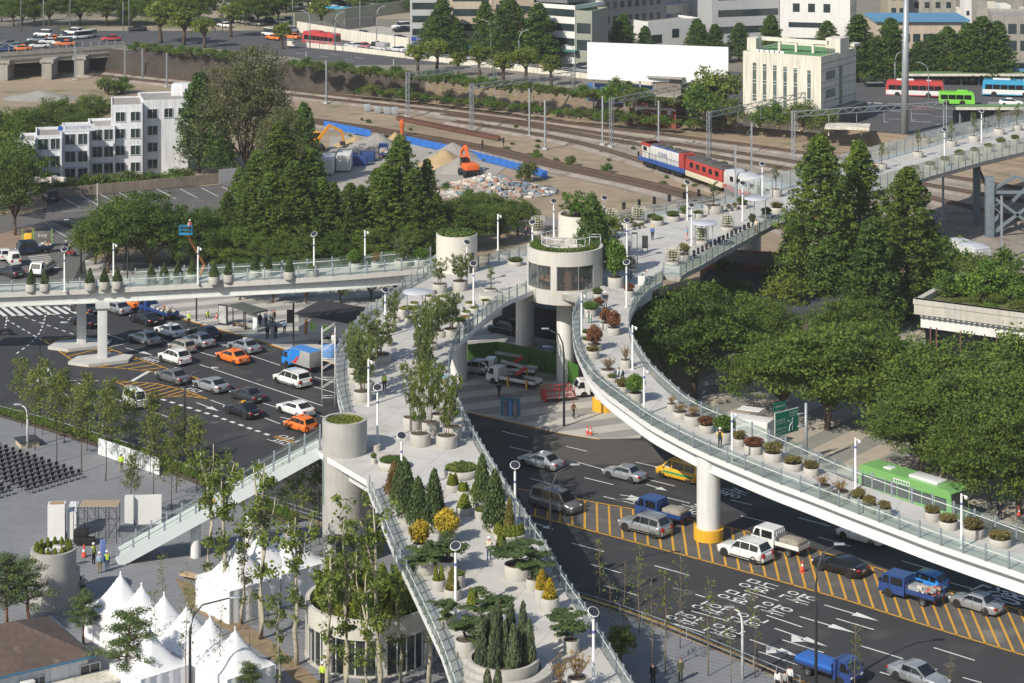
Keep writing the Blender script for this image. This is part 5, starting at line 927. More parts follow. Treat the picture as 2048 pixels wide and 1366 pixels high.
for i in range(10): tree('bush', 270 + i * 22, 101 + i * 2.0, 2.0, 'green bush on top of the brown retaining wall, %s from the left' % ORD[i], 1.4, PT, 'bushes on the retaining wall')
for i, (x, y, h, w) in enumerate([(345, 525, 8, 1.1), (430, 520, 7, 1.1), (255, 520, 9, 1.1), (190, 530, 7, 1), (500, 522, 6, 1.1), (690, 525, 6, 1.1), (780, 515, 6, 1.1), (850, 512, 6, 1), (925, 470, 6, 1), (975, 462, 6, 1), (1035, 470, 5.5, 1)]):
	tree('zel', x, y, h, 'tree in the back row of the wood behind the left branch, %s from the left' % ORD[sorted([345, 430, 255, 190, 500, 690, 780, 850, 925, 975, 1035]).index(x)], w)
for i, (x, y, h) in enumerate([(455, 520, 9.5), (500, 530, 11), (540, 534, 13), (590, 532, 14.5), (645, 528, 12), (700, 524, 11), (770, 520, 13.5), (828, 516, 12.5), (872, 514, 9)]): tree('meta', x, y, h, 'dawn redwood of the front row behind the left branch, %s from the left' % ORD[i], 1.5)
for i in range(60):
	x, y = RND.uniform(640, 1560), 0; y = interp(x, [640, 1560], [222, 300]) + RND.uniform(0, 95); PK['shrub'].put(P(x, y), i, 'small weed tuft on the earth of the rail yard', 'weeds of the rail yard', (RND.uniform(.6, 1.6),) * 2 + (RND.uniform(.3, .7),))
for i, (x, y) in enumerate([(1180, 905), (1240, 1000), (1500, 1195), (1378, 1185), (520, 760), (430, 845), (1900, 1330)]): b = MB(); b.lathe([(.5, 0), (.48, .02), (0, .021)], P(x, y, .013), 0, 24, False); tag(b.build('manhole_cover', mat('iron', (.09, .085, .08), .7, .2, 6)), 'round iron manhole cover in the asphalt, %s from the left' % ORD[sorted([1180, 1240, 1500, 1378, 520, 430, 1900]).index(x)], 'manhole cover', 'manhole covers')
for i in range(34): x = 720 + i * 22; y = interp(x, [q[0] for q in TB], [q[1] for q in TB]); tree('bush', x, y - 3, RND.uniform(1.2, 2.4), 'scrub bush on the slope of the earth bank', 1.4, lambda a, c: P(a, c, 1.6 if a < 1350 else .8), 'bushes on the bank slope')
for i, (x, y, h) in enumerate([(480, 602, 5.5), (545, 607, 6), (612, 608, 6), (682, 608, 6), (742, 602, 6), (790, 592, 6)]): tree('dark', x, y, h, 'dark tree under the left branch behind the kiosk and shelter, %s from the left' % ORD[i])
for i, (x, y, h) in enumerate([(1330, 690, 6.5), (1400, 690, 7), (1465, 660, 6.5), (1475, 735, 8.5), (1535, 745, 8), (1700, 730, 8)]): tree('zel', x, y, h, 'tree filling the shade between ramp and station shed, %s from the left' % ORD[i])
for x, y, h, l in ((1902, 566, 5.5, 'left'), (1948, 578, 4.5, 'middle'), (1996, 585, 5.5, 'right')): tree('bush', x, y, h, 'tall bush between the striped coach and the hall roof, %s one' % l)
# ================================================================ vehicles
def paint(name, col, rough=0.3, metal=0.0):
	return mat('car_paint_' + name, col, rough, 0.02, 3.0, metal, 0.5, coat=0.6)
PAINT = {'orange': ((0.82, 0.19, 0.025), .35, 0), 'silver': ((0.42, 0.44, 0.46), .3, .55), 'white': ((0.75, 0.75, 0.73), .3, 0), 'black': ((0.010, 0.010, 0.012), .22, 0), 'grey': ((0.20, 0.20, 0.21), .3, .5), 'dark': ((0.05, 0.05, 0.055), .25, .3), 'blue': ((0.02, 0.055, 0.20), .35, 0), 'skyblue': ((0.02, 0.22, 0.65), .35, 0), 'navy': ((0.015, 0.03, 0.07), .35, 0), 'yellow': ((0.80, 0.42, 0.02), .35, 0), 'green': ((0.2, 0.44, 0.14), .4, 0), 'lime': ((0.2, 0.62, 0.06), .4, 0), 'red': ((0.52, 0.06, 0.06), .35, 0), 'cyan': ((0.05, 0.33, 0.55), .35, 0), 'beige': ((0.45, 0.42, 0.36), .35, .3)}
def pm(c): return paint(c, *PAINT[c])
CGL = mat('car_glass', (0.012, 0.015, 0.018), 0.08, 0.1, 1.0, spec=0.7); TYRE = plain('tyre', (0.018, 0.018, 0.019), 0.85); RIM = mat('rim', (0.4, 0.41, 0.42), 0.35, 0.1, 6, metal=0.7)
LAMP = plain('lamp_clear', (0.72, 0.73, 0.75), 0.15, 0, 0.7); TAIL = plain('lamp_red', (0.42, 0.015, 0.015), 0.25); TRIM = plain('trim_black', (0.02, 0.02, 0.021), 0.55); PLATE = plain('plate_white', (0.7, 0.7, 0.68), 0.5)
_wheels = {}
def wheel_meshes(r, w=0.2):
	if r not in _wheels:
		R = Matrix.Rotation(PI / 2, 4, 'X'); b = MB(); b.lathe([(r * .6, -w / 2), (r * .93, -w / 2), (r, -w / 2 + .03), (r, w / 2 - .03), (r * .93, w / 2), (r * .6, w / 2)], (0, 0, 0), 0, 20, True, R, False); t = b.mesh('tyre', TYRE)
		b = MB(); b.lathe([(0, -.03), (r * .62, -.03), (r * .62, .03), (0, .03)], (0, 0, 0), 1, 20, True, R, False)
		for s in (-1, 1):
			for k in range(5): a = 2 * PI * k / 5; b.box((0, 0, 0), (r * .16, .03, r * .55), 0, 0, Matrix.Rotation(a, 4, 'Y') @ Matrix.Translation((0, s * .075, r * .33)))
			b.lathe([(r * .55, 0.04), (r * .64, 0.05), (r * .64, 0.09), (r * .57, 0.09)], (0, 0, 0), 0, 20, True, R if s < 0 else Matrix.Rotation(-PI / 2, 4, 'X'), False)
		_wheels[r] = (t, b.mesh('rim', [RIM, TRIM]))
	return _wheels[r]
def add_wheels(root, xs, y, r):
	tm, rm = wheel_meshes(r)
	for x in xs:
		for s in (-1, 1):
			w = obj('wheel', tm, root, (x, s * y, r)); obj('rim', rm, w)
def hull(b, st, m=0, mlow=1):
	"""car body lofted from stations (x, half width, z bottom, z top)"""
	secs = []
	for x, w, zb, zt in st:
		h = zt - zb; half = [(0, zt + .015), (w * .55, zt + .012), (w * .84, zt), (w * .95, zt - min(.06, h * .15)), (w, zt - h * .32), (w * 1.0, zb + h * .32), (w * .965, zb + h * .1), (w * .88, zb), (0, zb)]
		secs.append([(x, y, z) for y, z in half] + [(x, -y, z) for y, z in half[-2:0:-1]])
	n = len(secs[0]); vs = [p for s in secs for p in s]; fs = []; ms = []
	for i in range(len(secs) - 1):
		for k in range(n): fs.append((i * n + k, i * n + (k + 1) % n, (i + 1) * n + (k + 1) % n, (i + 1) * n + k)); ms.append(mlow if k in (6, 7, 8, 9) else m)
	o = len(b.f); b.add(vs, fs, m, True); b.m[o:] = ms
	b.add(secs[0], [tuple(range(n))[::-1]], m); b.add(secs[-1], [tuple(range(n))], m)
def car(kind, col, label='', sign=None):
	p = pm(col); L, W, H, belt, xw0, xw1, xr1, xr0, hood, tail, pil = {
		'sedan': (4.82, 1.83, 1.47, .93, 1.12, .22, -1.02, -1.78, .92, .98, (.95, -.08, -.12, -.98)), 'old': (4.5, 1.72, 1.42, .92, .92, .3, -.95, -1.42, .9, .93, (.8, -.1, -.14, -1.0)),
		'hatch': (3.9, 1.68, 1.52, .95, 1.05, .35, -1.45, -1.85, .9, .95, (.9, .05, 0, -.85, -.92, -1.5)), 'suv': (4.95, 1.9, 1.78, 1.08, .98, .3, -1.85, -2.3, 1.04, 1.05, (.85, -.02, -.08, -.98, -1.06, -1.9)),
		'suv2': (4.6, 1.87, 1.7, 1.06, 1.05, .3, -1.6, -2.1, 1.02, 1.04, (.9, -.02, -.08, -.98, -1.06, -1.75)), 'mpv': (5.1, 1.98, 1.76, 1.03, 1.35, .5, -2.05, -2.42, .99, 1.0, (1.2, .2, .12, -1.0, -1.1, -2.1)), 'van': (5.1, 1.92, 1.93, 1.1, 1.72, .95, -2.28, -2.5, 1.06, 1.08, (1.5, .55, .45, -.9, -1.0, -2.2)),
		'micro': (3.5, 1.45, 1.9, 1.05, 1.62, 1.2, -1.6, -1.72, 1.02, 1.03, (1.5, .75, .65, -.35, -.45, -1.5)), 'boxvan': (3.6, 1.5, 1.9, 1.05, 1.66, 1.25, -1.66, -1.76, 1.02, 1.03, (1.5, .75)), 'sport': (4.85, 1.87, 1.45, .94, 1.1, .15, -1.15, -2.0, .93, 1.02, (.95, -.1, -.14, -1.1))}[kind]
	w = W / 2; zb = 0.2; t = thing('parked_car' if False else 'car', label, 'car'); x0, x1 = -L / 2, L / 2
	front = hood - .12 if kind not in ('micro', 'boxvan') else hood - .03
	st = [(x0, w * .80, zb + .16, tail - .22), (x0 + .06, w * .90, zb + .06, tail - .06), (x0 + .35, w * .97, zb, tail), (xr0 - .05, w * .99, zb, max(tail, belt)), (xr1, w, zb, belt), (0, w, zb, belt), (xw0 - .1, w, zb, belt), (xw0 + .12, w * .99, zb, hood), (x1 - .55 if x1 - .55 > xw0 + .2 else xw0 + .16, w * .95, zb, hood - .05), (x1 - .12, w * .86, zb + .04, front - .06), (x1, w * .7, zb + .14, front - .22)]
	b = MB(); hull(b, st); wb, wr = w - .07, w - .24
	A, B, D, E = (xw0, belt - .02), (xw1, H - .04), (xr1, H - .05), (xr0, belt - .02); mid = ((xw1 + xr1) / 2, H)
	prof = [(A, wb), (B, wr), (mid, wr + .03), (D, wr), (E, wb)]; vs = []
	for (x, z), y in prof: vs += [(x, y, z), (x, y * .5, z + (.025 if z > belt + .1 else 0)), (x, -y * .5, z + (.025 if z > belt + .1 else 0)), (x, -y, z)]
	fs = [(i * 4 + k, i * 4 + k + 1, (i + 1) * 4 + k + 1, (i + 1) * 4 + k) for i in range(4) for k in range(3)]; b.add(vs, fs, 0, True)
	b.add([(q[0][0], s * q[1], q[0][1]) for s in (1, -1) for q in prof], [(0, 1, 2, 3, 4), (9, 8, 7, 6, 5)], 0)
	wx = (x1 - .92, x0 + .98) if kind not in ('micro', 'boxvan') else (x1 - .62, x0 + .72); r = .33 if kind not in ('suv', 'suv2') else .37
	if kind in ('micro', 'boxvan'): r = .27
	R = Matrix.Rotation(PI / 2, 4, 'X')
	for x in wx:
		for s in (-1, 1): b.lathe([(0, 0), (r * 1.17, 0), (r * 1.17, .02), (0, .02)], (0, 0, 0), 1, 20, False, Matrix.Translation((x, s * w * .985 + .008, r + .02)) @ R, False)
	for x in pil[::2] + (pil[-1],):
		for s in (-1, 1): b.box((x - .02, s * (w + .001), (belt + zb) / 2 + .08), (.018, .012, belt - zb - .2), 1)
	for s in (-1, 1):
		for x in pil[1::2][:2]: b.box((x + .12, s * (w + .004), belt - .16), (.2, .02, .035), 0)
	if kind in ('suv', 'suv2', 'mpv'):
		for s in (-1, 1): b.tube([(xw1, s * wr, H + .03), (xr1, s * wr, H + .03)], .025, 2, 5); b.bar((xw0, s * (w + .002), .42), (xr0, s * (w + .002), .42), .03, .1, 1)
	b.box((x1 - .03, 0, .5), (.05, w * 1.1, .16), 1); b.build('body', [p, TRIM, GALV], t)
	def zt(x):
		if x > xw1: return H - .13 - (H - belt) * (x - xw1) / (xw0 - xw1)
		if x < xr1: return H - .13 - (H - belt) * (xr1 - x) / (xr1 - xr0)
		return H - .13
	for s in (-1, 1):
		for xa, xb in zip(pil[::2], pil[1::2]):
			z0 = belt + .04; pts = [(xa, z0), (xb, z0), (xb, max(z0 + .03, zt(xb))), (min(xa, xw1 + .05) if xa > xw1 else xa, max(z0 + .03, zt(min(xa, xw1 + .05) if xa > xw1 else xa)))]
			g = MB(); g.add([(x, s * (wb + (wr - wb) * (z - belt) / (H - belt) + .014), z) for x, z in pts], [(0, 1, 2, 3) if s < 0 else (3, 2, 1, 0)]); g.build('side_window', CGL, t)
	def slant(a, c, ya, yc, k0, k1, nm):
		d = Vector((c[0] - a[0], 0, c[1] - a[1])); nn = Vector((-d.z, 0, d.x)).normalized() * (.016 if d.x < 0 else .016)
		if nn.z < 0: nn = -nn
		q = [Vector((a[0], 0, a[1])) + d * k + nn for k in (k0, k1)]; y0 = ya + (yc - ya) * k0 - .09; y1 = ya + (yc - ya) * k1 - .06
		g = MB(); g.add([q[0] + Vector((0, -y0, 0)), q[0] + Vector((0, y0, 0)), q[1] + Vector((0, y1, .02)), q[1] + Vector((0, -y1, .02))], [(0, 1, 2, 3)]); g.build(nm, CGL, t)
	slant(A, B, wb, wr, .08, .93, 'windscreen'); slant(E, D, wb, wr, .16 if kind not in ('mpv', 'van') else .25, .93, 'rear_window')
	add_wheels(t, wx, w - .1, r)
	for s in (-1, 1):
		g = MB(); g.bbox((x1 - .2, s * w * .66, front - .16), (.34, .34, .17), .05); g.build('headlight', LAMP, t)
		g = MB(); g.bbox((x0 + .1, s * w * .72, tail - .2), (.22, .36, .17 if kind not in ('suv', 'mpv', 'van', 'micro', 'boxvan') else .34), .04); g.build('taillight', TAIL, t)
		g = MB(); g.bbox((xw0 - .28, s * (w + .09), belt + .06), (.14, .2, .13), .04); g.build('mirror', p, t)
	g = MB(); g.box((x0 - .005, 0, tail - .36), (.03, .5, .13)); g.build('number_plate', PLATE, t)
	if sign: g = MB(); g.bbox((-.2, 0, H + .08), (.28, .5, .14), .04); g.build('roof_sign', plain('taxi_sign_' + sign, PAINT[sign][0], .4), t)
	if kind == 'van' and col == 'yellow': g = MB(); [g.box((-.3, s * (w + .006), .72), (3.6, .012, .22)) for s in (-1, 1)]; g.box((-.3, -(w + .012), .72), (1.2, .01, .1), 1); g.build('stripe', [GREENP, PLATE], t)
	return t
def cab(b, xf, xb, w, zb, zt, slope=.35, m=0):
	"""forward-control truck cab"""
	pr = [(xf - .02, zb), (xf, zb + .35), (xf - .06, zb + .72), (xf - slope - .06, zt - .08), (xf - slope - .25, zt), (xb, zt), (xb, zb)]
	n = len(pr); ins = lambda z: w - (.1 * max(0, (z - zb - .7)) / max(.1, zt - zb - .7))
	vs = [(x, ins(z), z) for x, z in pr] + [(x, -ins(z), z) for x, z in pr]
	b.add(vs, [tuple(range(n)), tuple(range(2 * n - 1, n - 1, -1))] + [(i, n + i, n + (i + 1) % n, (i + 1) % n) for i in range(n)], m)
def truck(kind, col, label='', double=False, load=None, L=5.1, box=None):
	p = pm(col); t = thing('truck', label, 'truck'); w = .87; xf = L / 2; cl = 2.45 if double else 1.6; xb = xf - cl; zt = 1.95; zb = .42
	b = MB(); cab(b, xf, xb, w, zb, zt); b.box((xf - .05, 0, .48), (.2, w * 1.96, .22), 1); b.box((0, 0, .5), (L - .3, .8, .18), 1)
	for s in (-1, 1):
		b.box((xf - 1.0, s * (w + .002), 1.0), (.02, .012, 1.0), 1); b.lathe([(0, 0), (.4, 0), (.4, .02), (0, .02)], (0, 0, 0), 1, 18, False, Matrix.Translation((xf - .95, s * w + .01, .38)) @ Matrix.Rotation(PI / 2, 4, 'X'), False)
	b.build('cab', [p, TRIM], t)
	d = Vector((-.35, 0, .45)); g = MB(); g.add([(xf - .075, -w + .14, zb + .78), (xf - .075, w - .14, zb + .78), (xf - .375, w - .19, zt - .12), (xf - .375, -w + .19, zt - .12)], [(0, 1, 2, 3)]); g.build('windscreen', CGL, t)
	for s in (-1, 1):
		for xa, xc in ([(xf - .3, xf - .95), (xf - 1.15, xb + .2)] if double else [(xf - .3, xf - .98)]):
			g = MB(); yy = lambda z: s * (w - .1 * (z - zb - .7) / (zt - zb - .7) + .014)
			q = [(xa, zb + .76), (xc, zb + .76), (xc, zt - .16), (min(xa, xf - .52), zt - .16)]; g.add([(x, yy(z), z) for x, z in q], [(0, 1, 2, 3) if s < 0 else (3, 2, 1, 0)]); g.build('side_window', CGL, t)
		g = MB(); g.bbox((xf - .06, s * w * .72, zb + .42), (.14, .34, .2), .04); g.build('headlight', LAMP, t); g = MB(); g.bbox((xf - .2, s * (w + .12), zb + 1.0), (.1, .16, .26), .03); g.build('mirror', TRIM, t)
		g = MB(); g.box((-L / 2 + .02, s * w * .8, .62), (.06, .26, .12)); g.build('taillight', TAIL, t)
	add_wheels(t, (xf - .95, -L / 2 + 1.15), w - .12, .33)
	bc = (xb - .1 - L / 2) / 2; bl = xb - .1 + L / 2
	if box:
		b = MB(); b.bbox((bc, 0, .72 + box / 2), (bl, w * 2 + .02, box), .03, 1)
		if col == 'skyblue':
			b.box((bc, 0, .735 + box), (bl - .06, w * 2 - .04, .03), 0); b.prism([(bc - bl / 2 + .1, 0), (bc + bl / 2, 0)] if False else [(0, 0), (1, 0), (0, 1)], 0, 0.001, 0)
			for s in (-1, 1):
				y = s * (w + .018); b.add([(bc + bl / 2 - .05, y, .8), (bc + bl / 2 - .05, y, .7 + box), (bc - .1, y, .7 + box), (bc + .2, y, 1.4)], [(0, 1, 2, 3) if s > 0 else (3, 2, 1, 0)], 0)
				b.add([(bc + bl / 2 - .3, y + s * .006, .82), (bc + .35, y + s * .006, 1.75), (bc + .1, y + s * .006, 1.75), (bc + .8, y + s * .006, .82)], [(0, 1, 2, 3) if s < 0 else (3, 2, 1, 0)], 2)
		b.build('cargo_box', [p, mat('box_silver', (0.45, 0.45, 0.45), .4, .06, 2, .3), RED], t)
	else:
		b = MB(); b.box((bc, 0, .72), (bl, w * 2, .08), 1)
		for s in (-1, 1): b.box((bc, s * (w - .02), .93), (bl, .04, .38), 0)
		b.box((-L / 2 + .02, 0, .93), (.04, w * 2, .38), 0); b.box((xb - .14, 0, 1.1), (.05, w * 2, .75), 0); [b.box((xb - .14, y, 1.6), (.05, .04, .5), 0) for y in (-.6, -.3, 0, .3, .6)]
		b.build('cargo_bed', [p, TRIM], t)
	if load == 'tarp':
		b = MB(); b.bbox((bc - .1, 0, 1.12), (bl * .8, w * 1.8, .62), .18); b.bbox((bc - .3, .1, 1.3), (bl * .55, w * 1.4, .5), .2); b.build('tarpaulin', mat('tarp', (0.3, 0.27, 0.23), .9, .2, 3, bump=.6), t)
	if load == 'junk':
		b = MB(); cols = 4
		for i in range(34): b.bbox((bc + RND.uniform(-.45, .3) * bl * .9, RND.uniform(-.6, .6), .95 + RND.uniform(0, .4)), (RND.uniform(.2, .5), RND.uniform(.2, .4), RND.uniform(.15, .4)), .05, i % 4, RND.uniform(0, 3))
		b.bbox((bc + bl * .3, 0, 1.05), (.9, 1.2, .6), .03, 3); o = b.build('load', [plain('junk_red', (.45, .1, .07)), plain('junk_white', (.6, .57, .52)), plain('junk_tan', (.42, .33, .22)), plain('junk_grey', (.3, .32, .33))], t); o['kind'] = 'stuff'
	if load == 'blue':
		b = MB(); b.bbox((bc, 0, 1.1), (bl, w * 2.04, .3), .05); b.build('tarpaulin', plain('blue_tarp', (.03, .13, .45), .5), t)
	return t
def crane_truck(col, label):
	t = truck('crane', col, label, False, None, 6.4); b = MB()
	b.bbox((-.3, 0, 1.0), (1.0, 1.3, .6), .05, 1); b.bar((-.2, 0, 1.2), (-1.6, 0, 2.3), .3, .35, 0); b.bar((-1.6, 0, 2.3), (1.6, .1, 2.6), .26, .3, 2); b.build('crane_arm', [RED, TRIM, GALV], t)
	for x in (.2, -2.3):
		for s in (-1, 1): b = MB(); b.box((x, s * .98, .65), (.16, .16, 1.2)); b.box((x, s * .98, .05), (.36, .36, .08)); b.build('outrigger', YELLOW, t)
	return t
def bus(kind, col, label, L=11.0, H=3.25, roof='white', low=None, W=2.5):
	p = pm(col); t = thing('bus', label, 'bus'); w = W / 2; b = MB()
	pr = [(-L / 2, .35), (-L / 2 - .02, 1.2), (-L / 2 + .08, H - .2), (-L / 2 + .3, H), (L / 2 - .5, H), (L / 2 - .22, H - .25), (L / 2, 1.3), (L / 2, .35)]; n = len(pr)
	ins = lambda z: w - .06 * max(0, (z - 1.2)) / 2
	b.add([(x, ins(z), z) for x, z in pr] + [(x, -ins(z), z) for x, z in pr], [tuple(range(n))[::-1], tuple(range(n, 2 * n))] + [(i, (i + 1) % n, n + (i + 1) % n, n + i) for i in range(n)], 0)
	for s in (-1, 1):
		for x in (L / 2 - 2.4, -L / 2 + 3.0 if L > 8 else -L / 2 + 1.5): b.lathe([(0, 0), (.58, 0), (.58, .02), (0, .02)], (0, 0, 0), 2, 20, False, Matrix.Translation((x, s * w + .012, .5)) @ Matrix.Rotation(PI / 2, 4, 'X'), False)
	if low:
		for s in (-1, 1): b.box((0, s * (w + .004), 1.0), (L - .3, .012, .9), 1)
	b.build('body', [p, pm(low) if low else p, TRIM], t)
	z0, z1 = (1.35, 2.45) if H > 2.9 else (1.2, 2.1); nw = 7 if L > 8 else 4
	for s in (-1, 1):
		for k in range(nw):
			xa = -L / 2 + .35 + (L - .9) * k / nw; xb = xa + (L - .9) / nw - .1; g = MB(); g.add([(x, s * (ins(z) + .014), z) for x, z in ((xa, z0), (xb, z0), (xb, z1), (xa, z1))], [(0, 1, 2, 3) if s < 0 else (3, 2, 1, 0)]); g.build('side_window', CGL, t)
	g = MB(); g.add([(L / 2 + .012, -w + .15, 1.25), (L / 2 + .012, w - .15, 1.25), (L / 2 - .2, w - .2, H - .3), (L / 2 - .2, -w + .2, H - .3)], [(0, 1, 2, 3)]); g.build('windscreen', CGL, t)
	g = MB(); g.add([(-L / 2 - .03, w - .2, 1.5), (-L / 2 - .03, -w + .2, 1.5), (-L / 2 + .05, -w + .25, H - .5), (-L / 2 + .05, w - .25, H - .5)], [(0, 1, 2, 3)]); g.build('rear_window', CGL, t)
	g = MB(); g.bbox((L * .16, 0, H + .12), (L * .3, W * .62, .26), .06); g.build('air_conditioner', pm(roof), t)
	if L > 8: g = MB(); g.bbox((-L * .25, 0, H + .05), (.9, .9, .12), .04); g.build('roof_hatch', pm(roof), t)
	add_wheels(t, (L / 2 - 2.4, -L / 2 + 3.0 if L > 8 else -L / 2 + 1.5), w - .14, .47 if L > 8 else .38)
	for s in (-1, 1):
		g = MB(); g.bbox((L / 2 - .03, s * w * .75, .75), (.14, .4, .2), .04); g.build('headlight', LAMP, t); g = MB(); g.box((-L / 2 - .01, s * w * .8, .9), (.06, .22, .4)); g.build('taillight', TAIL, t)
	return t
VK = {}
def put(kind, col, x, y, hd, label, group=None, pf=None, **kw):
	key = (kind, col, tuple(sorted(kw.items())))
	if key not in VK:
		def mk():
			if kind in ('truck',): return truck(kind, col, '', **kw)
			if kind == 'crane': return crane_truck(col, '')
			if kind == 'bus': return bus(kind, col, '', **kw)
			return car(kind, col, '', **kw)
		VK[key] = Kit(mk)
	f = pf or (lambda a, c: P(a, c, 0.0)); p, q = f(x, y), f(x + hd[0] * .1, y + hd[1] * .1); return VK[key].put(p, math.atan2(q.y - p.y, q.x - p.x), label, group)
UPR = (-100, -33); G1 = 'cars queuing on the left road'
for a in [('sedan', 'orange', 465, 723, 'orange taxi in the second lane beside the silver taxi', {'sign': 'orange'}), ('sedan', 'silver', 489, 702, 'silver taxi nearest the bus shelter kerb, beside the orange taxi', {'sign': 'white'}), ('suv2', 'white', 349, 725, 'white estate car with roof rails beside the yellow hatching', {}), ('hatch', 'beige', 364, 703, 'small grey-beige hatchback behind the white estate car', {}), ('sedan', 'silver', 398, 690, 'silver sedan between the hatchback and the black sedan', {'sign': 'white'}), ('sedan', 'silver', 290, 686, 'silver sedan in front of the two silver ones, right of the pillars', {'sign': 'white'}), ('sedan', 'white', 340, 671, 'pearl white sedan left of the black one by the kerb', {'sign': 'white'}), ('sport', 'black', 410, 675, 'black sedan closest to the yellow kerb line by the shelter', {}), ('sport', 'black', 290, 647, 'black sedan right behind the loaded truck under the branch', {}), ('sedan', 'silver', 234, 625, 'silver sedan seen through the gap right of the pillar', {}), ('sedan', 'dark', 169, 625, 'dark grey sedan partly behind the left pillar, farther one', {}), ('sedan', 'black', 171, 651, 'black taxi with yellow roof sign behind the left pillar', {'sign': 'yellow'}), ('sedan', 'orange', 258, 613, 'orange taxi half hidden under the left branch', {}),
		('sedan', 'grey', 345, 763, 'grey sedan driving between the two yellow hatchings', {}), ('sport', 'silver', 422, 780, 'silver sedan on the lane lettering right of the hatchings', {}), ('old', 'dark', 494, 800, 'dark grey older sedan ahead of the black taxi', {}), ('sedan', 'black', 485, 831, 'black taxi with yellow roof sign near the dashed block line', {'sign': 'yellow'}), ('sport', 'white', 591, 828, 'white coupe-like sedan ahead of the last orange taxi', {}), ('hatch', 'orange', 600, 860, 'orange taxi nearest the lift tower and the stairs', {'sign': 'orange'}), ('mpv', 'white', 584, 769, 'white minivan behind the blue delivery truck', {})]:
	put(a[0], a[1], a[2], a[3], UPR, a[4], G1, **a[5])
put('truck', 'skyblue', 603, 738, UPR, 'blue and silver delivery box truck beside the pavement', box=1.75, L=5.3)
put('truck', 'blue', 318, 633, UPR, 'truck loaded with rubble at the kerb under the left branch', load='junk', L=6.6)
put('hatch', 'white', 88, 768, (30, 60), 'white car turning at the left edge of the crossing'); put('micro', 'white', 270, 812, (100, 55), 'white microvan coming toward the viewer below the hatchings')
put('boxvan', 'white', 27, 529, (-60, -60), 'white box van waiting at the top left corner'); put('hatch', 'white', 8, 518, (-60, -60), 'white car left of the box van at the left edge'); put('sport', 'dark', 22, 552, (-100, -30), 'dark sedan with lit tail lamps just above the left branch'); put('truck', 'white', 86, 548, (-80, 40), 'white pickup passing above the left branch', load='tarp'); put('truck', 'navy', 69, 507, (-100, 10), 'navy pickup with scrap in its bed by the street corner', load='junk', double=True); put('suv2', 'dark', 100, 400, (-60, -50), 'dark car parked alone in the car park')
for a in [('sedan', 'silver', 1082, 934, 'silver sedan with a white roof lamp nearest the deck', {'sign': 'white'}), ('old', 'silver', 1249, 958, 'light silver sedan alone in the middle of the road', {})]: put(a[0], a[1], a[2], a[3], (-100, -24), a[4], None, **a[5])
put('van', 'yellow', 1362, 958, (-100, -26), 'yellow school van with a green stripe under the ramp'); put('van', 'grey', 1112, 1019, (100, 28), 'silver-grey passenger van facing right beside the deck'); put('suv', 'silver', 1290, 1065, (-100, -26), 'silver estate pickup parked on the yellow hatching'); put('truck', 'blue', 1326, 1041, (-100, -26), 'blue double-cab truck with a tarpaulin behind the silver estate', double=True, load='tarp'); put('suv', 'white', 1490, 1116, (-100, -28), 'white estate pickup parked on the hatching right of the pillar'); put('truck', 'white', 1560, 1102, (-100, -28), 'white double-cab truck with a grey tarpaulin behind the white estate', double=True, load='tarp'); put('sport', 'black', 1680, 1144, (-100, -28), 'shiny black sedan parked on the yellow hatching'); put('truck', 'blue', 1823, 1199, (-100, -28), 'blue double-cab truck with a bed full of red and white scrap', double=True, load='junk', L=5.3); put('hatch', 'skyblue', 1850, 1176, (-100, -30), 'bright blue car parked behind the scrap truck'); put('old', 'silver', 1953, 1219, (-100, -30), 'boxy old silver sedan parked at the right end of the hatching')
put('truck', 'blue', 1658, 1356, (100, 34), 'blue truck with a bright blue tarpaulin at the bottom edge', load='blue'); put('sedan', 'silver', 1838, 1366, (100, 36), 'silver sedan driving right at the bottom edge'); put('sport', 'white', 1726, 1082, (-100, -28), 'white sedan half hidden under the ramp')
put('bus', 'green', 1826, 1020, (100, 32), 'green city bus with a white roof unit beyond the ramp')
g = MB(); g.box((0, 0, 0), (1.9, .03, .42)); [g.box((-.72 + k * .29, -.02, 0), (.2, .02, .24), 1) for k in range(6)]; g.build('route_panel', [PLATE, GREENP], VK[('bus', 'green', ())].root, (-.3, -1.265, 2.75))
put('suv2', 'silver', 947, 748, (-100, -10), 'silver car parked in the shade beside the deck pillar'); put('crane', 'white', 1018, 752, (-100, -6), 'white truck with red crane arm in the shade, farther one'); put('crane', 'white', 1028, 772, (-100, -18), 'white truck with red crane arm in the shade, nearer one'); put('truck', 'white', 1192, 792, (-100, 5), 'small white truck under the ramp beside the yellow collar', load=None, L=4.9)
put('suv2', 'dark', 1085, 722, (-100, 0), 'dark car in the deep shade behind the café column'); put('suv2', 'black', 1010, 668, (-90, -20), 'black car in the shade behind the green hoarding')
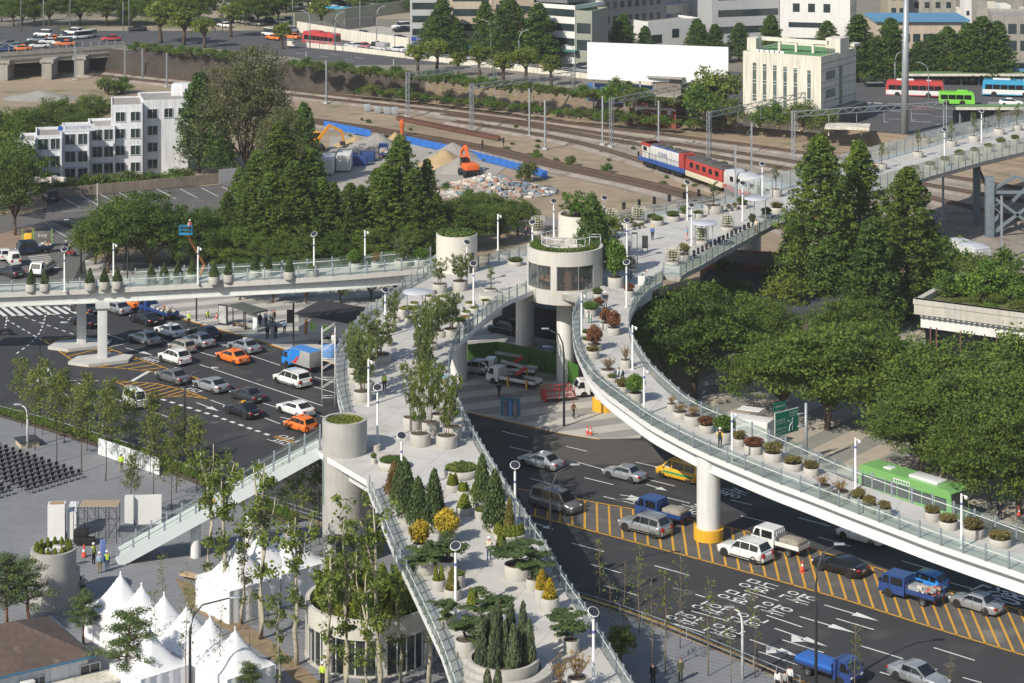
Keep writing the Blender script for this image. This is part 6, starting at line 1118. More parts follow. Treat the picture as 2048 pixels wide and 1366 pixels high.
# far traffic: one mesh a car, too small to show its parts
FK = {}
def far_kit(kind, col):
	def mk():
		L, W, H = {'sedan': (4.7, 1.8, 1.45), 'suv': (4.7, 1.85, 1.75), 'van': (4.9, 1.85, 2.0), 'truck': (5, 1.8, 2.1)}[kind]; b = MB(); w = W / 2; bl = .95
		hull(b, [(-L / 2, w * .85, .3, bl - .15), (-L / 2 + .2, w, .2, bl), (0, w, .2, bl), (L / 2 - .5, w * .95, .2, bl - .06), (L / 2, w * .75, .32, bl - .25)], 0, 1)
		f = {'sedan': (1.0, .2, -1.0, -1.8), 'suv': (1.0, .35, -1.9, -2.2), 'van': (1.9, 1.2, -2.3, -2.4), 'truck': (2.35, 2.0, .9, .85)}[kind]
		for k, m, ex in ((0, 2, 0), (1, 0, .0)):
			z0, z1 = (bl - .02, H - .12) if k == 0 else (H - .12, H)
			q = ((f[0], f[3], w - .05), (f[1], f[2], w - .2)) if k == 0 else ((f[1], f[2], w - .19), (f[1] - .1, f[2] + .1, w - .26))
			vs = [(x, y, z) for (a, c, ww), z in zip(q, (z0, z1)) for x, y in ((a, ww), (c, ww), (c, -ww), (a, -ww))]; b.add(vs, [(0, 1, 5, 4), (1, 2, 6, 5), (2, 3, 7, 6), (3, 0, 4, 7), (4, 5, 6, 7)], m)
		if kind == 'truck': b.bbox((-.9, 0, 1.3), (3, W, 1.1), .05, 3)
		for x in (L / 2 - .9, -L / 2 + .95):
			for s in (-1, 1): b.lathe([(0, -.1), (.32, -.1), (.32, .1), (0, .1)], (0, 0, 0), 1, 12, True, Matrix.Translation((x, s * (w - .08), .32)) @ Matrix.Rotation(PI / 2, 4, 'X'), False)
		return tag(b.build('car' if kind != 'truck' else 'truck', [pm(col), TRIM, CGL, MATS['box_silver'] if 'box_silver' in MATS else GALV]), '', 'car' if kind != 'truck' else 'truck')
	return Kit(mk)
def fcar(kind, col, x, y, hd, label, dz=0.05, pf=PT):
	k = FK.setdefault((kind, col), far_kit(kind, col)); p, q = pf(x, y), pf(x + hd[0] * .1, y + hd[1] * .1); p.z += dz; return k.put(p, math.atan2(q.y - p.y, q.x - p.x), label, 'far traffic')
def word(kind, col): return {'white': 'white', 'black': 'black', 'silver': 'silver', 'orange': 'orange', 'grey': 'grey', 'dark': 'dark', 'red': 'red', 'yellow': 'yellow', 'blue': 'blue', 'cyan': 'blue'}[col] + ' ' + {'sedan': 'car', 'suv': 'estate car', 'van': 'van', 'truck': 'truck'}[kind]
def fleet(rows, where):
	cnt = {}; tot = {}
	for r in rows: tot[word(*r[:2])] = tot.get(word(*r[:2]), 0) + 1
	for r in sorted(rows, key=lambda r: r[2]):
		wd = word(*r[:2]); i = cnt.get(wd, 0); cnt[wd] = i + 1
		fcar(*r[:4], r[4], ('%s %s' % (wd, where)) if tot[wd] == 1 else '%s %s, %s such from the left' % (wd, where, ORD[i]))
FL = (-100, -12); FR_ = (100, 14)
fleet([('suv', 'white', 87, 73, (-100, -4)), ('sedan', 'black', 121, 76, (-100, -4)), ('suv', 'white', 147, 69, (-100, -6)), ('van', 'white', 175, 76, (-60, 8)), ('van', 'white', 163, 78, (-70, 6)), ('sedan', 'orange', 106, 82, (-100, 2)), ('sedan', 'white', 97, 88, (-100, 3)), ('van', 'white', 125, 90, (-100, 2)), ('sedan', 'orange', 130, 92, (-100, 2)), ('sedan', 'silver', 74, 84, (-100, 3)), ('sedan', 'black', 55, 95, (-100, 3)), ('sedan', 'silver', 30, 97, (-100, 3)), ('sedan', 'white', 78, 96, (-100, 3)), ('sedan', 'blue', 8, 103, (-100, 3)), ('sedan', 'orange', 42, 102, (-100, 3)), ('sedan', 'grey', 15, 92, (-100, 3)), ('sedan', 'red', 222, 82, (-100, 4))], 'queuing on the flyover at the top left')
fleet([('sedan', 'dark', 274, 62, (-100, 3)), ('van', 'white', 465, 45, FL), ('van', 'white', 493, 48, FL), ('suv', 'grey', 512, 52, FL), ('sedan', 'white', 450, 55, FL), ('sedan', 'black', 535, 46, FL), ('sedan', 'white', 562, 48, FL), ('sedan', 'silver', 575, 44, FL), ('sedan', 'black', 592, 42, FL), ('sedan', 'orange', 618, 40, FL), ('sedan', 'silver', 585, 64, (-40, -40)), ('van', 'white', 540, 72, FL), ('sedan', 'orange', 548, 80, FL), ('sedan', 'orange', 585, 78, FL)], 'at the far junction above the huge poplar')
fleet([('sedan', 'white', 622, 88, FL), ('sedan', 'white', 705, 97, FL), ('sedan', 'red', 725, 97, FL), ('truck', 'white', 760, 101, FL), ('sedan', 'white', 795, 104, FL), ('sedan', 'white', 830, 111, FL), ('sedan', 'white', 878, 116, FL), ('suv', 'blue', 912, 119, FL), ('van', 'white', 940, 120, FL), ('sedan', 'white', 998, 130, FL), ('sedan', 'silver', 978, 134, FL), ('sedan', 'white', 1040, 136, FL), ('truck', 'yellow', 1092, 136, FL), ('sedan', 'black', 1136, 142, FL), ('sedan', 'silver', 1168, 146, FL), ('sedan', 'dark', 1163, 138, FL), ('suv', 'white', 1168, 127, FL)], 'in the far lanes behind the white barrier')
fleet([('sedan', 'black', 804, 64, (-100, 6)), ('suv', 'white', 802, 57, (-100, 6)), ('sedan', 'dark', 724, 73, (-100, 20)), ('sedan', 'dark', 794, 82, (-100, 10)), ('van', 'blue', 770, 24, FL), ('sedan', 'silver', 735, 27, FL), ('sedan', 'black', 712, 28, FL), ('suv', 'white', 810, 8, FL)], 'in the parking lot behind the cream wall')
for i in range(20): fcar(RND.choice(('sedan', 'suv', 'sedan')), ('white', 'silver', 'black', 'grey', 'dark')[i % 5], 440 + i * 19, 4 + (i % 3) * 7, FL, 'car parked under the park trees at the top edge, %s from the left' % ORD[i])
fcar('van', 'silver', 1745, 184, (-100, 2), 'silver van waiting left of the red and white coach'); fcar('sedan', 'white', 2022, 211, (100, 2), 'white car at the right edge below the blue coach')
LB = dict(roof='white'); BP = lambda a, c: PT(a, c) + Vector((0, 0, .05))
put('bus', 'red', 643, 93, FL, 'red coach on the far road behind the white barrier', None, BP, L=10.5, H=3.3, roof='red')
put('bus', 'cyan', 936, 118, FL, 'blue and white city bus before the shop blocks', None, BP, L=10.5, H=3.1, roof='cyan'); put('bus', 'cyan', 672, 36, FL, 'blue city bus behind the cream wall at the top', None, BP, L=10.5, H=3.0, roof='white')
put('bus', 'red', 1829, 194, (-100, -3), 'coach with red roof and white flanks at the far right', None, BP, L=11.6, H=3.4, roof='white', low='white')
put('bus', 'lime', 1913, 210, (100, 2), 'bright green minibus in front of the red and white coach', None, BP, L=7.0, H=2.7, roof='lime', W=2.1)
put('bus', 'cyan', 2022, 193, (-100, -3), 'blue coach with pale flanks cut by the right edge', None, BP, L=11.6, H=3.4, roof='white', low='white')
# ================================================================ people
HAIR = plain('hair_black', (0.015, 0.013, 0.012), .6)
def skin_body(pose):
	lean = pose.get('lean', 0.0); ph = pose.get('hip', .93); V = []; R = []; E = []; SEG = []
	def v(p, r, par=None, seg=None):
		V.append(Vector(p)); R.append(r); i = len(V) - 1
		if par is not None: E.append((par, i)); SEG.append((par, i, seg))
		return i
	def L(f, z): return Vector((math.sin(lean) * f, 0, math.cos(lean) * f)) + Vector((0, 0, ph + 0.02)) if z is None else z
	up = lambda d, y=0, x=0: Vector((math.sin(lean) * d + math.cos(lean) * x, y, ph + .02 + math.cos(lean) * d - math.sin(lean) * x))
	pel = v(up(0), (.12, .15)); sp = v(up(.2), (.105, .13), pel, 'torso'); ch = v(up(.4), (.115, .155), sp, 'torso'); nk = v(up(.55), (.052, .052), ch, 'neck')
	hl = lean * pose.get('headk', .5); hx = up(.55)
	hb = v(hx + Vector((math.sin(hl) * .07 + .01, 0, math.cos(hl) * .07)), (.07, .065), nk, 'neck'); hm = v(hx + Vector((math.sin(hl) * .15 + .012, 0, math.cos(hl) * .15)), (.098, .082), hb, 'head'); ht = v(hx + Vector((math.sin(hl) * .24, 0, math.cos(hl) * .24)), (.062, .055), hm, 'head')
	hands = []
	for s, key in ((1, 'aL'), (-1, 'aR')):
		e, w = pose[key]; sh = v(up(.46, s * .17), (.066, .066), ch, 'torso'); S = V[sh]; el = v(S + Vector((e[0], s * e[1], e[2])), (.044, .044), sh, 'arm'); wr = v(V[el] + Vector((w[0], s * w[1], w[2])), (.03, .033), el, 'fore'); d = (V[wr] - V[el]).normalized()
		pa = v(V[wr] + d * .085, (.022, .038), wr, 'hand'); hands.append((V[pa], d, s))
	for s, key in ((1, 'lL'), (-1, 'lR')):
		k, a = pose[key]; hp = v(Vector((0, s * .09, ph - .02)), (.09, .09), pel, 'leg'); kn = v(V[hp] + Vector(k), (.06, .062), hp, 'leg'); an = v(V[kn] + Vector(a), (.04, .04), kn, 'leg'); he = v(V[an] + Vector((.03, 0, -.055)), (.042, .042), an, 'foot'); v(V[he] + Vector((.14, s * .015, -.01)), (.03, .042), he, 'foot')
	me = bpy.data.meshes.new('body'); me.from_pydata([p[:] for p in V], E, []); o = bpy.data.objects.new('body', me); COL.objects.link(o)
	md = o.modifiers.new('skin', 'SKIN'); md.use_smooth_shade = True
	for i, sv in enumerate(me.skin_vertices[0].data): sv.radius = R[i]; sv.use_root = (i == 0)
	sb = o.modifiers.new('sub', 'SUBSURF'); sb.levels = 1; sb.render_levels = 1
	bpy.context.view_layer.update(); dg = bpy.context.evaluated_depsgraph_get(); m2 = bpy.data.meshes.new_from_object(o.evaluated_get(dg)); bpy.data.objects.remove(o)
	co = [q.co.copy() for q in m2.vertices]; no = [q.normal.copy() for q in m2.vertices]; fs = [tuple(p.vertices) for p in m2.polygons]; bpy.data.meshes.remove(m2)
	def near(p):
		best = (9, None, 0)
		for a, b, sg in SEG:
			d = V[b] - V[a]; t = max(0, min(1, (p - V[a]).dot(d) / max(1e-9, d.length_squared))); q = (p - V[a] - d * t).length
			if q < best[0]: best = (q, sg, t)
		return best[1], best[2]
	reg = [near(sum((co[i] for i in f), Vector()) / len(f)) for f in fs]; H = V[hm]
	b = MB(); b.add(co, fs, 0, True)
	for p, d, s in hands:  # five fingers of different lengths, curled a little
		side = d.cross(Vector((0, 0, 1)));  side = side.normalized() if side.length > .1 else Vector((1, 0, 0)); inn = d.cross(side)
		for k, ln in enumerate((.07, .08, .075, .06)): q = p + side * (-.027 + .018 * k); b.tube([q - d * .01, q + d * ln * .55, q + d * ln * .9 + inn * .02], [.0095, .009, .006], 0, 5)
		b.tube([p - d * .05 - side * .03, p - d * .02 - side * .055, p + d * .015 - side * .06], [.011, .01, .007], 0, 5)
	F = Vector((math.cos(hl), 0, -math.sin(hl))); U = Vector((math.sin(hl), 0, math.cos(hl)))
	b.tube([H + F * .092 + U * .02, H + F * .115 - U * .022], [.008, .016], 0, 5); b.tube([H + F * .09 - U * .055 + Vector((0, -.024, 0)), H + F * .09 - U * .055 + Vector((0, .024, 0))], .007, 2, 5)
	for s in (-1, 1): b.lathe([(0, -.009), (.011, 0), (0, .009)], H + F * .088 + U * .018 + Vector((0, s * .032, 0)), 1, 6); b.bbox(H + Vector((0, s * .083, -.005)), (.035, .016, .055), .007, 0)
	def part(sel, off):
		idx = {}; vs = []; ff = []
		for f, (sg, t) in zip(fs, reg):
			cen = sum((co[i] for i in f), Vector()) / len(f)
			if sel(sg, t, cen):
				q = []
				for i in f:
					if i not in idx: idx[i] = len(vs); vs.append(co[i] + no[i] * off)
					q.append(idx[i])
				ff.append(tuple(q))
		m = MB(); m.add(vs, ff, 0, True); return m
	return b, part, H, U, F, up
POSES = {'stand': dict(aL=((.0, .05, -.29), (.06, .0, -.25)), aR=((.0, .05, -.29), (.06, .0, -.25)), lL=((.02, .01, -.42), (-.03, 0, -.40)), lR=((.02, -.01, -.42), (-.03, 0, -.40))),
		'walk': dict(aL=((.10, .05, -.27), (.12, 0, -.22)), aR=((-.12, .05, -.26), (.02, 0, -.25)), lL=((-.06, .0, -.42), (-.2, 0, -.35)), lR=((.2, .0, -.37), (.02, 0, -.41)), hip=.91),
		'look': dict(aL=((.17, .05, -.22), (.14, -.14, .2)), aR=((.17, .05, -.22), (.14, -.14, .2)), lL=((.02, .03, -.42), (-.03, 0, -.40)), lR=((.02, -.03, -.42), (-.03, 0, -.40))),
		'bend': dict(lean=1.0, aL=((.06, .03, -.28), (.1, -.03, -.24)), aR=((.08, .03, -.28), (.12, -.03, -.23)), lL=((.06, .04, -.41), (-.08, 0, -.39)), lR=((.06, -.04, -.41), (-.08, 0, -.39)), hip=.91),
		'crouch': dict(lean=.7, hip=.38, aL=((.16, .03, -.22), (.2, -.04, -.1)), aR=((.16, .03, -.22), (.2, -.04, -.1)), lL=((.36, .06, .08), (-.2, 0, -.35)), lR=((.34, -.06, .06), (-.2, 0, -.34))),
		'akimbo': dict(aL=((-.06, .2, -.22), (.12, -.16, -.14)), aR=((-.06, .2, -.22), (.12, -.16, -.14)), lL=((.02, .05, -.42), (-.03, 0.02, -.40)), lR=((.02, -.05, -.42), (-.03, -.02, -.40))),
		'ride': dict(lean=.25, hip=.78, aL=((.22, .06, -.18), (.24, -.02, -.04)), aR=((.22, .06, -.18), (.24, -.02, -.04)), lL=((.36, .08, -.12), (-.08, 0, -.38)), lR=((.36, -.08, -.12), (-.08, 0, -.38)))}
_pm = {}
def person_kit(pose, head, vest, short, bag=None):
	def mk():
		b, part, H, U, F, up = skin_body(POSES[pose]); t = thing('person', '', 'person'); b.build('body', [SKIN, BLACK, plain('lip', (.35, .12, .1))], t)
		part(lambda s, t_, c: s == 'torso' or (s == 'arm') or (s == 'fore' and not short and t_ < .9), .014).build('shirt', WHITE, t)
		part(lambda s, t_, c: s == 'leg', .014).build('trousers', WHITE, t); part(lambda s, t_, c: s == 'foot', .008).build('shoes', BLACK, t)
		if vest: part(lambda s, t_, c: s == 'torso', .024).build('vest', WHITE, t)
		if head == 'hair': part(lambda s, t_, c: s == 'head' and ((c - H).dot(U) > .03 or ((c - H).dot(F) < .01 and (c - H).dot(U) > -.07)), .014).build('hair', HAIR, t)
		elif head == 'long': part(lambda s, t_, c: (s in ('head', 'neck') and ((c - H).dot(U) > .04 or (c - H).dot(F) < .02)), .02).build('hair', HAIR, t)
		else:
			M = Matrix((F.to_4d(), Vector((0, 1, 0, 0)), U.to_4d(), (0, 0, 0, 1))).transposed(); M.translation = H + U * .05; m = MB(); m.lathe([(.15, 0), (.15, .012), (.122, .02), (.115, .07), (.08, .12), (0, .138)], (0, 0, 0), 0, 20, True, M); m.build('helmet' if head == 'helmet' else 'cap', WHITE, t)
		if bag: m = MB(); m.bbox(up(.32, 0, -.19), (.16, .28, .4), .05); m.build('backpack', WHITE, t)
		return t
	return Kit(mk)
PCOL = {'white': (.72, .72, .7), 'black': (.015, .015, .017), 'navy': (.02, .025, .05), 'blue': (.06, .15, .35), 'lime': (.5, .72, .05), 'orange': (.75, .25, .04), 'grey': (.28, .28, .29), 'skyblue': (.3, .45, .6), 'jean': (.06, .1, .17), 'khaki': (.25, .2, .12), 'red': (.5, .06, .05), 'brown': (.22, .1, .06), 'pink': (.7, .35, .38), 'green': (.05, .3, .18), 'yellow': (.7, .5, .04), 'camo': (.07, .08, .045), 'cream': (.65, .58, .45)}
def cl(c): return mat('cloth_' + c, PCOL[c], .85, .12, 12)
def person(pose, x, y, pf, hd, label, shirt='white', trousers='black', head='hair', hc='white', vest=None, short=False, bag=None, group=None, s=1.0):
	k = (pose, head, bool(vest), short, bool(bag)); kit = _pm.setdefault(k, person_kit(*k)); p, q = pf(x, y), pf(x + hd[0] * .1, y + hd[1] * .1)
	r = kit.put(p, math.atan2(q.y - p.y, q.x - p.x), label, group, s)
	for ch in r.children:
		n = ch.name.split('.')[0]; c = {'shirt': shirt, 'trousers': trousers, 'vest': vest, 'helmet': hc, 'cap': hc, 'backpack': bag}.get(n)
		if c: ch.material_slots[0].link = 'OBJECT'; ch.material_slots[0].material = cl(c)
	return r
PG = lambda a, c: P(a, c, 0.14)
for a in [('walk', 769, 782, PD, (10, -100), 'person in lime vest and white helmet walking up the main deck', dict(shirt='cream', vest='lime', head='helmet')), ('stand', 889, 778, PD, (30, -100), 'person in a pale checked shirt half hidden in the thicket', dict(shirt='skyblue', trousers='khaki', head='helmet')), ('look', 978, 1121, PD, (60, -100), 'photographer in cream top, jeans and white cap on the lower deck', dict(shirt='cream', trousers='jean', head='cap')),
		('walk', 1305, 480, PH, (-10, -100), 'person in blue jacket with yellow cap walking up the upper deck', dict(shirt='blue', head='cap', hc='yellow')), ('walk', 1373, 481, PH, (100, 40), 'person in pale blue shirt and pink shorts on the upper deck', dict(shirt='skyblue', trousers='pink', short=True)), ('stand', 1258, 508, PH, (10, 100), 'person in white beside the info boards', dict(shirt='white', trousers='grey', head='cap')), ('bend', 1260, 558, PD, (-100, 40), 'person in white shirt stooping at the ramp head', dict(shirt='white')), ('bend', 1284, 566, PH, (100, 0), 'person bending over the white box by the ramp railing', dict(shirt='white', trousers='grey', head='cap')),
		('stand', 1211, 616, PR, (10, 100), 'person with backpack and white cap coming down the ramp', dict(shirt='navy', trousers='grey', head='cap', bag='grey')), ('bend', 1180, 646, PR, (-60, 60), 'gardener with green apron tending tubs near the ramp top', dict(shirt='white', trousers='green')), ('bend', 1245, 762, PR, (-100, 30), 'gardener in white shirt leaning into a tub with a green bag', dict(shirt='white', trousers='black')), ('walk', 1440, 895, PR, (30, -100), 'person in yellow sleeves and navy vest walking on the ramp', dict(shirt='yellow', vest='navy', trousers='navy', head='cap')),
		('walk', 1147, 836, PG, (100, 30), 'woman in patterned brown top walking on the striped pavement', dict(shirt='brown')), ('walk', 998, 795, PG, (-60, -60), 'man in navy suit walking in the shade toward the booth', dict(shirt='navy', trousers='navy')),
		('stand', 378, 652, PG, (-40, 60), 'worker in lime vest standing on the kerb behind the rubble truck', dict(shirt='white', vest='lime', head='helmet')), ('crouch', 414, 636, PG, (100, 60), 'worker in lime shirt crouching on the pavement', dict(shirt='lime', head='hair')), ('stand', 520, 654, PG, (-60, 50), 'person in dark clothes just right of the bus shelter', dict(shirt='black')), ('stand', 532, 650, PG, (60, 60), 'man in white shirt standing at the right of the shelter', dict(shirt='white')), ('stand', 543, 648, PG, (-60, 60), 'person in grey jacket behind the white-shirted man', dict(shirt='grey')), ('stand', 548, 646, PG, (-60, 40), 'person in brown jacket at the back of the shelter group', dict(shirt='brown')),
		('stand', 535, 678, PG, (-40, -60), 'person in black carrying a bag at the kerb, left of three', dict(shirt='black', bag='black')), ('stand', 545, 679, PG, (30, -60), 'person in dark grey at the kerb, middle of three', dict(shirt='grey', trousers='grey')), ('stand', 551, 677, PG, (60, -30), 'person in black at the kerb, right of three', dict(shirt='black', head='long')), ('walk', 569, 668, PG, (10, -100), 'man in pale shirt walking toward the grey kiosk', dict(shirt='skyblue', trousers='black')), ('stand', 667, 695, PG, (-20, 60), 'woman in white with black hair beside the blue tarpaulin', dict(shirt='white', trousers='white', head='long')),
		('walk', 242, 943, PG, (20, -100), 'worker in lime jacket near the white banner', dict(shirt='lime', trousers='khaki', head='hair')), ('stand', 187, 1127, PG, (60, 20), 'worker in lime vest beside the orange cone', dict(shirt='grey', vest='lime', head='helmet')), ('stand', 199, 1146, PG, (0, -60), 'worker in blue-grey jacket and white helmet with the flag', dict(shirt='skyblue', trousers='khaki', head='helmet')), ('stand', 214, 1143, PG, (-30, -60), 'worker in lime vest at the foot of the stairs', dict(shirt='blue', vest='lime', trousers='jean', head='helmet')), ('bend', 147, 1130, PG, (-60, 60), 'worker in lime vest half hidden behind the grey shaft', dict(shirt='lime', head='helmet', hc='lime')), ('akimbo', 167, 1194, PG, (-60, -60), 'man in grey shirt with hands on hips at the grey shaft', dict(shirt='grey', head='helmet')), ('stand', 158, 1188, PG, (40, 60), 'man in black beside the man with hands on hips', dict(shirt='black')),
		('stand', 1361, 1362, PG, (20, 100), 'man in camouflage clothes standing at the bottom right', dict(shirt='camo', trousers='camo')), ('stand', 1306, 1372, PG, (20, 100), 'person with black hair at the bottom edge, left', dict(shirt='black')), ('stand', 1555, 1386, PG, (60, -60), 'person with black hair and white shirt by the yellow kerb, left of three', dict(shirt='white', head='long')), ('stand', 1570, 1388, PG, (60, -60), 'person in grey by the yellow kerb, middle of three', dict(shirt='grey')), ('stand', 1580, 1378, PG, (30, -60), 'person in white by the yellow kerb, right of three', dict(shirt='white')), ('stand', 645, 1372, PG, (60, -60), 'worker with white helmet under the plane trees', dict(shirt='lime', head='helmet')),
		('stand', 1888, 962, PG, (-20, 100), 'man in blue shirt and dark trousers under the right trees', dict(shirt='blue')), ('stand', 2000, 1040, PG, (40, 60), 'person in navy beside the vendor heap at the right edge', dict(shirt='navy', trousers='navy')), ('stand', 1052, 482, PH, (40, 60), 'person in dark blue left of the café roof', dict(shirt='navy')), ('stand', 1750, 348, PH, (0, 100), 'person in white and pink behind the redwoods on the far deck', dict(shirt='pink', trousers='grey')), ('stand', 1513, 466, PH, (30, 60), 'person in patterned dress beside the clipped topiary', dict(shirt='cream', trousers='brown', head='long')), ('stand', 132, 506, PG, (60, 60), 'man in navy jacket standing at the car park entrance', dict(shirt='navy', trousers='grey', head='cap'))]:
	person(*a[:6], **a[6])
def person_on(pose, loc, rz, label, **kw):
	r = person(pose, 500, 700, PG, (10, 0), label, **kw); r.location = loc; r.rotation_euler = (0, 0, rz); return r
c = top + (bot - top) * .60; person_on('bend', (c.x, c.y - .2, c.z + .1), math.atan2(d.y, d.x) + 2.8, 'worker in yellow-orange vest pushing a machine up the stairs', shirt='orange', vest='yellow', trousers='navy', head='helmet')
c2 = top + (bot - top) * .545; b = MB(); b.bbox((0, 0, .45), (.8, .6, .5), .1); b.bar((-.3, .2, .6), (-.7, .2, 1.0), .05, .05, 1); b.bar((-.3, -.2, .6), (-.7, -.2, 1.0), .05, .05, 1); b.lathe([(0, -.3), (.22, -.3), (.22, .3), (0, .3)], (0, 0, 0), 1, 14, True, Matrix.Translation((.1, 0, .22)) @ Matrix.Rotation(PI / 2, 4, 'X')); o = b.build('floor_machine', [YELLOW, DARK], None, (c2.x, c2.y - .2, c2.z + .1), math.atan2(d.y, d.x) + 3.1); tag(o, 'yellow floor machine being pushed up the long stairs', 'machine')
q = PD(984, 1098); b = MB(); b.bbox((q.x - .02, q.y + .32, q.z + 1.57), (.1, .2, .13), .02); tag(b.build('camera', BLACK), 'black camera held by the photographer on the lower deck', 'camera')
# ================================================================ buildings
BWHITE = mat('white_render', (0.72, 0.73, 0.75), .85, .08, .8, streak=.22); BBEIGE = mat('beige_render', (0.50, 0.42, 0.33), .85, .08, .6, streak=.15); BGREY = mat('grey_panel', (0.42, 0.43, 0.44), .7, .06, .6, streak=.1); BDARK = mat('dark_stone', (0.16, 0.16, 0.17), .6, .1, .8)
BIVORY = mat('ivory_render', (0.68, 0.64, 0.55), .85, .07, .6, streak=.3); BGG = mat('grey_green_render', (0.30, 0.31, 0.26), .85, .1, .6, streak=.15); BRICK = mat('red_brick', (0.24, 0.07, 0.05), .9, .2, 3.0); ROOFG = mat('roof_grey', (0.30, 0.28, 0.26), .9, .15, .6); ROOFGR = mat('green_roof_coat', (0.12, 0.27, 0.10), .85, .15, .5); ROOFB = mat('blue_metal_roof', (0.10, 0.26, 0.42), .6, .08, .8); CONCD = mat('old_concrete', (0.34, 0.32, 0.28), .9, .15, .6, streak=.3)
FRAME = plain('window_frame', (0.55, 0.56, 0.56), .5); WHITETILE = mat('white_tile', (0.72, 0.71, 0.68), .6, .05, .8, streak=.1)
class Bld:
	def __init__(s, name, label, cat='building', at=(0, 0, 0)): s.t = thing(name, label, cat, at); s.o = Vector(at)
	def vol(s, A, Bp, depth, h, wall, roof=None, z=None, par=.5, front=(), left=(), right=(), frames=False, wname='window', glass=None):
		"""a block standing on the line A-B (world), going back by depth, with windows as (x0, x1, z0, z1)"""
		A = Vector(A) - s.o; Bp = Vector(Bp) - s.o
		if z is not None: A.z = Bp.z = z - s.o.z
		d = Bp - A; d.z = 0; L = d.length; d.normalize(); n = Vector((-d.y, d.x, 0))
		M = Matrix(((d.x, n.x, 0, A.x), (d.y, n.y, 0, A.y), (0, 0, 1, A.z), (0, 0, 0, 1))); b = MB(); b.box((L / 2, depth / 2, h / 2 - .5), (L, depth, h + 1), 0, 0, M)
		if par:
			for c, q in (((L / 2, .12, h + par / 2), (L, .24, par)), ((L / 2, depth - .12, h + par / 2), (L, .24, par)), ((.12, depth / 2, h + par / 2), (.24, depth - .48, par)), ((L - .12, depth / 2, h + par / 2), (.24, depth - .48, par))): b.box(c, q, 0, 0, M)
		b.build('wall', wall, s.t)
		if roof: b = MB(); b.box((L / 2, depth / 2, h + .04), (L - .5, depth - .5, .08), 0, 0, M); b.build('roof', roof, s.t)
		fr = {'f': Matrix.Identity(4), 'l': Matrix(((0, 1, 0, 0), (-1, 0, 0, depth), (0, 0, 1, 0), (0, 0, 0, 1))), 'r': Matrix(((0, -1, 0, L), (1, 0, 0, 0), (0, 0, 1, 0), (0, 0, 0, 1)))}
		for key, ws in (('f', front), ('l', left), ('r', right)):
			for x0, x1, z0, z1 in ws:
				T = M @ fr[key]; b = MB(); b.box(((x0 + x1) / 2, -.01, (z0 + z1) / 2), (x1 - x0, .06, z1 - z0), 0, 0, T)
				if not frames: b.build(wname, glass or WINGL, s.t); continue
				f = MB(); w = .09
				for c, q in ((((x0 + x1) / 2, -.03, z0 - w / 2), (x1 - x0 + .3, .2, w)), (((x0 + x1) / 2, -.03, z1 + w / 2), (x1 - x0 + .1, .14, w)), ((x0 - w / 2, -.03, (z0 + z1) / 2), (w, .14, z1 - z0)), ((x1 + w / 2, -.03, (z0 + z1) / 2), (w, .14, z1 - z0)), (((x0 + x1) / 2, -.045, (z0 + z1) / 2), (.07, .05, z1 - z0))): f.box(c, q, 0, 0, T)
				o = f.build(wname, FRAME, s.t); b.build('pane', glass or WINGL, o)
		s.M, s.L, s.h = M, L, h; return s
	def add(s, name, b, m, T=None):
		return b.build(name, m, s.t)
def grid(x0, x1, n, z0, dz, nz, w, h): return [(x0 + (x1 - x0) * (i + .5) / n - w / 2, x0 + (x1 - x0) * (i + .5) / n + w / 2, z0 + k * dz, z0 + k * dz + h) for i in range(n) for k in range(nz)]
def bands(L0, L1, z0, dz, nz, h): return [(L0, L1, z0 + k * dz, z0 + k * dz + h) for k in range(nz)]
# white stepped office block on the left
K = Bld('office_block', 'old white stepped office block with a company banner at the left')
r2 = lambda L: grid(.2, L, 2, .9, 2.85, 3, 1.6, 1.7)
for a, c, hh, dp in (((36, 389), (70, 388), 8.2, 8), ((71, 380), (124, 378), 8.4, 9), ((125, 369), (179, 367), 8.4, 9), ((180, 359), (230, 357), 8.4, 9)):
	A_, B_ = P(*a), P(*c); L_ = (B_ - A_).length; K.vol(A_, B_, dp, hh, BWHITE, ROOFG, None, .5, r2(L_) if a[0] > 40 else grid(.3, L_, 1, .9, 2.75, 3, 1.5, 1.5), frames=True)
	b = MB(); [b.box((L_ / 2, -.04, z_), (L_, .1, .12), 0, 0, K.M) for z_ in (2.75, 5.5)]; b.box((L_ - .2, -.35, hh / 2), (.3, .7, hh), 1, 0, K.M); b.build('trim', [plain('faded_blue', (.3, .36, .5)), BWHITE], K.t)
	if a[0] == 125:
		b = MB(); b.box((L_ / 2 + .3, .0, hh + .95), (L_ + 1.2, .1, 1.15), 0, 0, K.M); b.lathe([(0, -.02), (.42, -.02), (.42, .02), (0, .02)], (0, 0, 0), 1, 20, False, K.M @ Matrix.Translation((-.35, -.07, hh + .95)) @ Matrix.Rotation(PI / 2, 4, 'X')); b.text('철도산업개발(주)', .62, K.M @ Matrix.Translation((2.6, -.06, hh + .95)) @ Matrix.Rotation(PI / 2, 4, 'X'), 2, 4.3); b.build('banner', [plain('banner_white', (.66, .67, .7)), BLUE, plain('banner_ink', (.12, .14, .32))], K.t)
K.vol(P(222, 356), P(285, 354), 10, 12, BWHITE, ROOFG, None, .3, grid(.3, 5.3, 2, 1, 2.85, 4, 1.5, 1.5), frames=True); K.vol(P(286, 349), P(376, 345), 10, 12.3, BWHITE, ROOFG, None, .3, grid(.6, 2.6, 1, 1, 2.85, 4, 1.6, 1.5) + [(3.6, 5.0, 9.6, 11.1), (6, 7, 10.2, 11.1)], frames=True)
b = MB(); b.bbox((0, 0, 1), (3, 3, 2), .1); o = b.build('roof_hut', BWHITE, K.t, P(362, 190, 12.3))
b = MB();
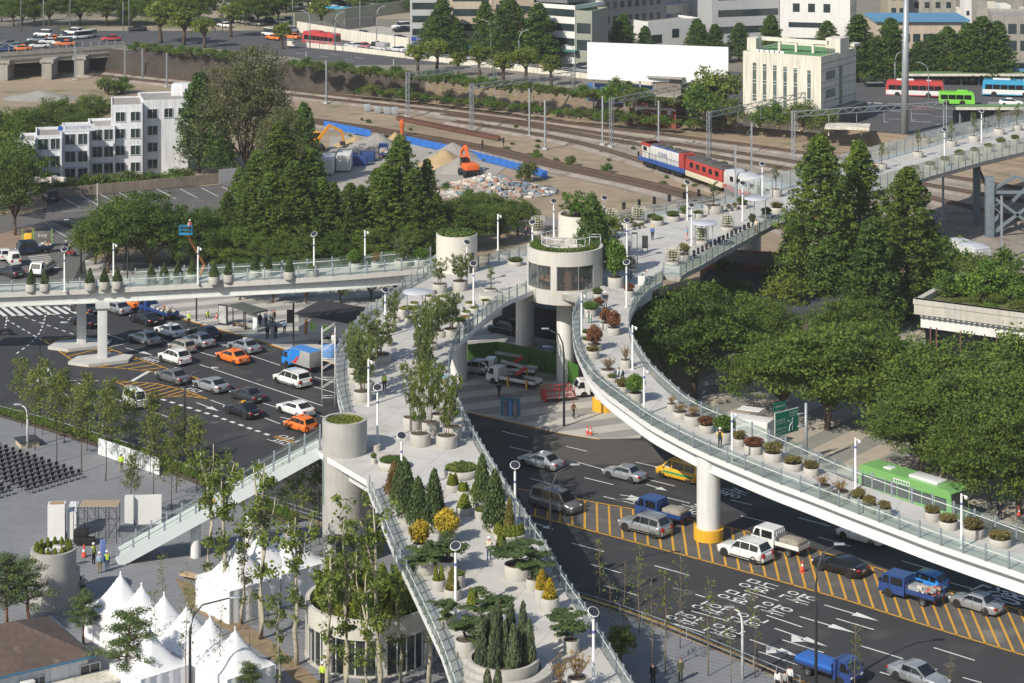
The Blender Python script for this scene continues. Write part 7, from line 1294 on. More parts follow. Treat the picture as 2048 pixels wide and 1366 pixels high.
for i in range(16): q = P(60 + i * 4, 366, 8.1); b.bbox((q.x, q.y + RND.uniform(.5, 3), 8.3), (RND.uniform(.4, 1.1), .6, RND.uniform(.3, .9)), .08, 0, i)
o = b.build('roof_clutter', mat('clutter', (.45, .42, .38), .9, .3, 1.5), K.t); o['kind'] = 'stuff'
b = MB(); w_ = [P(x, y) for x, y in ((85, 398), (200, 388), (300, 379), (438, 366))]
for u, v in zip(w_, w_[1:]): b.bar(u + Vector((0, 0, .8)), v + Vector((0, 0, .8)), .25, 1.6)
t_ = tag(b.build('boundary_wall', mat('brown_wall', (.27, .22, .17), .9, .2, .8, streak=.3)), 'brown boundary wall along the car park below the white office block', 'wall')
b = MB(); u, v = P(438, 368), P(478, 364); b.bar(u + Vector((0, 0, 1.2)), v + Vector((0, 0, 1.2)), .1, 2.4); tag(b.build('hoarding', mat('grey_sheet', (.34, .35, .37), .6, .1, 1.5)), 'grey sheet metal hoarding at the end of the boundary wall', 'hoarding')
for i in range(13): tree('bush', 95 + i * 23, 391 - i * 1.9, RND.uniform(2.0, 3.0), 'ivy bush growing over the boundary wall, %s from the left' % ORD[i], 1.1, None, 'ivy on the boundary wall')
# white windowed building at the right
A_, B_ = PT(1486, 241.5), PT(1642, 256); A_.z = B_.z = 2.4
K = Bld('office_building', 'ivory four-storey building with six tall window strips and a green roof'); L_ = (B_ - A_).length
sx = lambda x: L_ * (x - 1486) / 156
K.vol(A_, B_, 16, 12.9, BIVORY, ROOFGR, None, .35, [(sx(x), sx(x) + .7, 2.2 if x > 1540 else 4, 11.2 - i * .12) for i, x in enumerate((1506, 1526.5, 1547, 1567.5, 1588, 1615))], [], [(2.2, 6.3, 8.6, 10.2), (2.2, 6.3, 5.2, 6.8), (8.2, 9.6, 3.4, 10.6)], glass=mat('dim_green_glass', (.09, .12, .11), .2, .4, 1.2, spec=.6))
for x in (1506, 1526.5, 1547, 1567.5, 1588, 1615): [MB().box((sx(x) + .35, -.05, z_), (.74, .06, .1), 0, 0, K.M).build('window_bar', FRAME, K.t) for z_ in (4.6, 5.2, 7.4, 8.0, 10, 10.5)]
b = MB()
[b.box((L_ + .03, 8, z_), (.08, 15.9, .08), 1, 0, K.M) for z_ in (1.6, 3.2, 4.6, 7.2, 8.3, 10.6, 11.8)]; b.build('tile_joint', [FRAME, BDARK], K.t)
b = MB(); b.box((.9, 3, 14.3), (1.9, 2.4, 2.6), 0, 0, K.M); b.box((L_ - 1.2, 10, 14.4), (3, 4, 2.8), 0, 0, K.M); b.box((L_ / 2, 5.5, 15.2), (L_ - 2.2, .7, .7), 0, 0, K.M); [b.box((x, 5.5, 14), (.45, .45, 1.9), 0, 0, K.M) for x in (5, 8.5, 12)]; b.box((L_ + .6, 13.5, 14.2), (1.6, 3, .5), 0, 0, K.M); b.build('roof_frame', BIVORY, K.t)
for i in range(6): b = MB(); b.bbox((2.4 + i * 1.05, 1.2, 13.3), (.8, .5, .6), .04, 0, 0, K.M); b.build('air_conditioner', WHITE, K.t)
b = MB(); b.box((L_ + 1.2, 9, 1.6), (2.6, 13, 3.2), 0, 0, K.M); b.build('annex', mat('dark_green_glass', (.05, .065, .05), .3, .2, .8), K.t)
b = MB(); u = PT(1690, 268); b.box((u.x + .5, u.y, 3.8), (8, 5, .5), 0, -.2); [b.box((u.x + x, u.y, 2.9), (.2, .2, 1.6), 0) for x in (-3, 3)]; tag(b.build('canopy', BIVORY), 'flat white canopy at the right foot of the ivory building', 'canopy')
# billboard
K = thing('billboard', 'huge blank white billboard on posts above the rail yard', 'billboard'); u = Vector(((1175 - CX) * 436 / FPX, 436, 0)); v = Vector(((1457 - CX) * 428 / FPX, 428, 0)); dd = (v - u).normalized()
b = MB(); b.bar(u + Vector((0, 0, 12.05)), v + Vector((0, 0, 12.05)), .5, 7.2); b.build('panel', mat('billboard_white', (.76, .77, .78), .6, .02, .3), K)
for i in range(9): b = MB(); q = u.lerp(v, (i + .4) / 9); b.box((q.x, q.y + .4, 5.2), (.3, .3, 7)); b.build('post', GALV, K)
b = MB(); b.bar(u + Vector((0, 2, 5.6)), v + Vector((0, 2, 5.6)), .2, 3.6); tag(b.build('hoarding', mat('blue_hoarding', (.06, .17, .42), .7, .3, .5, dirt=((.1, .16, .04), .3, .55))), 'blue hoarding overgrown with ivy under the white billboard', 'hoarding')
for i in range(8): q = u.lerp(v, (i + .7) / 9); PK['green'].put((q.x, q.y + 1.2, 4.2), i, 'ivy clump climbing the blue hoarding, %s from the left' % ORD[i], 'ivy on the blue hoarding', (3, 1.5, RND.uniform(2, 4.5)))
# brick signal house
K = Bld('signal_house', 'two-storey red brick signal house below the billboard'); A_, B_ = P(1258, 240, 1), P(1352, 247, 1)
K.vol(A_, B_, 7, 5, BRICK, ROOFG, 1, .0, [(1.2, 2, 1.2, 2.4), (5.9, 6.7, .8, 3), (8, 8.8, 1.5, 2.7)], glass=WHITE); b = MB(); b.box((K.L / 2, -.06, 2.6), (K.L, .14, .5), 0, 0, K.M); b.build('band', WHITE, K.t); b = MB(); b.box((K.L / 2, 3, 5.2), (K.L + 1.2, 8, .3), 0, 0, K.M); b.box((K.L * .7, 4.5, 6.8), (K.L * .6, 4, 3), 1, 0, K.M); b.box((K.L * .7, 4.2, 8.45), (K.L * .75, 6, .3), 0, 0, K.M); b.build('upper_floor', [CONCD, mat('dim_planks', (.2, .17, .14), .8, .2, 1)], K.t)
# far blocks
def far(name, label, x0, x1, y0, y1, depth, h, wall, roof, **kw):
	A_, B_ = PT(x0, y0), PT(x1, y1); K = Bld(name, label); L_ = (B_ - A_).length; W_ = {k: (v(L_ if k == 'front' else depth) if callable(v) else v) for k, v in kw.items()}; K.vol(A_, B_, depth, h, wall, roof, A_.z, .6, **W_); return K
K1 = far('shop_block', 'grey-white office block with window bands and blue shop signs, leftmost of the far blocks', 820, 897, 112, 112, 14, 22, BGREY, ROOFG, front=lambda L: bands(.5, L - .4, 4.6, 2.9, 6, 1.5), left=lambda L: bands(2, L - 2, 4.6, 2.9, 6, 1.2))
b = MB(); b.box((2.6, -.1, 3.9), (4.6, .25, .9), 0, 0, K1.M); b.text('정육식당', .6, K1.M @ Matrix.Translation((2.6, -.25, 3.9)) @ Matrix.Rotation(PI / 2, 4, 'X'), 1); b.box((2.2, -.9, 2.6), (3.6, 1.8, .9), 0, 0, K1.M); b.box((6, -.9, 2.8), (3, 1.8, .9), 2, 0, K1.M); b.build('shop_sign', [plain('sign_blue', (.04, .07, .3)), WHITE, plain('awning_red', (.35, .06, .07))], K1.t)
K1 = far('shop_block', 'beige office block behind the ginkgoes with a yellow sign', 898, 985, 112, 112, 14, 24, BBEIGE, ROOFG, front=lambda L: bands(.8, L - .8, 5.6, 3.3, 5, 1.6)); b = MB(); b.box((8.0, -.1, 8.1), (1.6, .2, .9), 0, 0, K1.M); b.box((6.2, -.1, 8.1), (1.8, .2, .9), 1, 0, K1.M); b.build('shop_sign', [YELLOW, plain('sign_pink', (.6, .2, .4))], K1.t)
far('shop_block', 'brownish shaded block between beige block and banded block', 986, 1068, 112, 118, 12, 13, mat('brown_render', (.3, .25, .2), .85, .1, .6), ROOFG, front=lambda L: bands(.8, L - .8, 4, 3.0, 3, 1.6))
K1 = far('shop_block', 'white block with dark window bands and green awning near the billboard', 1069, 1150, 126, 133, 12, 12.5, WHITETILE, ROOFGR, front=lambda L: bands(.1, L - .1, 4.4, 3.1, 3, 1.6), right=lambda L: bands(.4, L - .4, 4.4, 3.1, 3, 1.6)); b = MB(); b.box((K1.L / 2, -.8, 3.4), (K1.L + 2, 1.8, .3), 0, 0, K1.M); b.build('awning', mat('green_awning', (.05, .17, .15), .7), K1.t); b = MB(); b.box((K1.L / 2 - 2, 6, 15), (8, 8, 3.6), 1, 0, K1.M); b.box((K1.L / 2 - 2, 6, 17), (9, 9, .3), 0, 0, K1.M); b.build('penthouse', [ROOFB, BDARK], K1.t)
far('shop_block', 'grey-green low block with slim windows beside the banded block', 1151, 1184, 133, 135, 9, 11.5, BGG, ROOFGR, front=lambda L: grid(.3, L - .3, 4, 3.6, 3.6, 2, .8, 2.2))
far('office_tower', 'dark grey tiled tower with small square windows behind the billboard', 1186, 1330, 105, 98, 16, 26, BDARK, ROOFG, front=lambda L: grid(1, L - 1, 9, 3, 3.3, 7, 1.2, 1.5)); far('office_tower', 'blank white tower wall behind the banded shop block', 1110, 1184, 92, 92, 10, 24, WHITETILE, ROOFG)
far('house', 'white low house with roof clutter behind the billboard', 1296, 1400, 106, 108, 12, 6.5, WHITETILE, ROOFG, front=lambda L: [(1, 4, 2, 4), (7, 9, 3, 5)]); far('house', 'small white house set back above the roof clutter', 1332, 1420, 88, 88, 10, 8.5, BIVORY, ROOFG, front=lambda L: [(3, 5, 5, 7)]); far('house', 'red roofed huts at the top between white tower and grey tower', 1372, 1426, 62, 62, 9, 7, BRICK, mat('rust_roof', (.3, .09, .06), .9, .2, 1))
far('office_tower', 'light grey tower with dark ribbon windows behind the ivory building', 1424, 1558, 106, 106, 14, 26, BGREY, ROOFG, front=lambda L: bands(1.6, L - .3, 4.4, 3.9, 5, 1.6)); K1 = far('office_tower', 'white tower with paired windows and an outside stair, next to the light grey one', 1560, 1700, 112, 116, 20, 26, WHITETILE, ROOFG, front=lambda L: bands(2, L * .75, 3.2, 3.6, 2, 1.2) + grid(2, L * .78, 3, 10.4, 3.5, 4, 1.6, 2), right=lambda L: grid(2, L - 2, 4, 6, 3.6, 5, 1.4, 1.8))
K1 = far('shop_block', 'peach coloured low block with a blue metal roof at the far right', 1752, 1935, 150, 150, 14, 11.0, BBEIGE, ROOFB, front=lambda L: grid(1, L - 1, 8, 3.2, 4.0, 2, 1.6, 1.8)); b = MB(); b.box((K1.L / 2, 6.5, 11.9), (K1.L + .8, 14.6, .5), 0, 0, K1.M); b.build('eave', ROOFB, K1.t); b = MB(); b.box((K1.L / 2, -.2, 1.2), (K1.L, .5, 1.6), 0, 0, K1.M); b.build('shop_front', mat('shop_red', (.2, .05, .04), .7, .4, .4), K1.t)
far('apartment_block', 'stained concrete block rising behind the peach block', 1818, 1912, 112, 112, 12, 18, CONCD, ROOFG, front=lambda L: grid(.5, L - .5, 4, 8, 3.2, 3, 1.1, 1.4)); far('apartment_block', 'tan narrow block left of the tall mast', 1775, 1816, 116, 116, 10, 16, mat('tan_render', (.4, .35, .27), .85, .1, .6, streak=.2), ROOFG, front=lambda L: grid(.5, L - .5, 2, 7, 3.2, 3, 1.1, 1.4)); far('shop_block', 'grey concrete block with a blue awning at the right edge', 1984, 2090, 156, 158, 14, 13, CONCD, ROOFG, front=lambda L: grid(.5, L - .5, 4, 6, 3.6, 2, 1.8, 2.2) + [(.3, 9, .4, 3.4)])
b = MB(); u = PT(1990, 168); b.box((u.x + 5, u.y - 1.5, 5.6), (12, 2.4, .5)); tag(b.build('awning', ROOFB), 'blue shop awning below the grey block at the right edge', 'awning')
for i in range(7): far('house', 'small pale house among the roofs at the top right corner, %s from the left' % ORD[i], 1905 + i * 24, 1926 + i * 24, 62 - (i % 2) * 12, 62 - (i % 2) * 12, 6, 5 + i % 3, (BIVORY, WHITETILE, CONCD)[i % 3], (ROOFG, ROOFGR, ROOFB)[i % 3], front=lambda L: [(.5, 1.3, 2.5, 3.7)])
for x0, x1, y, lab in ((1800, 2045, 176, 'long bus shelter with a green curved roof behind the coaches'), (1908, 2070, 246, 'green roofed bus shelter in front of the far deck')):
	u, v = PT(x0, y), PT(x1, y); K = thing('bus_shelter', lab, 'bus shelter'); b = MB(); b.bar(u + Vector((0, 0, 3.1)), v + Vector((0, 0, 3.1)), 3.6, .3); b.build('roof', mat('shelter_green', (.13, .22, .09), .8, .15, .5), K); b = MB(); b.bar(u + Vector((0, -1.9, 3.0)), v + Vector((0, -1.9, 3.0)), .15, .5); b.build('fascia', BIVORY, K)
	b = MB(); b.bar(u + Vector((0, 1.2, 1.2)), v + Vector((0, 1.2, 1.2)), .1, 2.2); b.build('back_panel', WINGL, K)
	for i in range(7): b = MB(); q = u.lerp(v, (i + .5) / 7); b.box((q.x, q.y, 1.5 + q.z - 2.4 + 1.2), (.2, .2, 3.6)); b.build('post', GALV, K)
# flyover at the top left
K = thing('flyover', 'grey road flyover with a fence and piers crossing the rails at the top left', 'bridge'); FB = [PT(-200, 118), PT(0, 113), PT(246, 96)]; z5 = 5.35
b = MB(); pl = [(p.x, p.y) for p in FB] + [(FB[2].x * 1.06, FB[2].y + 30), (FB[1].x * 1.06, FB[1].y + 30), (FB[0].x * 1.06, FB[0].y + 30)]; b.prism(pl, 4.3, z5, 0, 1, True); b.build('deck', [FASPH, CONCD], K)
b = MB()
for u, v in zip(FB, FB[1:]): b.bar(Vector((u.x, u.y + 1, 3.9)), Vector((v.x, v.y + 1, 3.9)), 1.2, 1.0); b.bar(Vector((u.x, u.y, 5.7)), Vector((v.x, v.y, 5.7)), .3, .8)
b.build('girder', CONCD, K)
for x, y in ((92, 160), (4, 162), (157, 153), (-90, 165)):
	p = P(x, y); b = MB(); b.box((p.x, p.y + 4, 1.9), (2.2, 7, 3.8)); b.box((p.x, p.y + 4, 4.0), (3, 7, .8)); b.build('pier', CONCD, K)
b = MB()
for u, v in zip(FB, FB[1:]):
	for q in resample([u, v], 2.0): b.box((q.x, q.y - .05, 6.6), (.1, .1, 1.6))
	for z_ in (6.2, 6.8, 7.4): b.bar(Vector((u.x, u.y - .05, z_)), Vector((v.x, v.y - .05, z_)), .05)
b.build('fence', GALV, K)
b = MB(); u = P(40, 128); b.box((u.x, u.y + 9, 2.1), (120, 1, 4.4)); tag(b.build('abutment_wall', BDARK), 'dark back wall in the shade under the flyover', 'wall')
# median barrier, cream walls on the far road
b = MB(); q = resample(PTL([(575, 91), (700, 103), (860, 122), (1000, 138), (1174, 157), (1300, 172), (1420, 186)]), 3.0)
for u, v in zip(q, q[1:]): b.bar(u + Vector((0, 0, .55)), v + Vector((0, 0, .55)), .4, 1.1); b.bar(u + Vector((0, 0, 1.75)), v + Vector((0, 0, 1.75)), .1, .1, 1); b.bar(u + Vector((0, 0, 1.4)), v + Vector((0, 0, 1.4)), .1, .1, 1); b.box(u + Vector((0, 0, 1.4)), (.12, .12, .8), 1)
tag(b.build('median_barrier', [BIVORY, GALV]), 'pale median barrier with railing along the far road', 'barrier')
for pts, h, lab, m in (([(595, 64), (640, 72), (700, 82), (818, 99)], 2.6, 'cream hoarding between far road and parking lot', BIVORY), ([(588, 52), (690, 42), (745, 34), (822, 24)], 3.2, 'pale olive wall running up beside the parking lot', mat('olive_wall', (.4, .4, .3), .8, .1, .5)), ([(605, 66), (690, 60), (752, 52)], 2.6, 'grey concrete retaining wall at the back of the parking lot', CONCD)):
	b = MB(); q = PTL(pts); [b.bar(u + Vector((0, 0, h / 2)), v + Vector((0, 0, h / 2)), .3, h) for u, v in zip(q, q[1:])]; tag(b.build('wall', m), lab, 'wall')
# grey kiosk
K = Bld('kiosk', 'grey prefabricated kiosk with green windows and a big black roof'); A_, B_ = P(597, 672, .13), P(716, 694, .13); K.vol(A_, B_, 6.5, 2.7, mat('grey_ribbed', (.34, .34, .35), .7, .06, 2), None, .13, 0, [(1.85, 2.75, 1.0, 2.0), (3.9, 4.8, 1.0, 2.0)], frames=True, glass=plain('green_glass_kiosk', (.2, .42, .06), .3)); b = MB(); L_ = K.L; T_ = K.M
b.add([(-.5, -.5, 2.72), (L_ + .4, -.5, 2.72), (L_ + .4, 7, 2.72), (-.5, 7, 2.72), (1, 3.2, 3.9), (L_ - 1, 3.2, 3.9)], [(0, 1, 5, 4), (1, 2, 5), (2, 3, 4, 5), (3, 0, 4), (3, 2, 1, 0)], 0, False, T_); b.build('roof', mat('black_roof', (.03, .03, .032), .8, .15, 1), K.t); b = MB(); b.box((1.2, -.06, 1.3), (.35, .08, 1.9), 0, 0, T_); b.build('door_board', mat('brown_board', (.3, .13, .05), .7), K.t)
# station sheds in the shade right of the deck
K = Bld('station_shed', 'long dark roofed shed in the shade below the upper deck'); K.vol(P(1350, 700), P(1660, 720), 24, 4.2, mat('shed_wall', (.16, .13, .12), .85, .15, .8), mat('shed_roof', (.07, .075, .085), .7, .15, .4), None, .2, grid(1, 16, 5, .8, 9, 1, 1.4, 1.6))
K = Bld('station_platform', 'low salmon-fronted station canopy under the upper deck'); K.vol(P(1400, 580), P(1780, 606), 9, 3.4, mat('salmon_wall', (.42, .2, .13), .85, .15, .8), mat('brown_roof', (.2, .15, .12), .9, .2, .5), None, .3, grid(1, 20, 6, .4, 9, 1, 2.4, 1.8))
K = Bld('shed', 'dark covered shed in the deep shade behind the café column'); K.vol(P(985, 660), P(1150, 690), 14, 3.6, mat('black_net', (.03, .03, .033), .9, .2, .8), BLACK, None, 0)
# right hall with planted roof
K = Bld('hall', 'low hall with a pale concrete parapet, dark glass and a planted roof at the right'); u = Vector(((1828 - CX) * 250.6 / FPX, 250.6, 0)); v = Vector(((2048 - CX) * 244 / FPX, 244, 0)); v = u + (v - u) * 1.7
K.vol(u + (v - u).normalized() * .9 + Vector((.6, 1.0, 0)), v + Vector((.6, 1.0, 0)), 22, 7.6, mat('hall_glass', (.012, .014, .016), .15, .2, .6, spec=.6), None, 0, 0); b = MB(); L_ = (v - u).length; d_ = (v - u).normalized(); n_ = Vector((-d_.y, d_.x, 0)); T_ = Matrix(((d_.x, n_.x, 0, u.x), (d_.y, n_.y, 0, u.y), (0, 0, 1, 0), (0, 0, 0, 1)))
b.box((L_ / 2, .35, 8.15), (L_, .7, 1.7), 0, 0, T_); b.box((.35, 11, 8.15), (.7, 20.6, 1.7), 0, 0, T_); b.box((L_ / 2, .33, 8.72), (L_ + .16, .84, .56), 0, 0, T_); b.build('parapet', mat('parapet_concrete', (.5, .47, .41), .85, .1, .8, streak=.2), K.t)
b = MB(); [b.box((.8 + i * .62, .5, 7.18), (.34, .6, .22), 0, 0, T_) for i in range(28)]; b.box((L_ / 2 + .5, .85, 6.4), (L_, .16, 1.4), 0, 0, T_); b.build('fascia', WHITETILE, K.t)
for x in (1.7, 2.4, 5.2, 8, 9.4, 12.2, 15.2, 16.6): b = MB(); b.box((x, .7, 3), (.12, .12, 5.8), 0, 0, T_); b.build('mullion', mat('rust_post', (.2, .08, .07), .6), K.t)
b = MB(); b.box((L_ / 2, 11, 8.2), (L_ - 1.2, 20.4, .3), 0, 0, T_); b.build('roof_meadow', mat('meadow', (.11, .13, .04), .95, .3, .7), K.t)
for i in range(110): q = T_ @ Vector((1 + RND.random() * (L_ - 2), 1.4 + RND.random() * 18, 8.35)); PK[('shrub', 'green', 'hosta')[i % 3]].put(q, i, 'tuft of the wild meadow on the hall roof', 'meadow tufts on the hall roof', (RND.uniform(1, 2.4),) * 2 + (RND.uniform(.5, 1.5),))
for i in range(11): q = T_ @ Vector((2 + i * 1.75, 6 + (i * 5) % 9, 8.3)); TK['bush'][i % 2].put(q, i, 'young tree growing on the planted hall roof, %s from the left' % ORD[i], 'trees on the hall roof', RND.uniform(.9, 1.5))
# round pavilion at the bottom
K = thing('pavilion', 'round concrete and glass pavilion with a planted roof beside the lower deck', 'pavilion'); pc = Vector(((745 - CX) * 172.4 / FPX, 172.4, 0)); b = MB(); arcwall(b, pc, 5.2, 0, 2 * PI, 2.9, 4.4, .35, 0, 80); b.cyl((pc.x, pc.y, 3.4), 4.86, .3, 1, 60); [arcwall(b, pc, 5.2, rd(a - 5), rd(a + 5), .1, 2.9, .3) for a in (183, 232, 281, 330, 20)]; b.cyl((pc.x, pc.y, .06), 5.25, .12, 0, 60); b.build('wall', [CAF, SOIL], K)
b = MB(); arcwall(b, pc, 4.95, 0, 2 * PI, .2, 2.9, .03, 0, 60); o = b.build('window', glassmat('pavilion_glass', (.35, .42, .4), .9, .95), K); b = MB(); [b.box((pc.x + 4.97 * math.cos(a), pc.y + 4.97 * math.sin(a), 1.5), (.08, .08, 2.8), 0, a) for a in np.linspace(0, 2 * PI, 40)]; b.build('frame', WHITE, o); b = MB(); b.cyl((pc.x, pc.y, .19), 4.8, .03, 0, 40); b.cyl((pc.x, pc.y + 1, .2), 1.6, 2.6, 1, 24); b.build('interior', [plain('green_carpet', (.03, .15, .05)), BIVORY], K)
for i in range(46):
	a = i * 2.4; r = 4.4 * math.sqrt((i + .5) / 46); PK['thuja' if i % 3 else 'bamboo'].put((pc.x + r * math.cos(a), pc.y + r * math.sin(a), 3.72), i, 'thuja or bamboo plant of the pavilion roof', 'plants on the pavilion roof', (1.0, 1.0, RND.uniform(1.5, 3)))
# hipped house at the bottom left
K = Bld('house', 'house with a brown shingled hip roof and blue eaves at the bottom left'); v = P(190, 1313, 3.2); u = P(10, 1354, 3.2); u = v + (u - v) * 2.2; K.vol(u + Vector((.5, .6, 0)), v + Vector((-.6, .5, 0)), 8, 3.1, BWHITE, None, 0, 0, [(9.8, 10.7, 1.6, 2.4), (13.5, 15, 1.2, 2.4)], frames=True); L_ = (v - u).length; d_ = (v - u).normalized(); n_ = Vector((-d_.y, d_.x, 0)); T_ = Matrix(((d_.x, n_.x, 0, u.x), (d_.y, n_.y, 0, u.y), (0, 0, 1, 3.12), (0, 0, 0, 1)))
b = MB(); b.add([(0, 0, .2), (L_, 0, .2), (L_, 9, .2), (0, 9, .2), (4.5, 4.5, 2.2), (L_ - 4.5, 4.5, 2.2)], [(0, 1, 5, 4), (1, 2, 5), (2, 3, 4, 5), (3, 0, 4)], 0, False, T_); b.box((L_ / 2, 4.5, .1), (L_ + .1, 9.1, .18), 1, 0, T_); b.build('roof', [mat('shingle', (.12, .085, .07), .95, .25, 2.5, dirt=((.2, .17, .15), 1.0, .62)), mat('blue_eave', (.08, .2, .3), .6)], K.t)
b = MB(); b.bbox((L_ - 5.2, -.1, -1.0), (1.0, .5, .9), .04, 0, 0, T_); b.build('air_conditioner', WHITE, K.t); b = MB(); b.box((L_ - 1.5, -.5, -1.4), (6, 2.2, .2), 0, 0, T_); b.build('porch_roof', BIVORY, K.t)
# ================================================================ rail yard, works yard, street furniture, plaza
X90 = Matrix.Rotation(PI / 2, 4, 'X')
# catenary masts and gantries
def mast_kit(h, w, lattice):
	def mk():
		t = thing('catenary_mast', '', 'mast'); b = MB()
		if lattice:
			for x, y in ((-1, -1), (1, -1), (1, 1), (-1, 1)): b.box((x * w / 2, y * w / 2, h / 2), (.09, .09, h))
			for i in range(int(h / .6)): z = i * .6; s = 1 if i % 2 else -1; b.bar((-s * w / 2, -w / 2, z), (s * w / 2, -w / 2, z + .6), .05); b.bar((-w / 2, -s * w / 2, z), (-w / 2, s * w / 2, z + .6), .05)
		else: b.box((0, 0, h / 2), (w, w * .8, h))
		b.box((0, 0, .15), (.9, .9, .3), 1); b.build('post', [GALV, CONC], t)
		if not lattice: b = MB(); b.tube([(0, 0, h * .72), (2.6, .4, h * .78)], .04); b.tube([(0, 0, h * .9), (2.6, .4, h * .78), (3.2, .5, h * .66)], .04); b.build('bracket_arm', GALV, t)
		return t
	return Kit(mk)
LM, SM = mast_kit(9, .55, True), mast_kit(9, .32, False)
wh = 'above the tracks, %s from the left'
for kit, rows, lab in ((SM, [(150, 160), (250, 156), (285, 164), (334, 174), (613, 171), (653, 207), (788, 188), (1059, 273), (1090, 299), (1205, 290), (1317, 300), (1471, 403), (1503, 352), (2003, 520), (1886, 440)], 'slim grey catenary mast '), (LM, [(815, 234), (943, 261), (989, 212), (1146, 231), (1223, 294), (1418, 325), (1430, 244), (1587, 323), (1659, 267), (1890, 300)], 'lattice catenary mast ')):
	for i, (x, y) in enumerate(rows): kit.put(P(x, y), .4 + i * .1, lab + wh % ORD[i], lab.strip() + 's', (1, 1, 1 if y > 190 else .82))
for x0, y0, x1, y1, lab in ((815, 234, 989, 212, 'leftmost'), (943, 261, 1146, 231, 'second'), (1223, 294, 1430, 244, 'third'), (1418, 325, 1659, 267, 'fourth'), (1587, 323, 1890, 300, 'rightmost')):
	u, v = P(x0, y0), P(x1, y1); u.z = v.z = 7.9; t = thing('catenary_gantry', 'grey lattice gantry beam spanning the tracks, %s of the five' % lab, 'gantry', group='catenary gantries'); b = MB(); n = 22
	for z_ in (0, .9):
		for o in (-.35, .35): b.bar(u + Vector((o * .5, o, z_)), v + Vector((o * .5, o, z_)), .09)
	for i in range(n):
		p, q = u.lerp(v, i / n), u.lerp(v, (i + 1) / n); s = .9 if i % 2 else 0; b.bar(p + Vector((-.17, -.35, s)), q + Vector((-.17, -.35, .9 - s)), .06); b.bar(p + Vector((.17, .35, s)), q + Vector((.17, .35, .9 - s)), .06)
	b.build('truss', GALV, t); b = MB()
	for i in (5, 9, 13, 17): p = u.lerp(v, i / n); b.box((p.x, p.y, 6.8), (.1, .1, 2.2)); b.tube([(p.x, p.y, 5.8), (p.x + 1.4, p.y + .3, 5.9)], .04)
	b.build('hanger', GALV, t)
b = MB()
for tr_ in (0, 1, 2, 3):
	q = resample(smooth_line(PX(TRK[tr_][0])), 12)
	for z_ in (5.6, 6.6): b.tube([p + Vector((0, 0, z_)) for p in q], .022, 0, 3, False)
o = b.build('overhead_wires', DARK); tag(o, 'thin overhead wires hanging above the rail tracks', 'wires', kind='stuff')
u = PT(1809, 268); t = thing('light_mast', 'very tall tapering grey mast rising from the street past the top edge', 'mast'); b = MB(); b.tube([u, u + Vector((.35, 0, 27))], [.75, .45], 0, 14); b.build('pole', GALV, t)
# bare streaks, switch boxes, signals
for i, (x, y) in enumerate(((735, 222), (756, 226), (775, 228), (790, 228))): b = MB(); p = P(x, y); b.bbox((p.x, p.y, .7), (1.3, .8, 1.4), .05); tag(b.build('switch_box', GALV), 'grey switch box beside the tracks, %s of four' % ORD[i], 'switch box', 'switch boxes')
b = MB(); u, v = P(795, 238), P(998, 279); [b.bar(u + Vector((0, o, .35)), v + Vector((0, o, .35)), .5, .5) for o in (-1.4, -.7, 0, .7)]; tag(b.build('rail_stack', mat('rust', (.13, .06, .04), .9, .2, 1)), 'long stack of rusty rails beside the tracks', 'rail stack')
for x, y in ((1277, 325), (965, 302), (1007, 297)): b = MB(); p = P(x, y); b.cyl((p.x, p.y, 0), .06, 1.2); b.bbox((p.x, p.y, 1.5), (.35, .3, .9), .05); tag(b.build('signal', BLACK), 'small black railway signal beside the track at %s' % ('the locomotive nose' if x > 1200 else 'the blue fence, left one' if x < 1000 else 'the blue fence, right one'), 'signal')
# train
def wagon(a, c, W_=2.9):
	u, v = P(*a), P(*c); d = (v - u); L = d.length; rz = math.atan2(-d.y, -d.x); m = (u + v) / 2; return (m.x, m.y, .5), rz, L
DB = mat('train_blue', (.03, .09, .32), .5, .2, 1, streak=.3); DW = mat('train_white', (.6, .6, .58), .5, .1, 1, streak=.25); DR = mat('train_red', (.46, .06, .05), .5, .15, 1, streak=.25); DG = mat('train_roof', (.09, .085, .08), .8, .2, 1.5); CR = plain('train_cream', (.6, .55, .4), .5)
loc, rz, L = wagon((1291, 333), (1383, 362)); t = thing('locomotive', 'white and blue diesel locomotive with a red cab front', 'locomotive', loc, rz); h = L / 2
b = MB(); b.bbox((0, 0, 1.15), (L, 2.9, .7), .06, 0); b.bbox((-.6, 0, 2.6), (L - 4.4, 2.2, 2.3), .12, 1); b.bbox((-.6, 0, 3.75), (L - 5.5, 1.7, .3), .08, 0); b.box((-h + 1.5, 0, 2.7), (1.6, 2.22, 2.5), 2); b.build('body', [DB, DW, DR], t)
b = MB(); b.bbox((h - 2.3, 0, 2.75), (2.6, 2.8, 2.6), .15, 1); b.bbox((h - .7, 0, 2.2), (1.2, 2.0, 1.6), .12, 0); b.box((h - 2.3, 0, 3.8), (2.62, 2.82, .5), 0); [b.box((h - 2.3, s * 1.41, 3.1), (1.2, .04, .7), 2) for s in (-1, 1)]; b.box((h - 1.0, 0, 3.2), (.05, 2.2, .6), 2); b.build('cab', [DR, DW, CGL], t)
b = MB(); [b.bbox((x, 0, 4.0), (1.8, 1.6, .3), .05) for x in (-5, -2.6, .5, 3)]; b.build('roof_fan', DG, t); b = MB(); [b.bbox((x, 0, .45), (3.6, 2.4, .8), .1) for x in (-h + 3, h - 3)]; b.bbox((0, 0, .5), (4.5, 2.5, .9), .1); b.build('bogie', BLACK, t); b = MB()
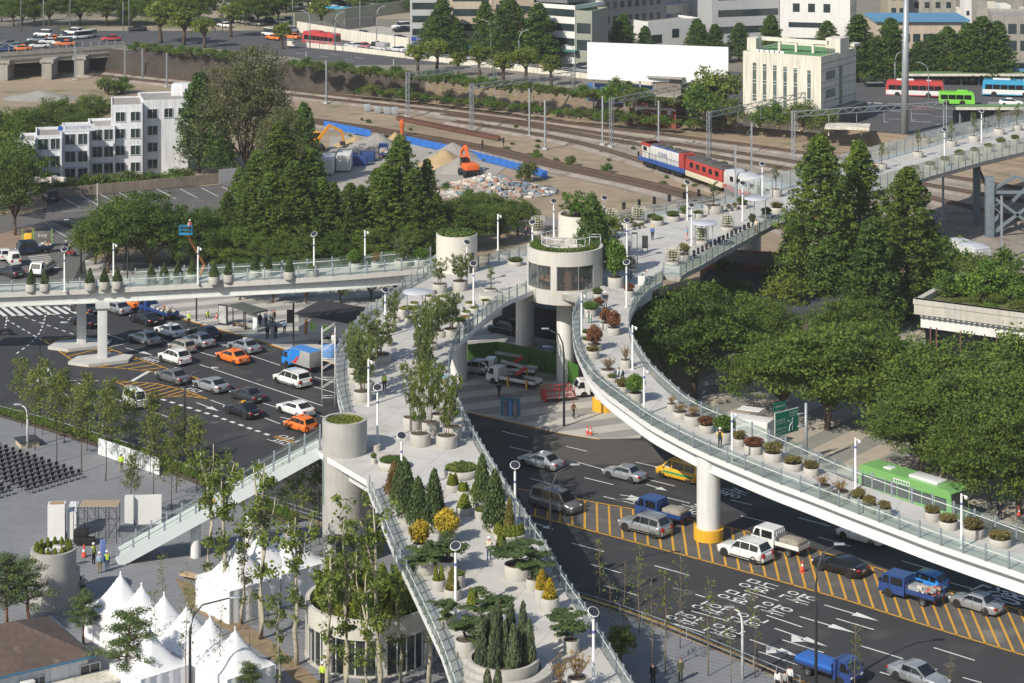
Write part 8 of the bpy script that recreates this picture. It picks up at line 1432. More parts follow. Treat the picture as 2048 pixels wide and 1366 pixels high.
for s in (-1, 1):
	[b.tube([(x, s * 1.42, 1.5), (x, s * 1.42, 2.5)], .025, 0, 4) for x in np.arange(-h + 1, h - 1, 1.2)]; b.tube([(-h + 1, s * 1.42, 2.5), (h - 1, s * 1.42, 2.5)], .03, 0, 4)
b.build('handrail', DARK, t); b = MB(); [b.text('KORAIL', .75, Matrix.Translation((-.2, s * 1.13, 2.75)) @ Matrix.Rotation(0 if s < 0 else PI, 4, 'Z') @ X90, 0, 3.0) for s in (-1, 1)]; b.build('lettering', DB, t)
def coach(a, c, label, low, hi, roof, name='railway_coach'):
	loc, rz, L = wagon(a, c); t = thing(name, label, 'coach', loc, rz); b = MB(); b.bbox((0, 0, 1.1), (L, 2.95, .9), .06, 1); b.bbox((0, 0, 2.5), (L, 2.9, 2.0), .1, 0); b.build('body', [hi, low], t); b = MB(); b.bbox((0, 0, 3.6), (L - .1, 2.7, .5), .2); [b.bbox((x, 0, 3.9), (2.2, 1.9, .25), .06) for x in np.arange(-L / 2 + 2, L / 2 - 1, 3.4)]; b.build('roof', roof, t); b = MB(); [b.bbox((x, 0, .4), (3, 2.3, .8), .1) for x in (-L / 2 + 2.6, L / 2 - 2.6)]; b.build('bogie', BLACK, t)
	for x in np.arange(-L / 2 + 1.6, L / 2 - 1, 2.2):
		for s in (-1, 1): b = MB(); b.box((x, s * 1.46, 2.7), (1.1, .04, .8)); b.build('window', CGL, t)
coach((1386, 363), (1459, 389), 'red generator coach with a dark roof and cream skirt behind the locomotive', CR, DR, DG); coach((1463, 391), (1530, 415), 'white and red passenger coach behind the tall glass screen', DR, DW, plain('roof_silver', (.5, .52, .55), .5)); coach((1535, 417), (1640, 452), 'white passenger coach mostly hidden by the deck', DR, DW, MATS['roof_silver']); coach((1908, 540), (1966, 560), 'white coach with red and blue stripe behind the planted roof', DR, DW, MATS['roof_silver'])
# works yard: blue fence, heaps, excavators, containers, truck
for pts, lab in (([(648, 255), (742, 274)], 'blue site fence behind the sand heaps, shorter piece'), ([(812, 286), (905, 306), (1000, 331), (1095, 357)], 'long blue site fence along the tracks')):
	t = thing('site_fence', lab, 'fence')
	for u, v in zip(resample(PX(pts), 2.1), resample(PX(pts), 2.1)[1:]): b = MB(); b.bar(u + Vector((0, 0, .65)), v + Vector((0, 0, .65)), .06, 1.3); b.build('panel', mat('fence_blue', (.03, .15, .5), .6, .08, 1), t); b = MB(); b.box((u.x, u.y - .06, .85), (.1, .1, 1.7)); b.build('post', BLUE, t)
def heap(name, label, x, y, w, dp, h, m, n=18, rough=.12, group=None):
	p = P(x, y); b = MB(); vs = [(0, 0, h)]; fs = []; k = 28
	for i in range(1, 7):
		for j in range(k): a = 2 * PI * j / k; r = i / 6 * (1 + RND.uniform(-rough, rough) * (i < 6)); vs.append((math.cos(a) * r * w / 2, math.sin(a) * r * dp / 2, max(-.1, h * (1 - i / 6) ** 1.15 + RND.uniform(-.5, .5) * rough * h * (i < 6)) - (.1 if i == 6 else 0)))
	fs = [(0, 1 + j, 1 + (j + 1) % k) for j in range(k)] + [(1 + (i - 1) * k + j, 1 + i * k + j, 1 + i * k + (j + 1) % k, 1 + (i - 1) * k + (j + 1) % k) for i in range(1, 6) for j in range(k)]
	b.add([(p.x + q[0], p.y + q[1], q[2]) for q in vs], fs, 0, True); return tag(b.build(name, m), label, 'heap'), p
SAND = mat('sand', (.42, .31, .17), .95, .12, 1); GRAV = mat('gravel', (.29, .275, .25), .95, .15, 2)
for a in ((712, 290, 9, 8, 1.7, SAND, 'brown sand heap beside the yellow excavator arm'), (752, 298, 13, 9, 3.0, GRAV, 'grey gravel heap left of the pointed redwood'), (790, 292, 6, 6, 2.6, SAND, 'sand heap hidden by the tip of the redwood'), (890, 330, 10, 10, 2.8, SAND, 'brown sand heap left of the orange excavator'), (920, 342, 9, 8, 2.6, GRAV, 'grey gravel heap directly behind the orange excavator'), (80, 196, 16, 10, 1.6, GRAV, 'grey gravel heap on the bare earth at the far left'), (905, 318, 12, 9, 3.0, GRAV, 'pale gravel heap against the blue fence')): heap('heap', a[6], a[0], a[1], a[2], a[3], a[4], a[5])
o, p = heap('rubble_heap', 'big heap of mixed building rubble in front of the orange excavator', 980, 384, 22, 12, 2.9, mat('rubble', (.4, .35, .3), .95, .4, 1.2, bump=.6), rough=.25)
b = MB()
for i in range(520): a = RND.uniform(0, 6.28); r = math.sqrt(RND.random()); b.bbox((p.x + math.cos(a) * r * 11, p.y + math.sin(a) * r * 5.8, max(.1, 2.9 * (1 - r) ** 1.1)), (RND.uniform(.3, 1.3), RND.uniform(.3, .9), RND.uniform(.2, .6)), .04, i % 5 if i % 9 else 4, RND.uniform(0, 3))
q = b.build('chunks', [mat('chunk_tan', (.36, .29, .22), .9), mat('chunk_grey', (.27, .26, .25), .9), mat('chunk_white', (.62, .6, .56), .9), mat('chunk_brick', (.4, .2, .14), .9), plain('chunk_blue', (.2, .25, .3), .8)], o); q['kind'] = 'stuff'
def excavator(x, y, rz, col, label):
	t = thing('excavator', label, 'excavator', P(x, y, 0), rz); b = MB(); b.bbox((0, 0, .95), (3.6, 2.3, .5), .08); b.build('chassis', DARK, t)
	for wx in (-1.4, 1.4):
		for s in (-1, 1): b = MB(); b.lathe([(0, -.3), (.55, -.3), (.6, 0), (.55, .3), (0, .3)], (0, 0, 0), 0, 16, True, Matrix.Translation((wx, s * 1.1, .6)) @ X90); b.build('wheel', TYRE, t)
	b = MB(); b.bbox((-.5, 0, 1.75), (3.2, 2.4, 1.0), .12); b.bbox((.8, .7, 2.5), (1.3, 1.0, 1.6), .1, 1); b.bbox((.8, .7, 3.25), (1.35, 1.05, .15), .05); b.build('house', [col, CGL], t)
	b = MB(); b.bar((.8, -.3, 2.0), (3.0, -.3, 4.6), .4, .5); b.bar((3.0, -.3, 4.6), (5.2, -.3, 3.4), .35, .45); b.bar((5.2, -.3, 3.5), (5.6, -.3, 1.6), .3, .4); b.bbox((5.4, -.3, 1.2), (.9, 1.0, .7), .1, 1); b.build('boom', [col, DARK], t)
excavator(938, 352, 1.9, plain('digger_orange', (.75, .14, .03), .5), 'orange wheeled excavator standing on the rubble heap'); excavator(626, 302, .3, plain('digger_yellow', (.75, .33, .03), .5), 'yellow excavator half hidden behind trees beside the sand heaps')
put('truck', 'blue', 767, 312, (-10, -100), 'blue tipper truck with a rubble load in the works yard', load='junk', L=6.6)
for i, (x, y, w) in enumerate(((652, 352, 2.4), (686, 345, 2.4))): p = P(x, y); b = MB(); b.bbox((p.x, p.y + 3, 1.6), (w, 6, 2.6), .04); [b.box((p.x - w / 2 + .2 + k * .4, p.y - .02, 1.6), (.05, .06, 2.5), 1) for k in range(6)]; tag(b.build('container', [WHITETILE, CONCD]), 'white box trailer in the works yard, %s one' % ('left', 'right')[i], 'container')
for i, (x, y) in enumerate(((700, 325), (720, 330), (735, 322), (690, 318))): p = P(x, y); b = MB(); b.bbox((p.x, p.y, .8), (2.6, 2.2, 1.6), .1); tag(b.build('bin', plain('bin_blue', (.02, .06, .2), .6)), 'dark blue bin in the works yard, %s of four' % ORD[i], 'bin', 'blue bins')
p = P(804, 276); b = MB(); b.cyl((p.x, p.y, 0), .3, 3.5, 0, 10); b.bbox((p.x, p.y, 2.6), (.9, .6, 1.4), .2); tag(b.build('piling_rig', plain('rig_orange', (.55, .12, .03))), 'orange upright machine behind the pointed redwood', 'machine')
# street lamps
def street_lamp(x, y, h, dx, label, z=.13, m=DARK, flip=False):
	t = thing('street_lamp', label, 'street lamp', P(x, y, z)); b = MB(); b.tube([(0, 0, 0), (0, 0, h * .72), (dx * .08, 0, h * .85), (dx * .3, 0, h * .94), (dx, 0, h)], [.13, .1, .08, .07, .05], 0, 8); b.build('pole', m, t); b = MB(); b.bbox((dx * 1.08, 0, h), (.8, .32, .14), .06); b.build('lamp_head', GALV, t)
street_lamp(1101, 1190, 10.8, 1.9, 'tall dark curved lamp beside the lower deck, in front of the grey van'); street_lamp(1632, 1392, 11.2, 1.6, 'tall dark curved lamp in front of the scrap truck at bottom right'); street_lamp(79, 845, 10.5, 2.4, 'dark curved lamp at the left in front of the crossing'); street_lamp(369, 905, 8.5, 2.8, 'dark curved lamp in the middle of the slender plaza trees'); street_lamp(1128, 853, 10.2, -1.8, 'dark curved lamp on the striped pavement under the café'); street_lamp(380, 1440, 8.8, 3.0, 'grey curved lamp in front of the white tents'); street_lamp(162, 545, 7.2, -1.8, 'dark curved lamp beside the car park entrance'); street_lamp(55, 896, 4.4, -.9, 'small white lamp post beside the flat wooden box', .13, WHITE); street_lamp(1485, 1358, 5.4, -.9, 'small white lamp post beside the road lettering', .13, WHITE)
for i, (x, y, h) in enumerate([(42, 64, 13), (87, 64, 11), (140, 64, 13), (246, 78, 12), (258, 66, 12), (753, 100, 10), (842, 106, 9), (720, 62, 10), (585, 60, 10), (445, 66, 9), (982, 132, 10), (1038, 140, 8.5), (1150, 180, 9), (1186, 120, 9), (620, 100, 9), (670, 104, 9), (1857, 228, 10), (1790, 190, 9), (2015, 160, 6)]): street_lamp(x, y, h, 1.6 if i % 2 else -1.6, 'thin grey lamp post of the far streets, %s in the row' % ORD[i], 0, GALV); bpy.data.objects[-1] if False else None
for o in [q for q in COL.objects if q.name.startswith('street_lamp') and q['label'].startswith('thin grey')]:
	p = o.location; x = p.x / p.y * FPX + CX; y = HZ + CAM * FPX / p.y; o.location = PT(x, y); o['group'] = 'far street lamps'
# green direction sign
t = thing('road_sign', 'green direction sign with white arrows and Korean place names', 'road sign', P(1612, 932, .13)); b = MB(); b.tube([(0, 0, 0), (0, 0, 6.2)], [.2, .14], 0, 12); b.tube([(0, 0, 5.2), (-.9, -.4, 5.2)], .07); b.tube([(0, 0, 4.0), (-.9, -.4, 4.0)], .07); b.build('post', GALV, t)
SG = plain('sign_green', (.0, .17, .10), .5); T_ = Matrix.Translation((-2.0, -.75, 4.55)) @ Matrix.Rotation(.68, 4, 'Z') @ X90
b = MB(); b.box((0, 0, 0), (3.3, 2.3, .08), 1, 0, T_); b.box((0, 0, .045), (3.2, 2.2, .03), 0, 0, T_)
tx = lambda s, x, y, h, w: b.text(s, h, T_ @ Matrix.Translation((x, y, .07)), 1, w)
tx('서소문로', .85, .82, .3, 1.15); tx('Seosomun-ro', .85, .55, .16, 1.1); tx('충정로역', -.9, .32, .32, 1.2); tx('Chungjeongno Station', -.75, .02, .15, 1.5); tx('공덕오거리', -.8, -.5, .32, 1.45); tx('Gongdeok ogeori', -.8, -.85, .16, 1.4)
for p0, p1 in (((.75, -.9), (.75, .15)), ((.3, -.9), (.35, -.4)), ((.35, -.4), (.75, -.1)), ((.75, -.25), (.25, .05))): b.bar(T_ @ Vector((*p0, .08)), T_ @ Vector((*p1, .08)), .09, .02, 1)
b.add([T_ @ Vector(q) for q in ((.6, .12, .08), (.9, .12, .08), (.75, .4, .08), (.32, .2, .08), (.2, -.05, .08), (.05, .2, .08), (.15, -.85, .08), (.45, -.85, .08), (.28, -1.0, .08))], [(0, 1, 2), (3, 5, 4), (6, 8, 7)], 1); b.build('panel', [SG, WHITE], t)
T_ = Matrix.Translation((-2.75, -1.35, 6.25)) @ Matrix.Rotation(.68, 4, 'Z') @ X90; b = MB(); b.box((0, 0, 0), (1.7, .75, .06), 0, 0, T_); b.text('서울역(서부)', .34, T_ @ Matrix.Translation((0, 0, .05)), 1, 1.45); b.build('panel', [SG, WHITE], t)
# white box van body behind the ramp, pallets and cages by the hall, vendor heap
p = P(1500, 893); t = thing('food_trailer', 'white box trailer with a raised flap left of the green sign', 'trailer', p, -.5); b = MB(); b.bbox((0, 0, 1.75), (4.6, 2.1, 2.4), .12); b.build('body', WHITETILE, t); b = MB(); b.box((-.6, 1.7, 3.3), (2.4, 1.4, .06), 0); b.build('flap', WHITE, t); b = MB(); [b.lathe([(0, -.1), (.34, -.1), (.34, .1), (0, .1)], (0, 0, 0), 0, 14, True, Matrix.Translation((x, s * .95, .34)) @ X90) for x in (-1.3, 1.3) for s in (-1, 1)]; b.build('wheel', TYRE, t)
for i in range(3):
	p = P(1805 + i * 12, 735); b = MB()
	for k in range(9): b.box((p.x, p.y, .1 + k * .28), (1.2, 1.1, .05)); [b.box((p.x + s * .5, p.y, .0 + k * .28), (.12, 1.1, .2)) for s in (-1, 0, 1)]
	tag(b.build('pallet_stack', plain('pallet_red', (.32, .03, .06), .6)), 'stack of dark red pallets beside the hall, %s of three' % ORD[i], 'pallet stack', 'red pallet stacks')
for i in range(4):
	p = P(1754 + i * 12, 730 + i * 3); b = MB(); [b.tube([(p.x + x, p.y + y, 0), (p.x + x, p.y + y, 1.7)], .04, 0, 4) for x in (-.5, .5) for y in (-.4, .4)]; [b.tube([(p.x - .5, p.y - .4, z_), (p.x + .5, p.y - .4, z_)], .03, 0, 4) for z_ in (.3, .7, 1.1, 1.6)]; b.bbox((p.x, p.y, .7), (.8, .7, .9), .1, 1); tag(b.build('roll_cage', [GREENP, (BLUE, GREENP, RED, ORANGE)[i]]), 'green roll cage with %s goods beside the pallets' % ('blue', 'green', 'red', 'orange')[i], 'roll cage', 'roll cages')
# bus shelter, advert panel, kerb things
t = thing('bus_shelter', 'dark bus shelter with bench and white notice panels on the left pavement', 'bus shelter'); A_, B_ = P(466, 653, .13), P(494, 662, .13); d_ = (B_ - A_).normalized(); n_ = Vector((-d_.y, d_.x, 0)); T_ = Matrix(((d_.x, n_.x, 0, A_.x), (d_.y, n_.y, 0, A_.y), (0, 0, 1, .13), (0, 0, 0, 1)))
b = MB(); [b.box((x, y, 1.2), (.1, .1, 2.4), 0, 0, T_) for x in (0, 2.6) for y in (0, 1.6)]; b.build('frame', DARK, t); b = MB(); b.box((2.0, .8, 2.5), (5.4, 2.3, .16), 0, 0, T_); b.build('roof', mat('shelter_roof', (.09, .1, .08), .7), t); b = MB(); b.box((1.3, 1.6, 1.8), (2.3, .05, .9), 0, 0, T_); b.box((4.0, .5, 1.25), (.9, .12, 2.2), 0, 0, T_); b.build('notice_panel', plain('panel_white', (.68, .7, .7)), t); b = MB(); b.box((1.1, .3, .45), (2.6, .4, .08), 0, 0, T_); [b.box((x, .3, .22), (.1, .35, .4), 0, 0, T_) for x in (0, 2.2)]; b.build('bench', plain('bench_wood', (.2, .12, .07)), t)
p = P(446, 650, .13); b = MB(); b.box((p.x, p.y, 1.35), (1.3, .2, 2.6), 0, -.4); b.box((p.x - .05, p.y - .12, 1.45), (1.05, .06, 2.1), 1, -.4); tag(b.build('advert_panel', [DARK, mat('poster', (.45, .46, .45), .6, .5, 3)]), 'dark framed upright advert panel left of the bus shelter', 'advert panel')
for x, y, h, lab in ((587, 691, 5.2, 'dark sign pole on the pavement between shelter and kiosk'), (393, 642, 7.2, 'dark pole standing behind the rubble truck'), (255, 560, 6.5, 'dark wooden pole behind the cone tubs of the left branch'), (195, 410, 3.6, 'pale pole standing in the car park')): p = P(x, y, .13); b = MB(); b.cyl((p.x, p.y, 0), .11, h, 0, 10); (b.box((p.x - .4, p.y, h - 1.6), (.8, .05, 1.6)) if x == 587 else None); tag(b.build('pole', CONC if x == 195 else DARK), lab, 'pole')
def cone(x, y, h, label, pf=PG): p = pf(x, y); b = MB(); b.box((p.x, p.y, .03), (h * .55, h * .55, .05)); b.lathe([(h * .2, .05), (h * .13, h * .45), (h * .11, h * .5), (h * .09, h * .65), (h * .04, h)], p, 0, 14); b.lathe([(h * .135, h * .45), (h * .1, h * .63)], p, 1, 14, True, None, False); tag(b.build('traffic_cone', [plain('cone_red', (.72, .09, .05), .5), WHITE]), label, 'traffic cone')
cone(1175, 868, .9, 'orange traffic cone at the kerb corner, left of two'); cone(1182, 870, .9, 'orange traffic cone at the kerb corner, right of two'); cone(168, 1114, 1.1, 'tall orange cone with white bands beside the scaffold'); cone(433, 637, .8, 'orange cone next to the crouching worker'); cone(2038, 1032, .9, 'orange cone at the trunk near the right edge'); cone(1605, 1141, .9, 'orange post between white truck and black sedan')
p = P(1021, 832, .13); b = MB(); b.bbox((p.x, p.y + .5, 1.0), (1.9, 1.1, 2.0), .04, 0, -.25); [b.box((p.x - .55 + k * .5, p.y - .07 + .13 * -k * .9, 1.0), (.4, .08, 1.6), 1 + k % 2, -.25) for k in range(3)]; b.box((p.x, p.y + .5, 2.05), (2.1, 1.3, .08), 3, -.25); tag(b.build('street_booth', [plain('booth_blue', (.04, .2, .35)), mat('booth_posters', (.25, .2, .2), .6, .6, 6), plain('booth_sky', (.1, .25, .55)), BDARK]), 'blue street booth plastered with posters under the deck', 'booth')
p = P(1115, 800, .13); t = thing('work_platform', 'red railed work platform on the striped pavement in front of the café column', 'platform', p, .25); b = MB(); b.box((0, 0, .5), (3.4, 1.6, .12)); b.box((0, 0, .25), (1.2, 1.0, .4), 1); b.build('deck', [CONC, DARK], t); b = MB(); [b.box((x, s * .78, .85), (.06, .06, 1.2)) for x in np.linspace(-1.7, 1.7, 9) for s in (-1, 1)]; [b.box((0, s * .78, z_), (3.4, .05, .06)) for z_ in (.75, 1.45) for s in (-1, 1)]; b.bbox((-1.6, -.2, .7), (.3, 1.3, 1.1), .05); b.build('guard_rail', RED, t)
b = MB(); q = PX([(935, 734), (999, 728), (1107, 752), (1157, 778)]);
for i, (u, v) in enumerate(zip(resample(q, 1.2), resample(q, 1.2)[1:])): b.bar(u + Vector((0, .08 * (i % 2), 1.3)), v + Vector((0, .08 * (i % 2), 1.3)), .06, 2.6)
tag(b.build('hoarding', plain('hoarding_shaded_green', (.05, .14, .02), .6)), 'green corrugated hoarding in the shade behind the crane trucks', 'hoarding')  # green darkened to stand in for deck shade that only partly reaches it
p = P(660, 712, .13); b = MB(); b.lathe([(1.0, 0), (1.05, .9), (.9, 1.2), (.5, 1.35), (0, 1.4)], p, 0, 18); tag(b.build('tarp_pile', mat('tarp_blue', (.12, .25, .5), .6, .3, 3, bump=.5)), 'round pile under a blue tarpaulin beside the deck', 'tarpaulin')
p = P(657, 812, 0); b = MB(); [b.tube([(p.x + x, p.y + y, 0), (p.x + x, p.y + y, 8.5)], .035, 0, 5) for x in (-.7, .7) for y in (-.4, .4)]; [b.tube([(p.x - .7, p.y + y, z_), (p.x + .7, p.y + y, z_ + (.0 if z_ % 2 else .9))], .03, 0, 5) for z_ in range(1, 9) for y in (-.4, .4)]; tag(b.build('scaffold', WHITE), 'narrow white scaffold against the left edge of the deck', 'scaffold')
p = P(372, 556, 3.5); t = thing('boom_lift', 'blue boom lift basket raised among the trees behind the left branch', 'lift', p); b = MB(); [b.box((x, y, 6.2), (.06, .06, 1.1)) for x in (-.8, .8) for y in (-.4, .4)]; [b.box((0, y, z_), (1.66, .06, .06)) for y in (-.4, .4) for z_ in (5.7, 6.2, 6.7)]; b.box((0, 0, 5.65), (1.7, .9, .08)); b.build('basket', plain('lift_blue', (.03, .25, .5)), t); b = MB(); b.bar((0, .6, 5.6), (2, 3, 1), .25); b.bar((2, 3, 1), (0, 5, -3.4), .3); b.build('boom', plain('lift_orange', (.5, .18, .05)), t)
person_on('stand', (p.x + .5, p.y, p.z + 5.7), 2, 'worker in red vest standing in the blue lift basket', shirt='white', vest='red', head='helmet')
p = P(140, 512, .1); b = MB(); [b.lathe([(.2, -.05), (.3, -.05), (.3, .05), (.2, .05)], (0, 0, 0), 1, 16, True, Matrix.Translation((p.x + x, p.y, .4)) @ X90) for x in (-.65, .65)]; b.bbox((p.x, p.y, .65), (1.0, .3, .35), .08); b.bar((p.x + .5, p.y, .6), (p.x + .35, p.y, 1.15), .06, .06, 1); b.bbox((p.x - .5, p.y, .95), (.5, .4, .4), .05, 1); tag(b.build('motorcycle', [RED, BLACK]), 'delivery motorcycle at the car park entrance', 'motorcycle'); person_on('ride', (p.x - .2, p.y, .12), 0, 'rider with white helmet on the motorcycle by the car park', shirt='black', head='helmet')
p = P(10, 671); b = MB(); [b.lathe([(.2, -.05), (.32, -.05), (.32, .05), (.2, .05)], (0, 0, 0), 0, 16, True, Matrix.Translation((p.x + x, p.y, .4)) @ X90) for x in (-.7, .7)]; b.bbox((p.x, p.y, .7), (1.2, .35, .4), .1); tag(b.build('motorcycle', BLACK), 'dark motorcycle crossing at the left edge below the zebra', 'motorcycle')
p = P(85, 492, .12); b = MB(); b.bbox((p.x, p.y, 1.3), (2.6, .12, 1.9), .02, 1); [b.box((p.x + x, p.y, 1.3), (.1, .1, 2.6), 0) for x in (-2.9, -1.35, 1.35)]; b.bbox((p.x - 2.1, p.y + .3, 1.1), (1.2, .8, 1.6), .1, 2); b.text('주차장', .5, Matrix.Translation((p.x, p.y - .08, 1.6)) @ X90, 3, 1.4); tag(b.build('car_park_sign', [plain('lime_frame', (.25, .5, .08)), plain('board_grey', (.12, .12, .11)), YELLOW, WHITE]), 'dark notice board in a lime frame beside a yellow box', 'sign')
for i, (u, v) in enumerate((((1269, 497), (1279, 500)), ((1290, 504), (1296, 508)))): p = PH(*u); b = MB(); [b.box((p.x + x, p.y, 10.8 + .95), (.07, .07, 1.9)) for x in (-.32, .32)]; b.box((p.x, p.y, 12.65), (.7, .08, .2)); (b.box((p.x, p.y, 11.9), (.6, .05, 1.3)) if i else None); tag(b.build('info_board', DARK), 'dark upright info board on the upper deck, %s' % ('open frame' if not i else 'filled panel'), 'info board')
b = MB(); p = PH(1283, 570); b.bbox((p.x, p.y, 11.3), (.8, .6, 1.0), .04); tag(b.build('box', WHITE), 'white box on the deck beside the ramp railing', 'box')
def spot_kit(): b = MB(); b.bbox((0, 0, .12), (.3, .3, .22), .04); b.bbox((0, 0, .5), (.26, .24, .45), .06); b.box((-.17, 0, .4), (.04, .1, .5)); b.box((.17, 0, .4), (.04, .1, .5)); return tag(b.build('spotlight', BLACK), '', 'spotlight')
SP = Kit(spot_kit)
for i in range(15): SP.put(PH(1388 + i * 8.4, 512 - i * 4.3), i, 'black stage spotlight along the front edge of the upper deck', 'stage spotlights on the front edge')
t0 = thing('lighting_truss', 'aluminium lighting truss behind the back shrubs of the upper deck', 'truss'); u, v = PH(1232, 440), PH(1412, 408); b = MB()
for z_ in (.9, 1.2): b.bar(u + Vector((0, 0, z_)), v + Vector((0, 0, z_)), .05)
for q in resample([u, v], 1.0): b.bar(q + Vector((0, 0, .9)), q + Vector((.6, 0, 1.2)), .03)
for q in resample([u, v], 6): b.box(q + Vector((0, 0, .5)), (.06, .06, 1.0))
b.build('frame', GALV, t0)
for i in range(6): SP.put(u.lerp(v, (i + .5) / 6) + Vector((0, 0, 1.2)), i, 'black stage spotlight on the lighting truss', 'stage spotlights on the truss', 1.3)
# plaza: chairs, box, banner, stage, tents, guard rails
def chair_kit():
	t = thing('chair', '', 'chair'); b = MB(); b.bbox((0, 0, .44), (.42, .42, .05), .02); b.build('seat', mat('chair_black', (.022, .023, .028), .5), t); b = MB(); b.bbox((-.2, 0, .7), (.04, .42, .36), .015); b.build('backrest', MATS['chair_black'], t)
	for x in (-.18, .18):
		for y in (-.18, .18): b = MB(); b.tube([(x * 1.15, y * 1.15, 0), (x, y, .44)], .014, 0, 4); b.build('leg', MATS['chair_black'], t)
	b = MB(); [b.tube([(-.18, s * .23, .64), (.14, s * .23, .64), (.16, s * .22, .44)], .02, 0, 4) for s in (-1, 1)]; b.build('armrest', MATS['chair_black'], t); return t
CHK = Kit(chair_kit); o0 = P(160, 957, .12); ua = (P(51, 990, .12) - o0) / 8.6; va = (P(0, 903, .12) - o0) / 11
for r in range(14):
	for c_ in range(9):
		q = o0 + ua * c_ + va * r; X_ = CX + q.x / q.y * FPX
		if X_ > -14: CHK.put(q, math.atan2(ua.y, ua.x) + PI / 2, 'black armchair in the main block of seats on the left plaza', 'chairs of the main block')
o0 = P(20, 990, .12)
for r in range(4):
	for c_ in range(5): q = o0 + ua * c_ + va * r; (CHK.put(q, math.atan2(ua.y, ua.x) + PI / 2, 'black armchair in the small second block at the left edge', 'chairs of the second block') if CX + q.x / q.y * FPX > -14 else None)
p = P(55, 890, .12); b = MB(); b.box((p.x, p.y, .35), (1.9, 1.9, .6), 1, .5); b.box((p.x, p.y, .72), (2.2, 2.2, .12), 0, .5); tag(b.build('wooden_box', [DARK, plain('pale_wood', (.5, .42, .3))]), 'flat wooden box with a dark lid on the left plaza', 'box')
u, v = P(197, 909, .12), P(319, 951, .12); b = MB(); b.bar(u + Vector((0, 0, .85)), v + Vector((0, 0, .85)), .12, 1.6); o = b.build('banner_wall', mat('flower_print', (.68, .69, .70), .7, .05, 2, dirt=((.35, .42, .38), 1.4, .56))); tag(o, 'long white banner wall with a pale flower print in the plaza', 'banner')
for i, (x, y, w, dp, h, lab) in enumerate(((111, 1082, 1.5, 1.1, 3.3, 'tall white stage wall panel left of the scaffold'), (140, 1078, .8, 3.0, 2.5, 'white stage wall panel behind the scaffold'), (257, 1052, .8, .8, 2.7, 'white stage pillar in front of the stairs'), (296, 1048, 2.4, .3, 2.7, 'wide white stage panel behind the stairs'))): p = P(x, y, .12); b = MB(); b.box((p.x, p.y + dp / 2, h / 2), (w, dp, h), 0, .1); (b.box((p.x, p.y + dp / 2, h + .01), (w * .8, dp * .7, .04), 1, .1) if i == 0 else None); tag(b.build('stage_panel', [WHITE, plain('ply', (.4, .26, .14))]), lab, 'stage panel')
p = P(190, 1088, .12); t = thing('scaffold', 'scaffold tower with a plank top on the plaza', 'scaffold'); b = MB()
for x in np.linspace(-1.9, 1.9, 5):
	for y in (0, 1.6): b.tube([(p.x + x, p.y + y, .1), (p.x + x, p.y + y, 3.4)], .03, 0, 4)
for k in range(4):
	for y in (0, 1.6): x = -1.9 + k * .95; b.tube([(p.x + x, p.y + y, .4), (p.x + x + .95, p.y + y, 1.8)], .02, 0, 4); b.tube([(p.x + x + .95, p.y + y, 1.8), (p.x + x, p.y + y, 3.2)], .02, 0, 4)
for z_ in (1.8, 3.3): [b.tube([(p.x - 1.9, p.y + y, z_), (p.x + 1.9, p.y + y, z_)], .025, 0, 4) for y in (0, 1.6)]
b.build('frame', DARK, t); b = MB(); b.box((p.x + .3, p.y + .8, 3.45), (3.4, 1.7, .06)); b.build('plank', plain('plank', (.38, .3, .2)), t)
for i in range(5): q = P(155 + (i % 3) * 13, 1091, .12); b = MB(); b.bbox((q.x, q.y + .2, .45 + .7 * (i // 3)), (.65, .6, .66), .03); tag(b.build('loudspeaker', BLACK), 'black stage loudspeaker inside the scaffold', 'loudspeaker', 'stage loudspeakers')
p = P(203, 1136, .12); b = MB(); b.cyl((p.x, p.y, 0), .025, 2.6, 0, 6); b.bbox((p.x + .12, p.y, 1.6), (.5, .08, 1.9), .03, 1, .5); tag(b.build('flag', [GALV, plain('flag_blue', (.2, .28, .6))]), 'rolled blue and white flag held by the workers at the stairs', 'flag')
TENT = mat('tent_fabric', (.80, .80, .81), .55, .03, 1.0, bump=.08)
def tent_kit():
	t = thing('tent', '', 'tent'); n = 20; b = MB(); S = 1.75; vs = []
	for i in range(n + 1):
		for j in range(n + 1):
			x, y = -1 + 2 * i / n, -1 + 2 * j / n; r = min(1, (x ** 4 + y ** 4) ** .25); vs.append((x * S, y * S, 2.3 + 2.55 * (1 - r) ** 1.45))
	k = n + 1; b.add(vs, [(i * k + j, (i + 1) * k + j, (i + 1) * k + j + 1, i * k + j + 1) for i in range(n) for j in range(n)], 0, True); b.lathe([(.07, 0), (.03, .16), (0, .17)], (0, 0, 4.8), 0, 8); b.build('canopy', TENT, t)
	for a in range(4):
		M_ = Matrix.Rotation(a * PI / 2, 4, 'Z'); b = MB(); m = 14; vs = [(-S + 2 * S * i / m, -S + .06 * math.sin(i * 1.9), z_) for z_ in (0, 2.3) for i in range(m + 1)]; b.add(vs, [(i, i + 1, m + 2 + i, m + 1 + i) for i in range(m)], 0, True, M_); b.build('side_wall', TENT, t)
	return t
TN_ = Kit(tent_kit); G_ = 'white peaked tents'
def PK_(x, y): p = P(x, y, 4.9); p.z = .12; return p
for i, (x, y) in enumerate(((241, 1152), (283, 1174), (328, 1193), (374, 1215), (420, 1237), (470, 1262), (300, 1262))): TN_.put(PK_(x, y), .72, 'white peaked tent at the lower left, %s from the left' % ORD[sorted((241, 283, 328, 374, 420, 470, 300)).index(x)], G_, (1.22, 1.22, 1.04))
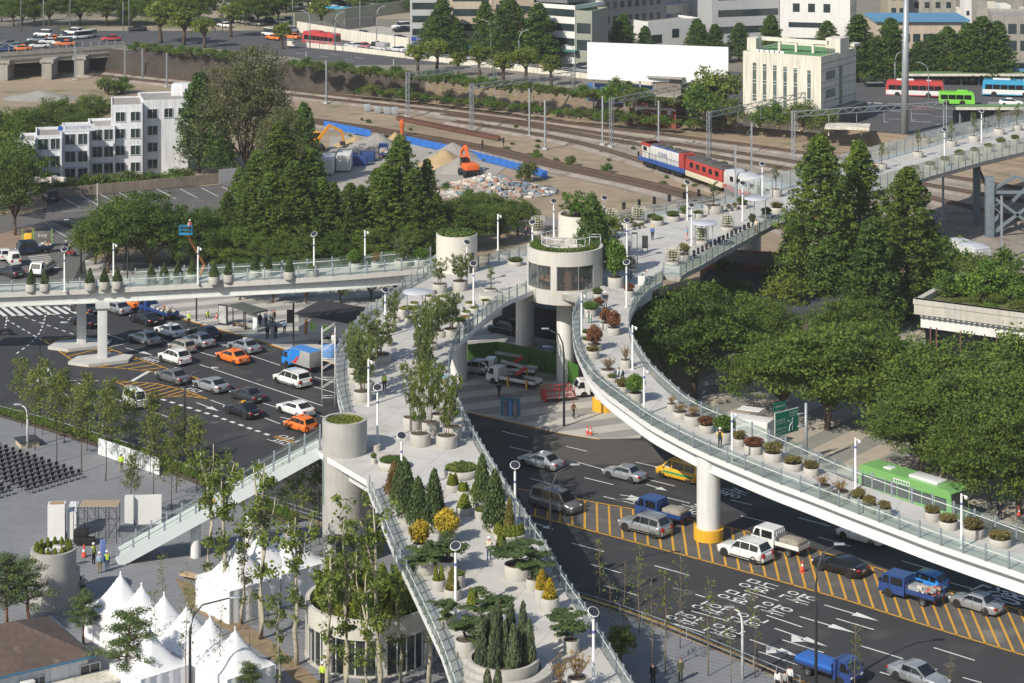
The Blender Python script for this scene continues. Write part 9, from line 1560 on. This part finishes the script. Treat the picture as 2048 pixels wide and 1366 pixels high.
for i, (x, y) in enumerate(((475, 1100), (523, 1080), (577, 1069))): TN_.put(PK_(x, y), .72, 'white peaked tent under the stairs, %s from the left' % ORD[i], G_, (1.4, 1.4, 1.15))
def guard(pts, label):
	q = resample(PX(pts, .12), 2.4); t = thing('guard_rail', label, 'guard rail'); b = MB(); [b.tube([p + Vector((0, 0, z_)) for p in q], .035, 0, 5) for z_ in (.55, .95)]; b.build('rail', GALV, t); b = MB(); b.cyl((0, 0, 0), .04, 1.0, 0, 6); me = b.mesh('post', GALV); [obj('post', me, t, p) for p in q]
guard([(0, 830), (100, 856), (300, 918), (430, 974), (560, 1022), (700, 1066)], 'white tubular guard rail along the plaza edge of the left road'); guard([(1149, 1204), (1250, 1236), (1350, 1273), (1480, 1327), (1600, 1378)], 'tubular guard rail along the kerb right of the lower deck')
for i in range(90): x = i * 6.6; PK[('green', 'shrub')[i % 2]].put(P(x, interp(x, [0, 100, 300, 430, 520, 600], [828, 855, 917, 973, 1014, 1049]), .14), i, 'low shrub of the hedge between plaza and road', 'hedge shrubs', (1.1, 1.1, RND.uniform(.6, 1.2)))
p = P(385, 1160, .12); b = MB(); b.box((p.x, p.y, .5), (2.2, .8, .1), 0, -.5); b.bbox((p.x + 1.6, p.y - 1.2, .35), (1.6, 1.0, .6), .05, 1, -.5); tag(b.build('concrete_bench', [plain('bench_ply', (.5, .36, .22)), CONC]), 'half finished bench of wood and concrete beside the dirt strip', 'bench')
heap('tarp_heap', 'dark covered heap of goods at the right end of the kiosk', 655, 690, 3.0, 1.6, 1.1, BLACK)
hz = MB(); hz.box((0, 800, 34.6), (1300, 1640, 72)); hz = hz.build('haze', bpy.data.materials.new('haze')); hz['kind'] = 'stuff'
hm_ = hz.data.materials[0]; hm_.use_nodes = True; hn = hm_.node_tree.nodes; hn.remove(hn['Principled BSDF']); hv = hn.new('ShaderNodeVolumePrincipled'); hv.inputs['Color'].default_value = (.93, .96, 1, 1); hv.inputs['Density'].default_value = 0.00009; hm_.node_tree.links.new(hv.outputs[0], hn['Material Output'].inputs['Volume'])
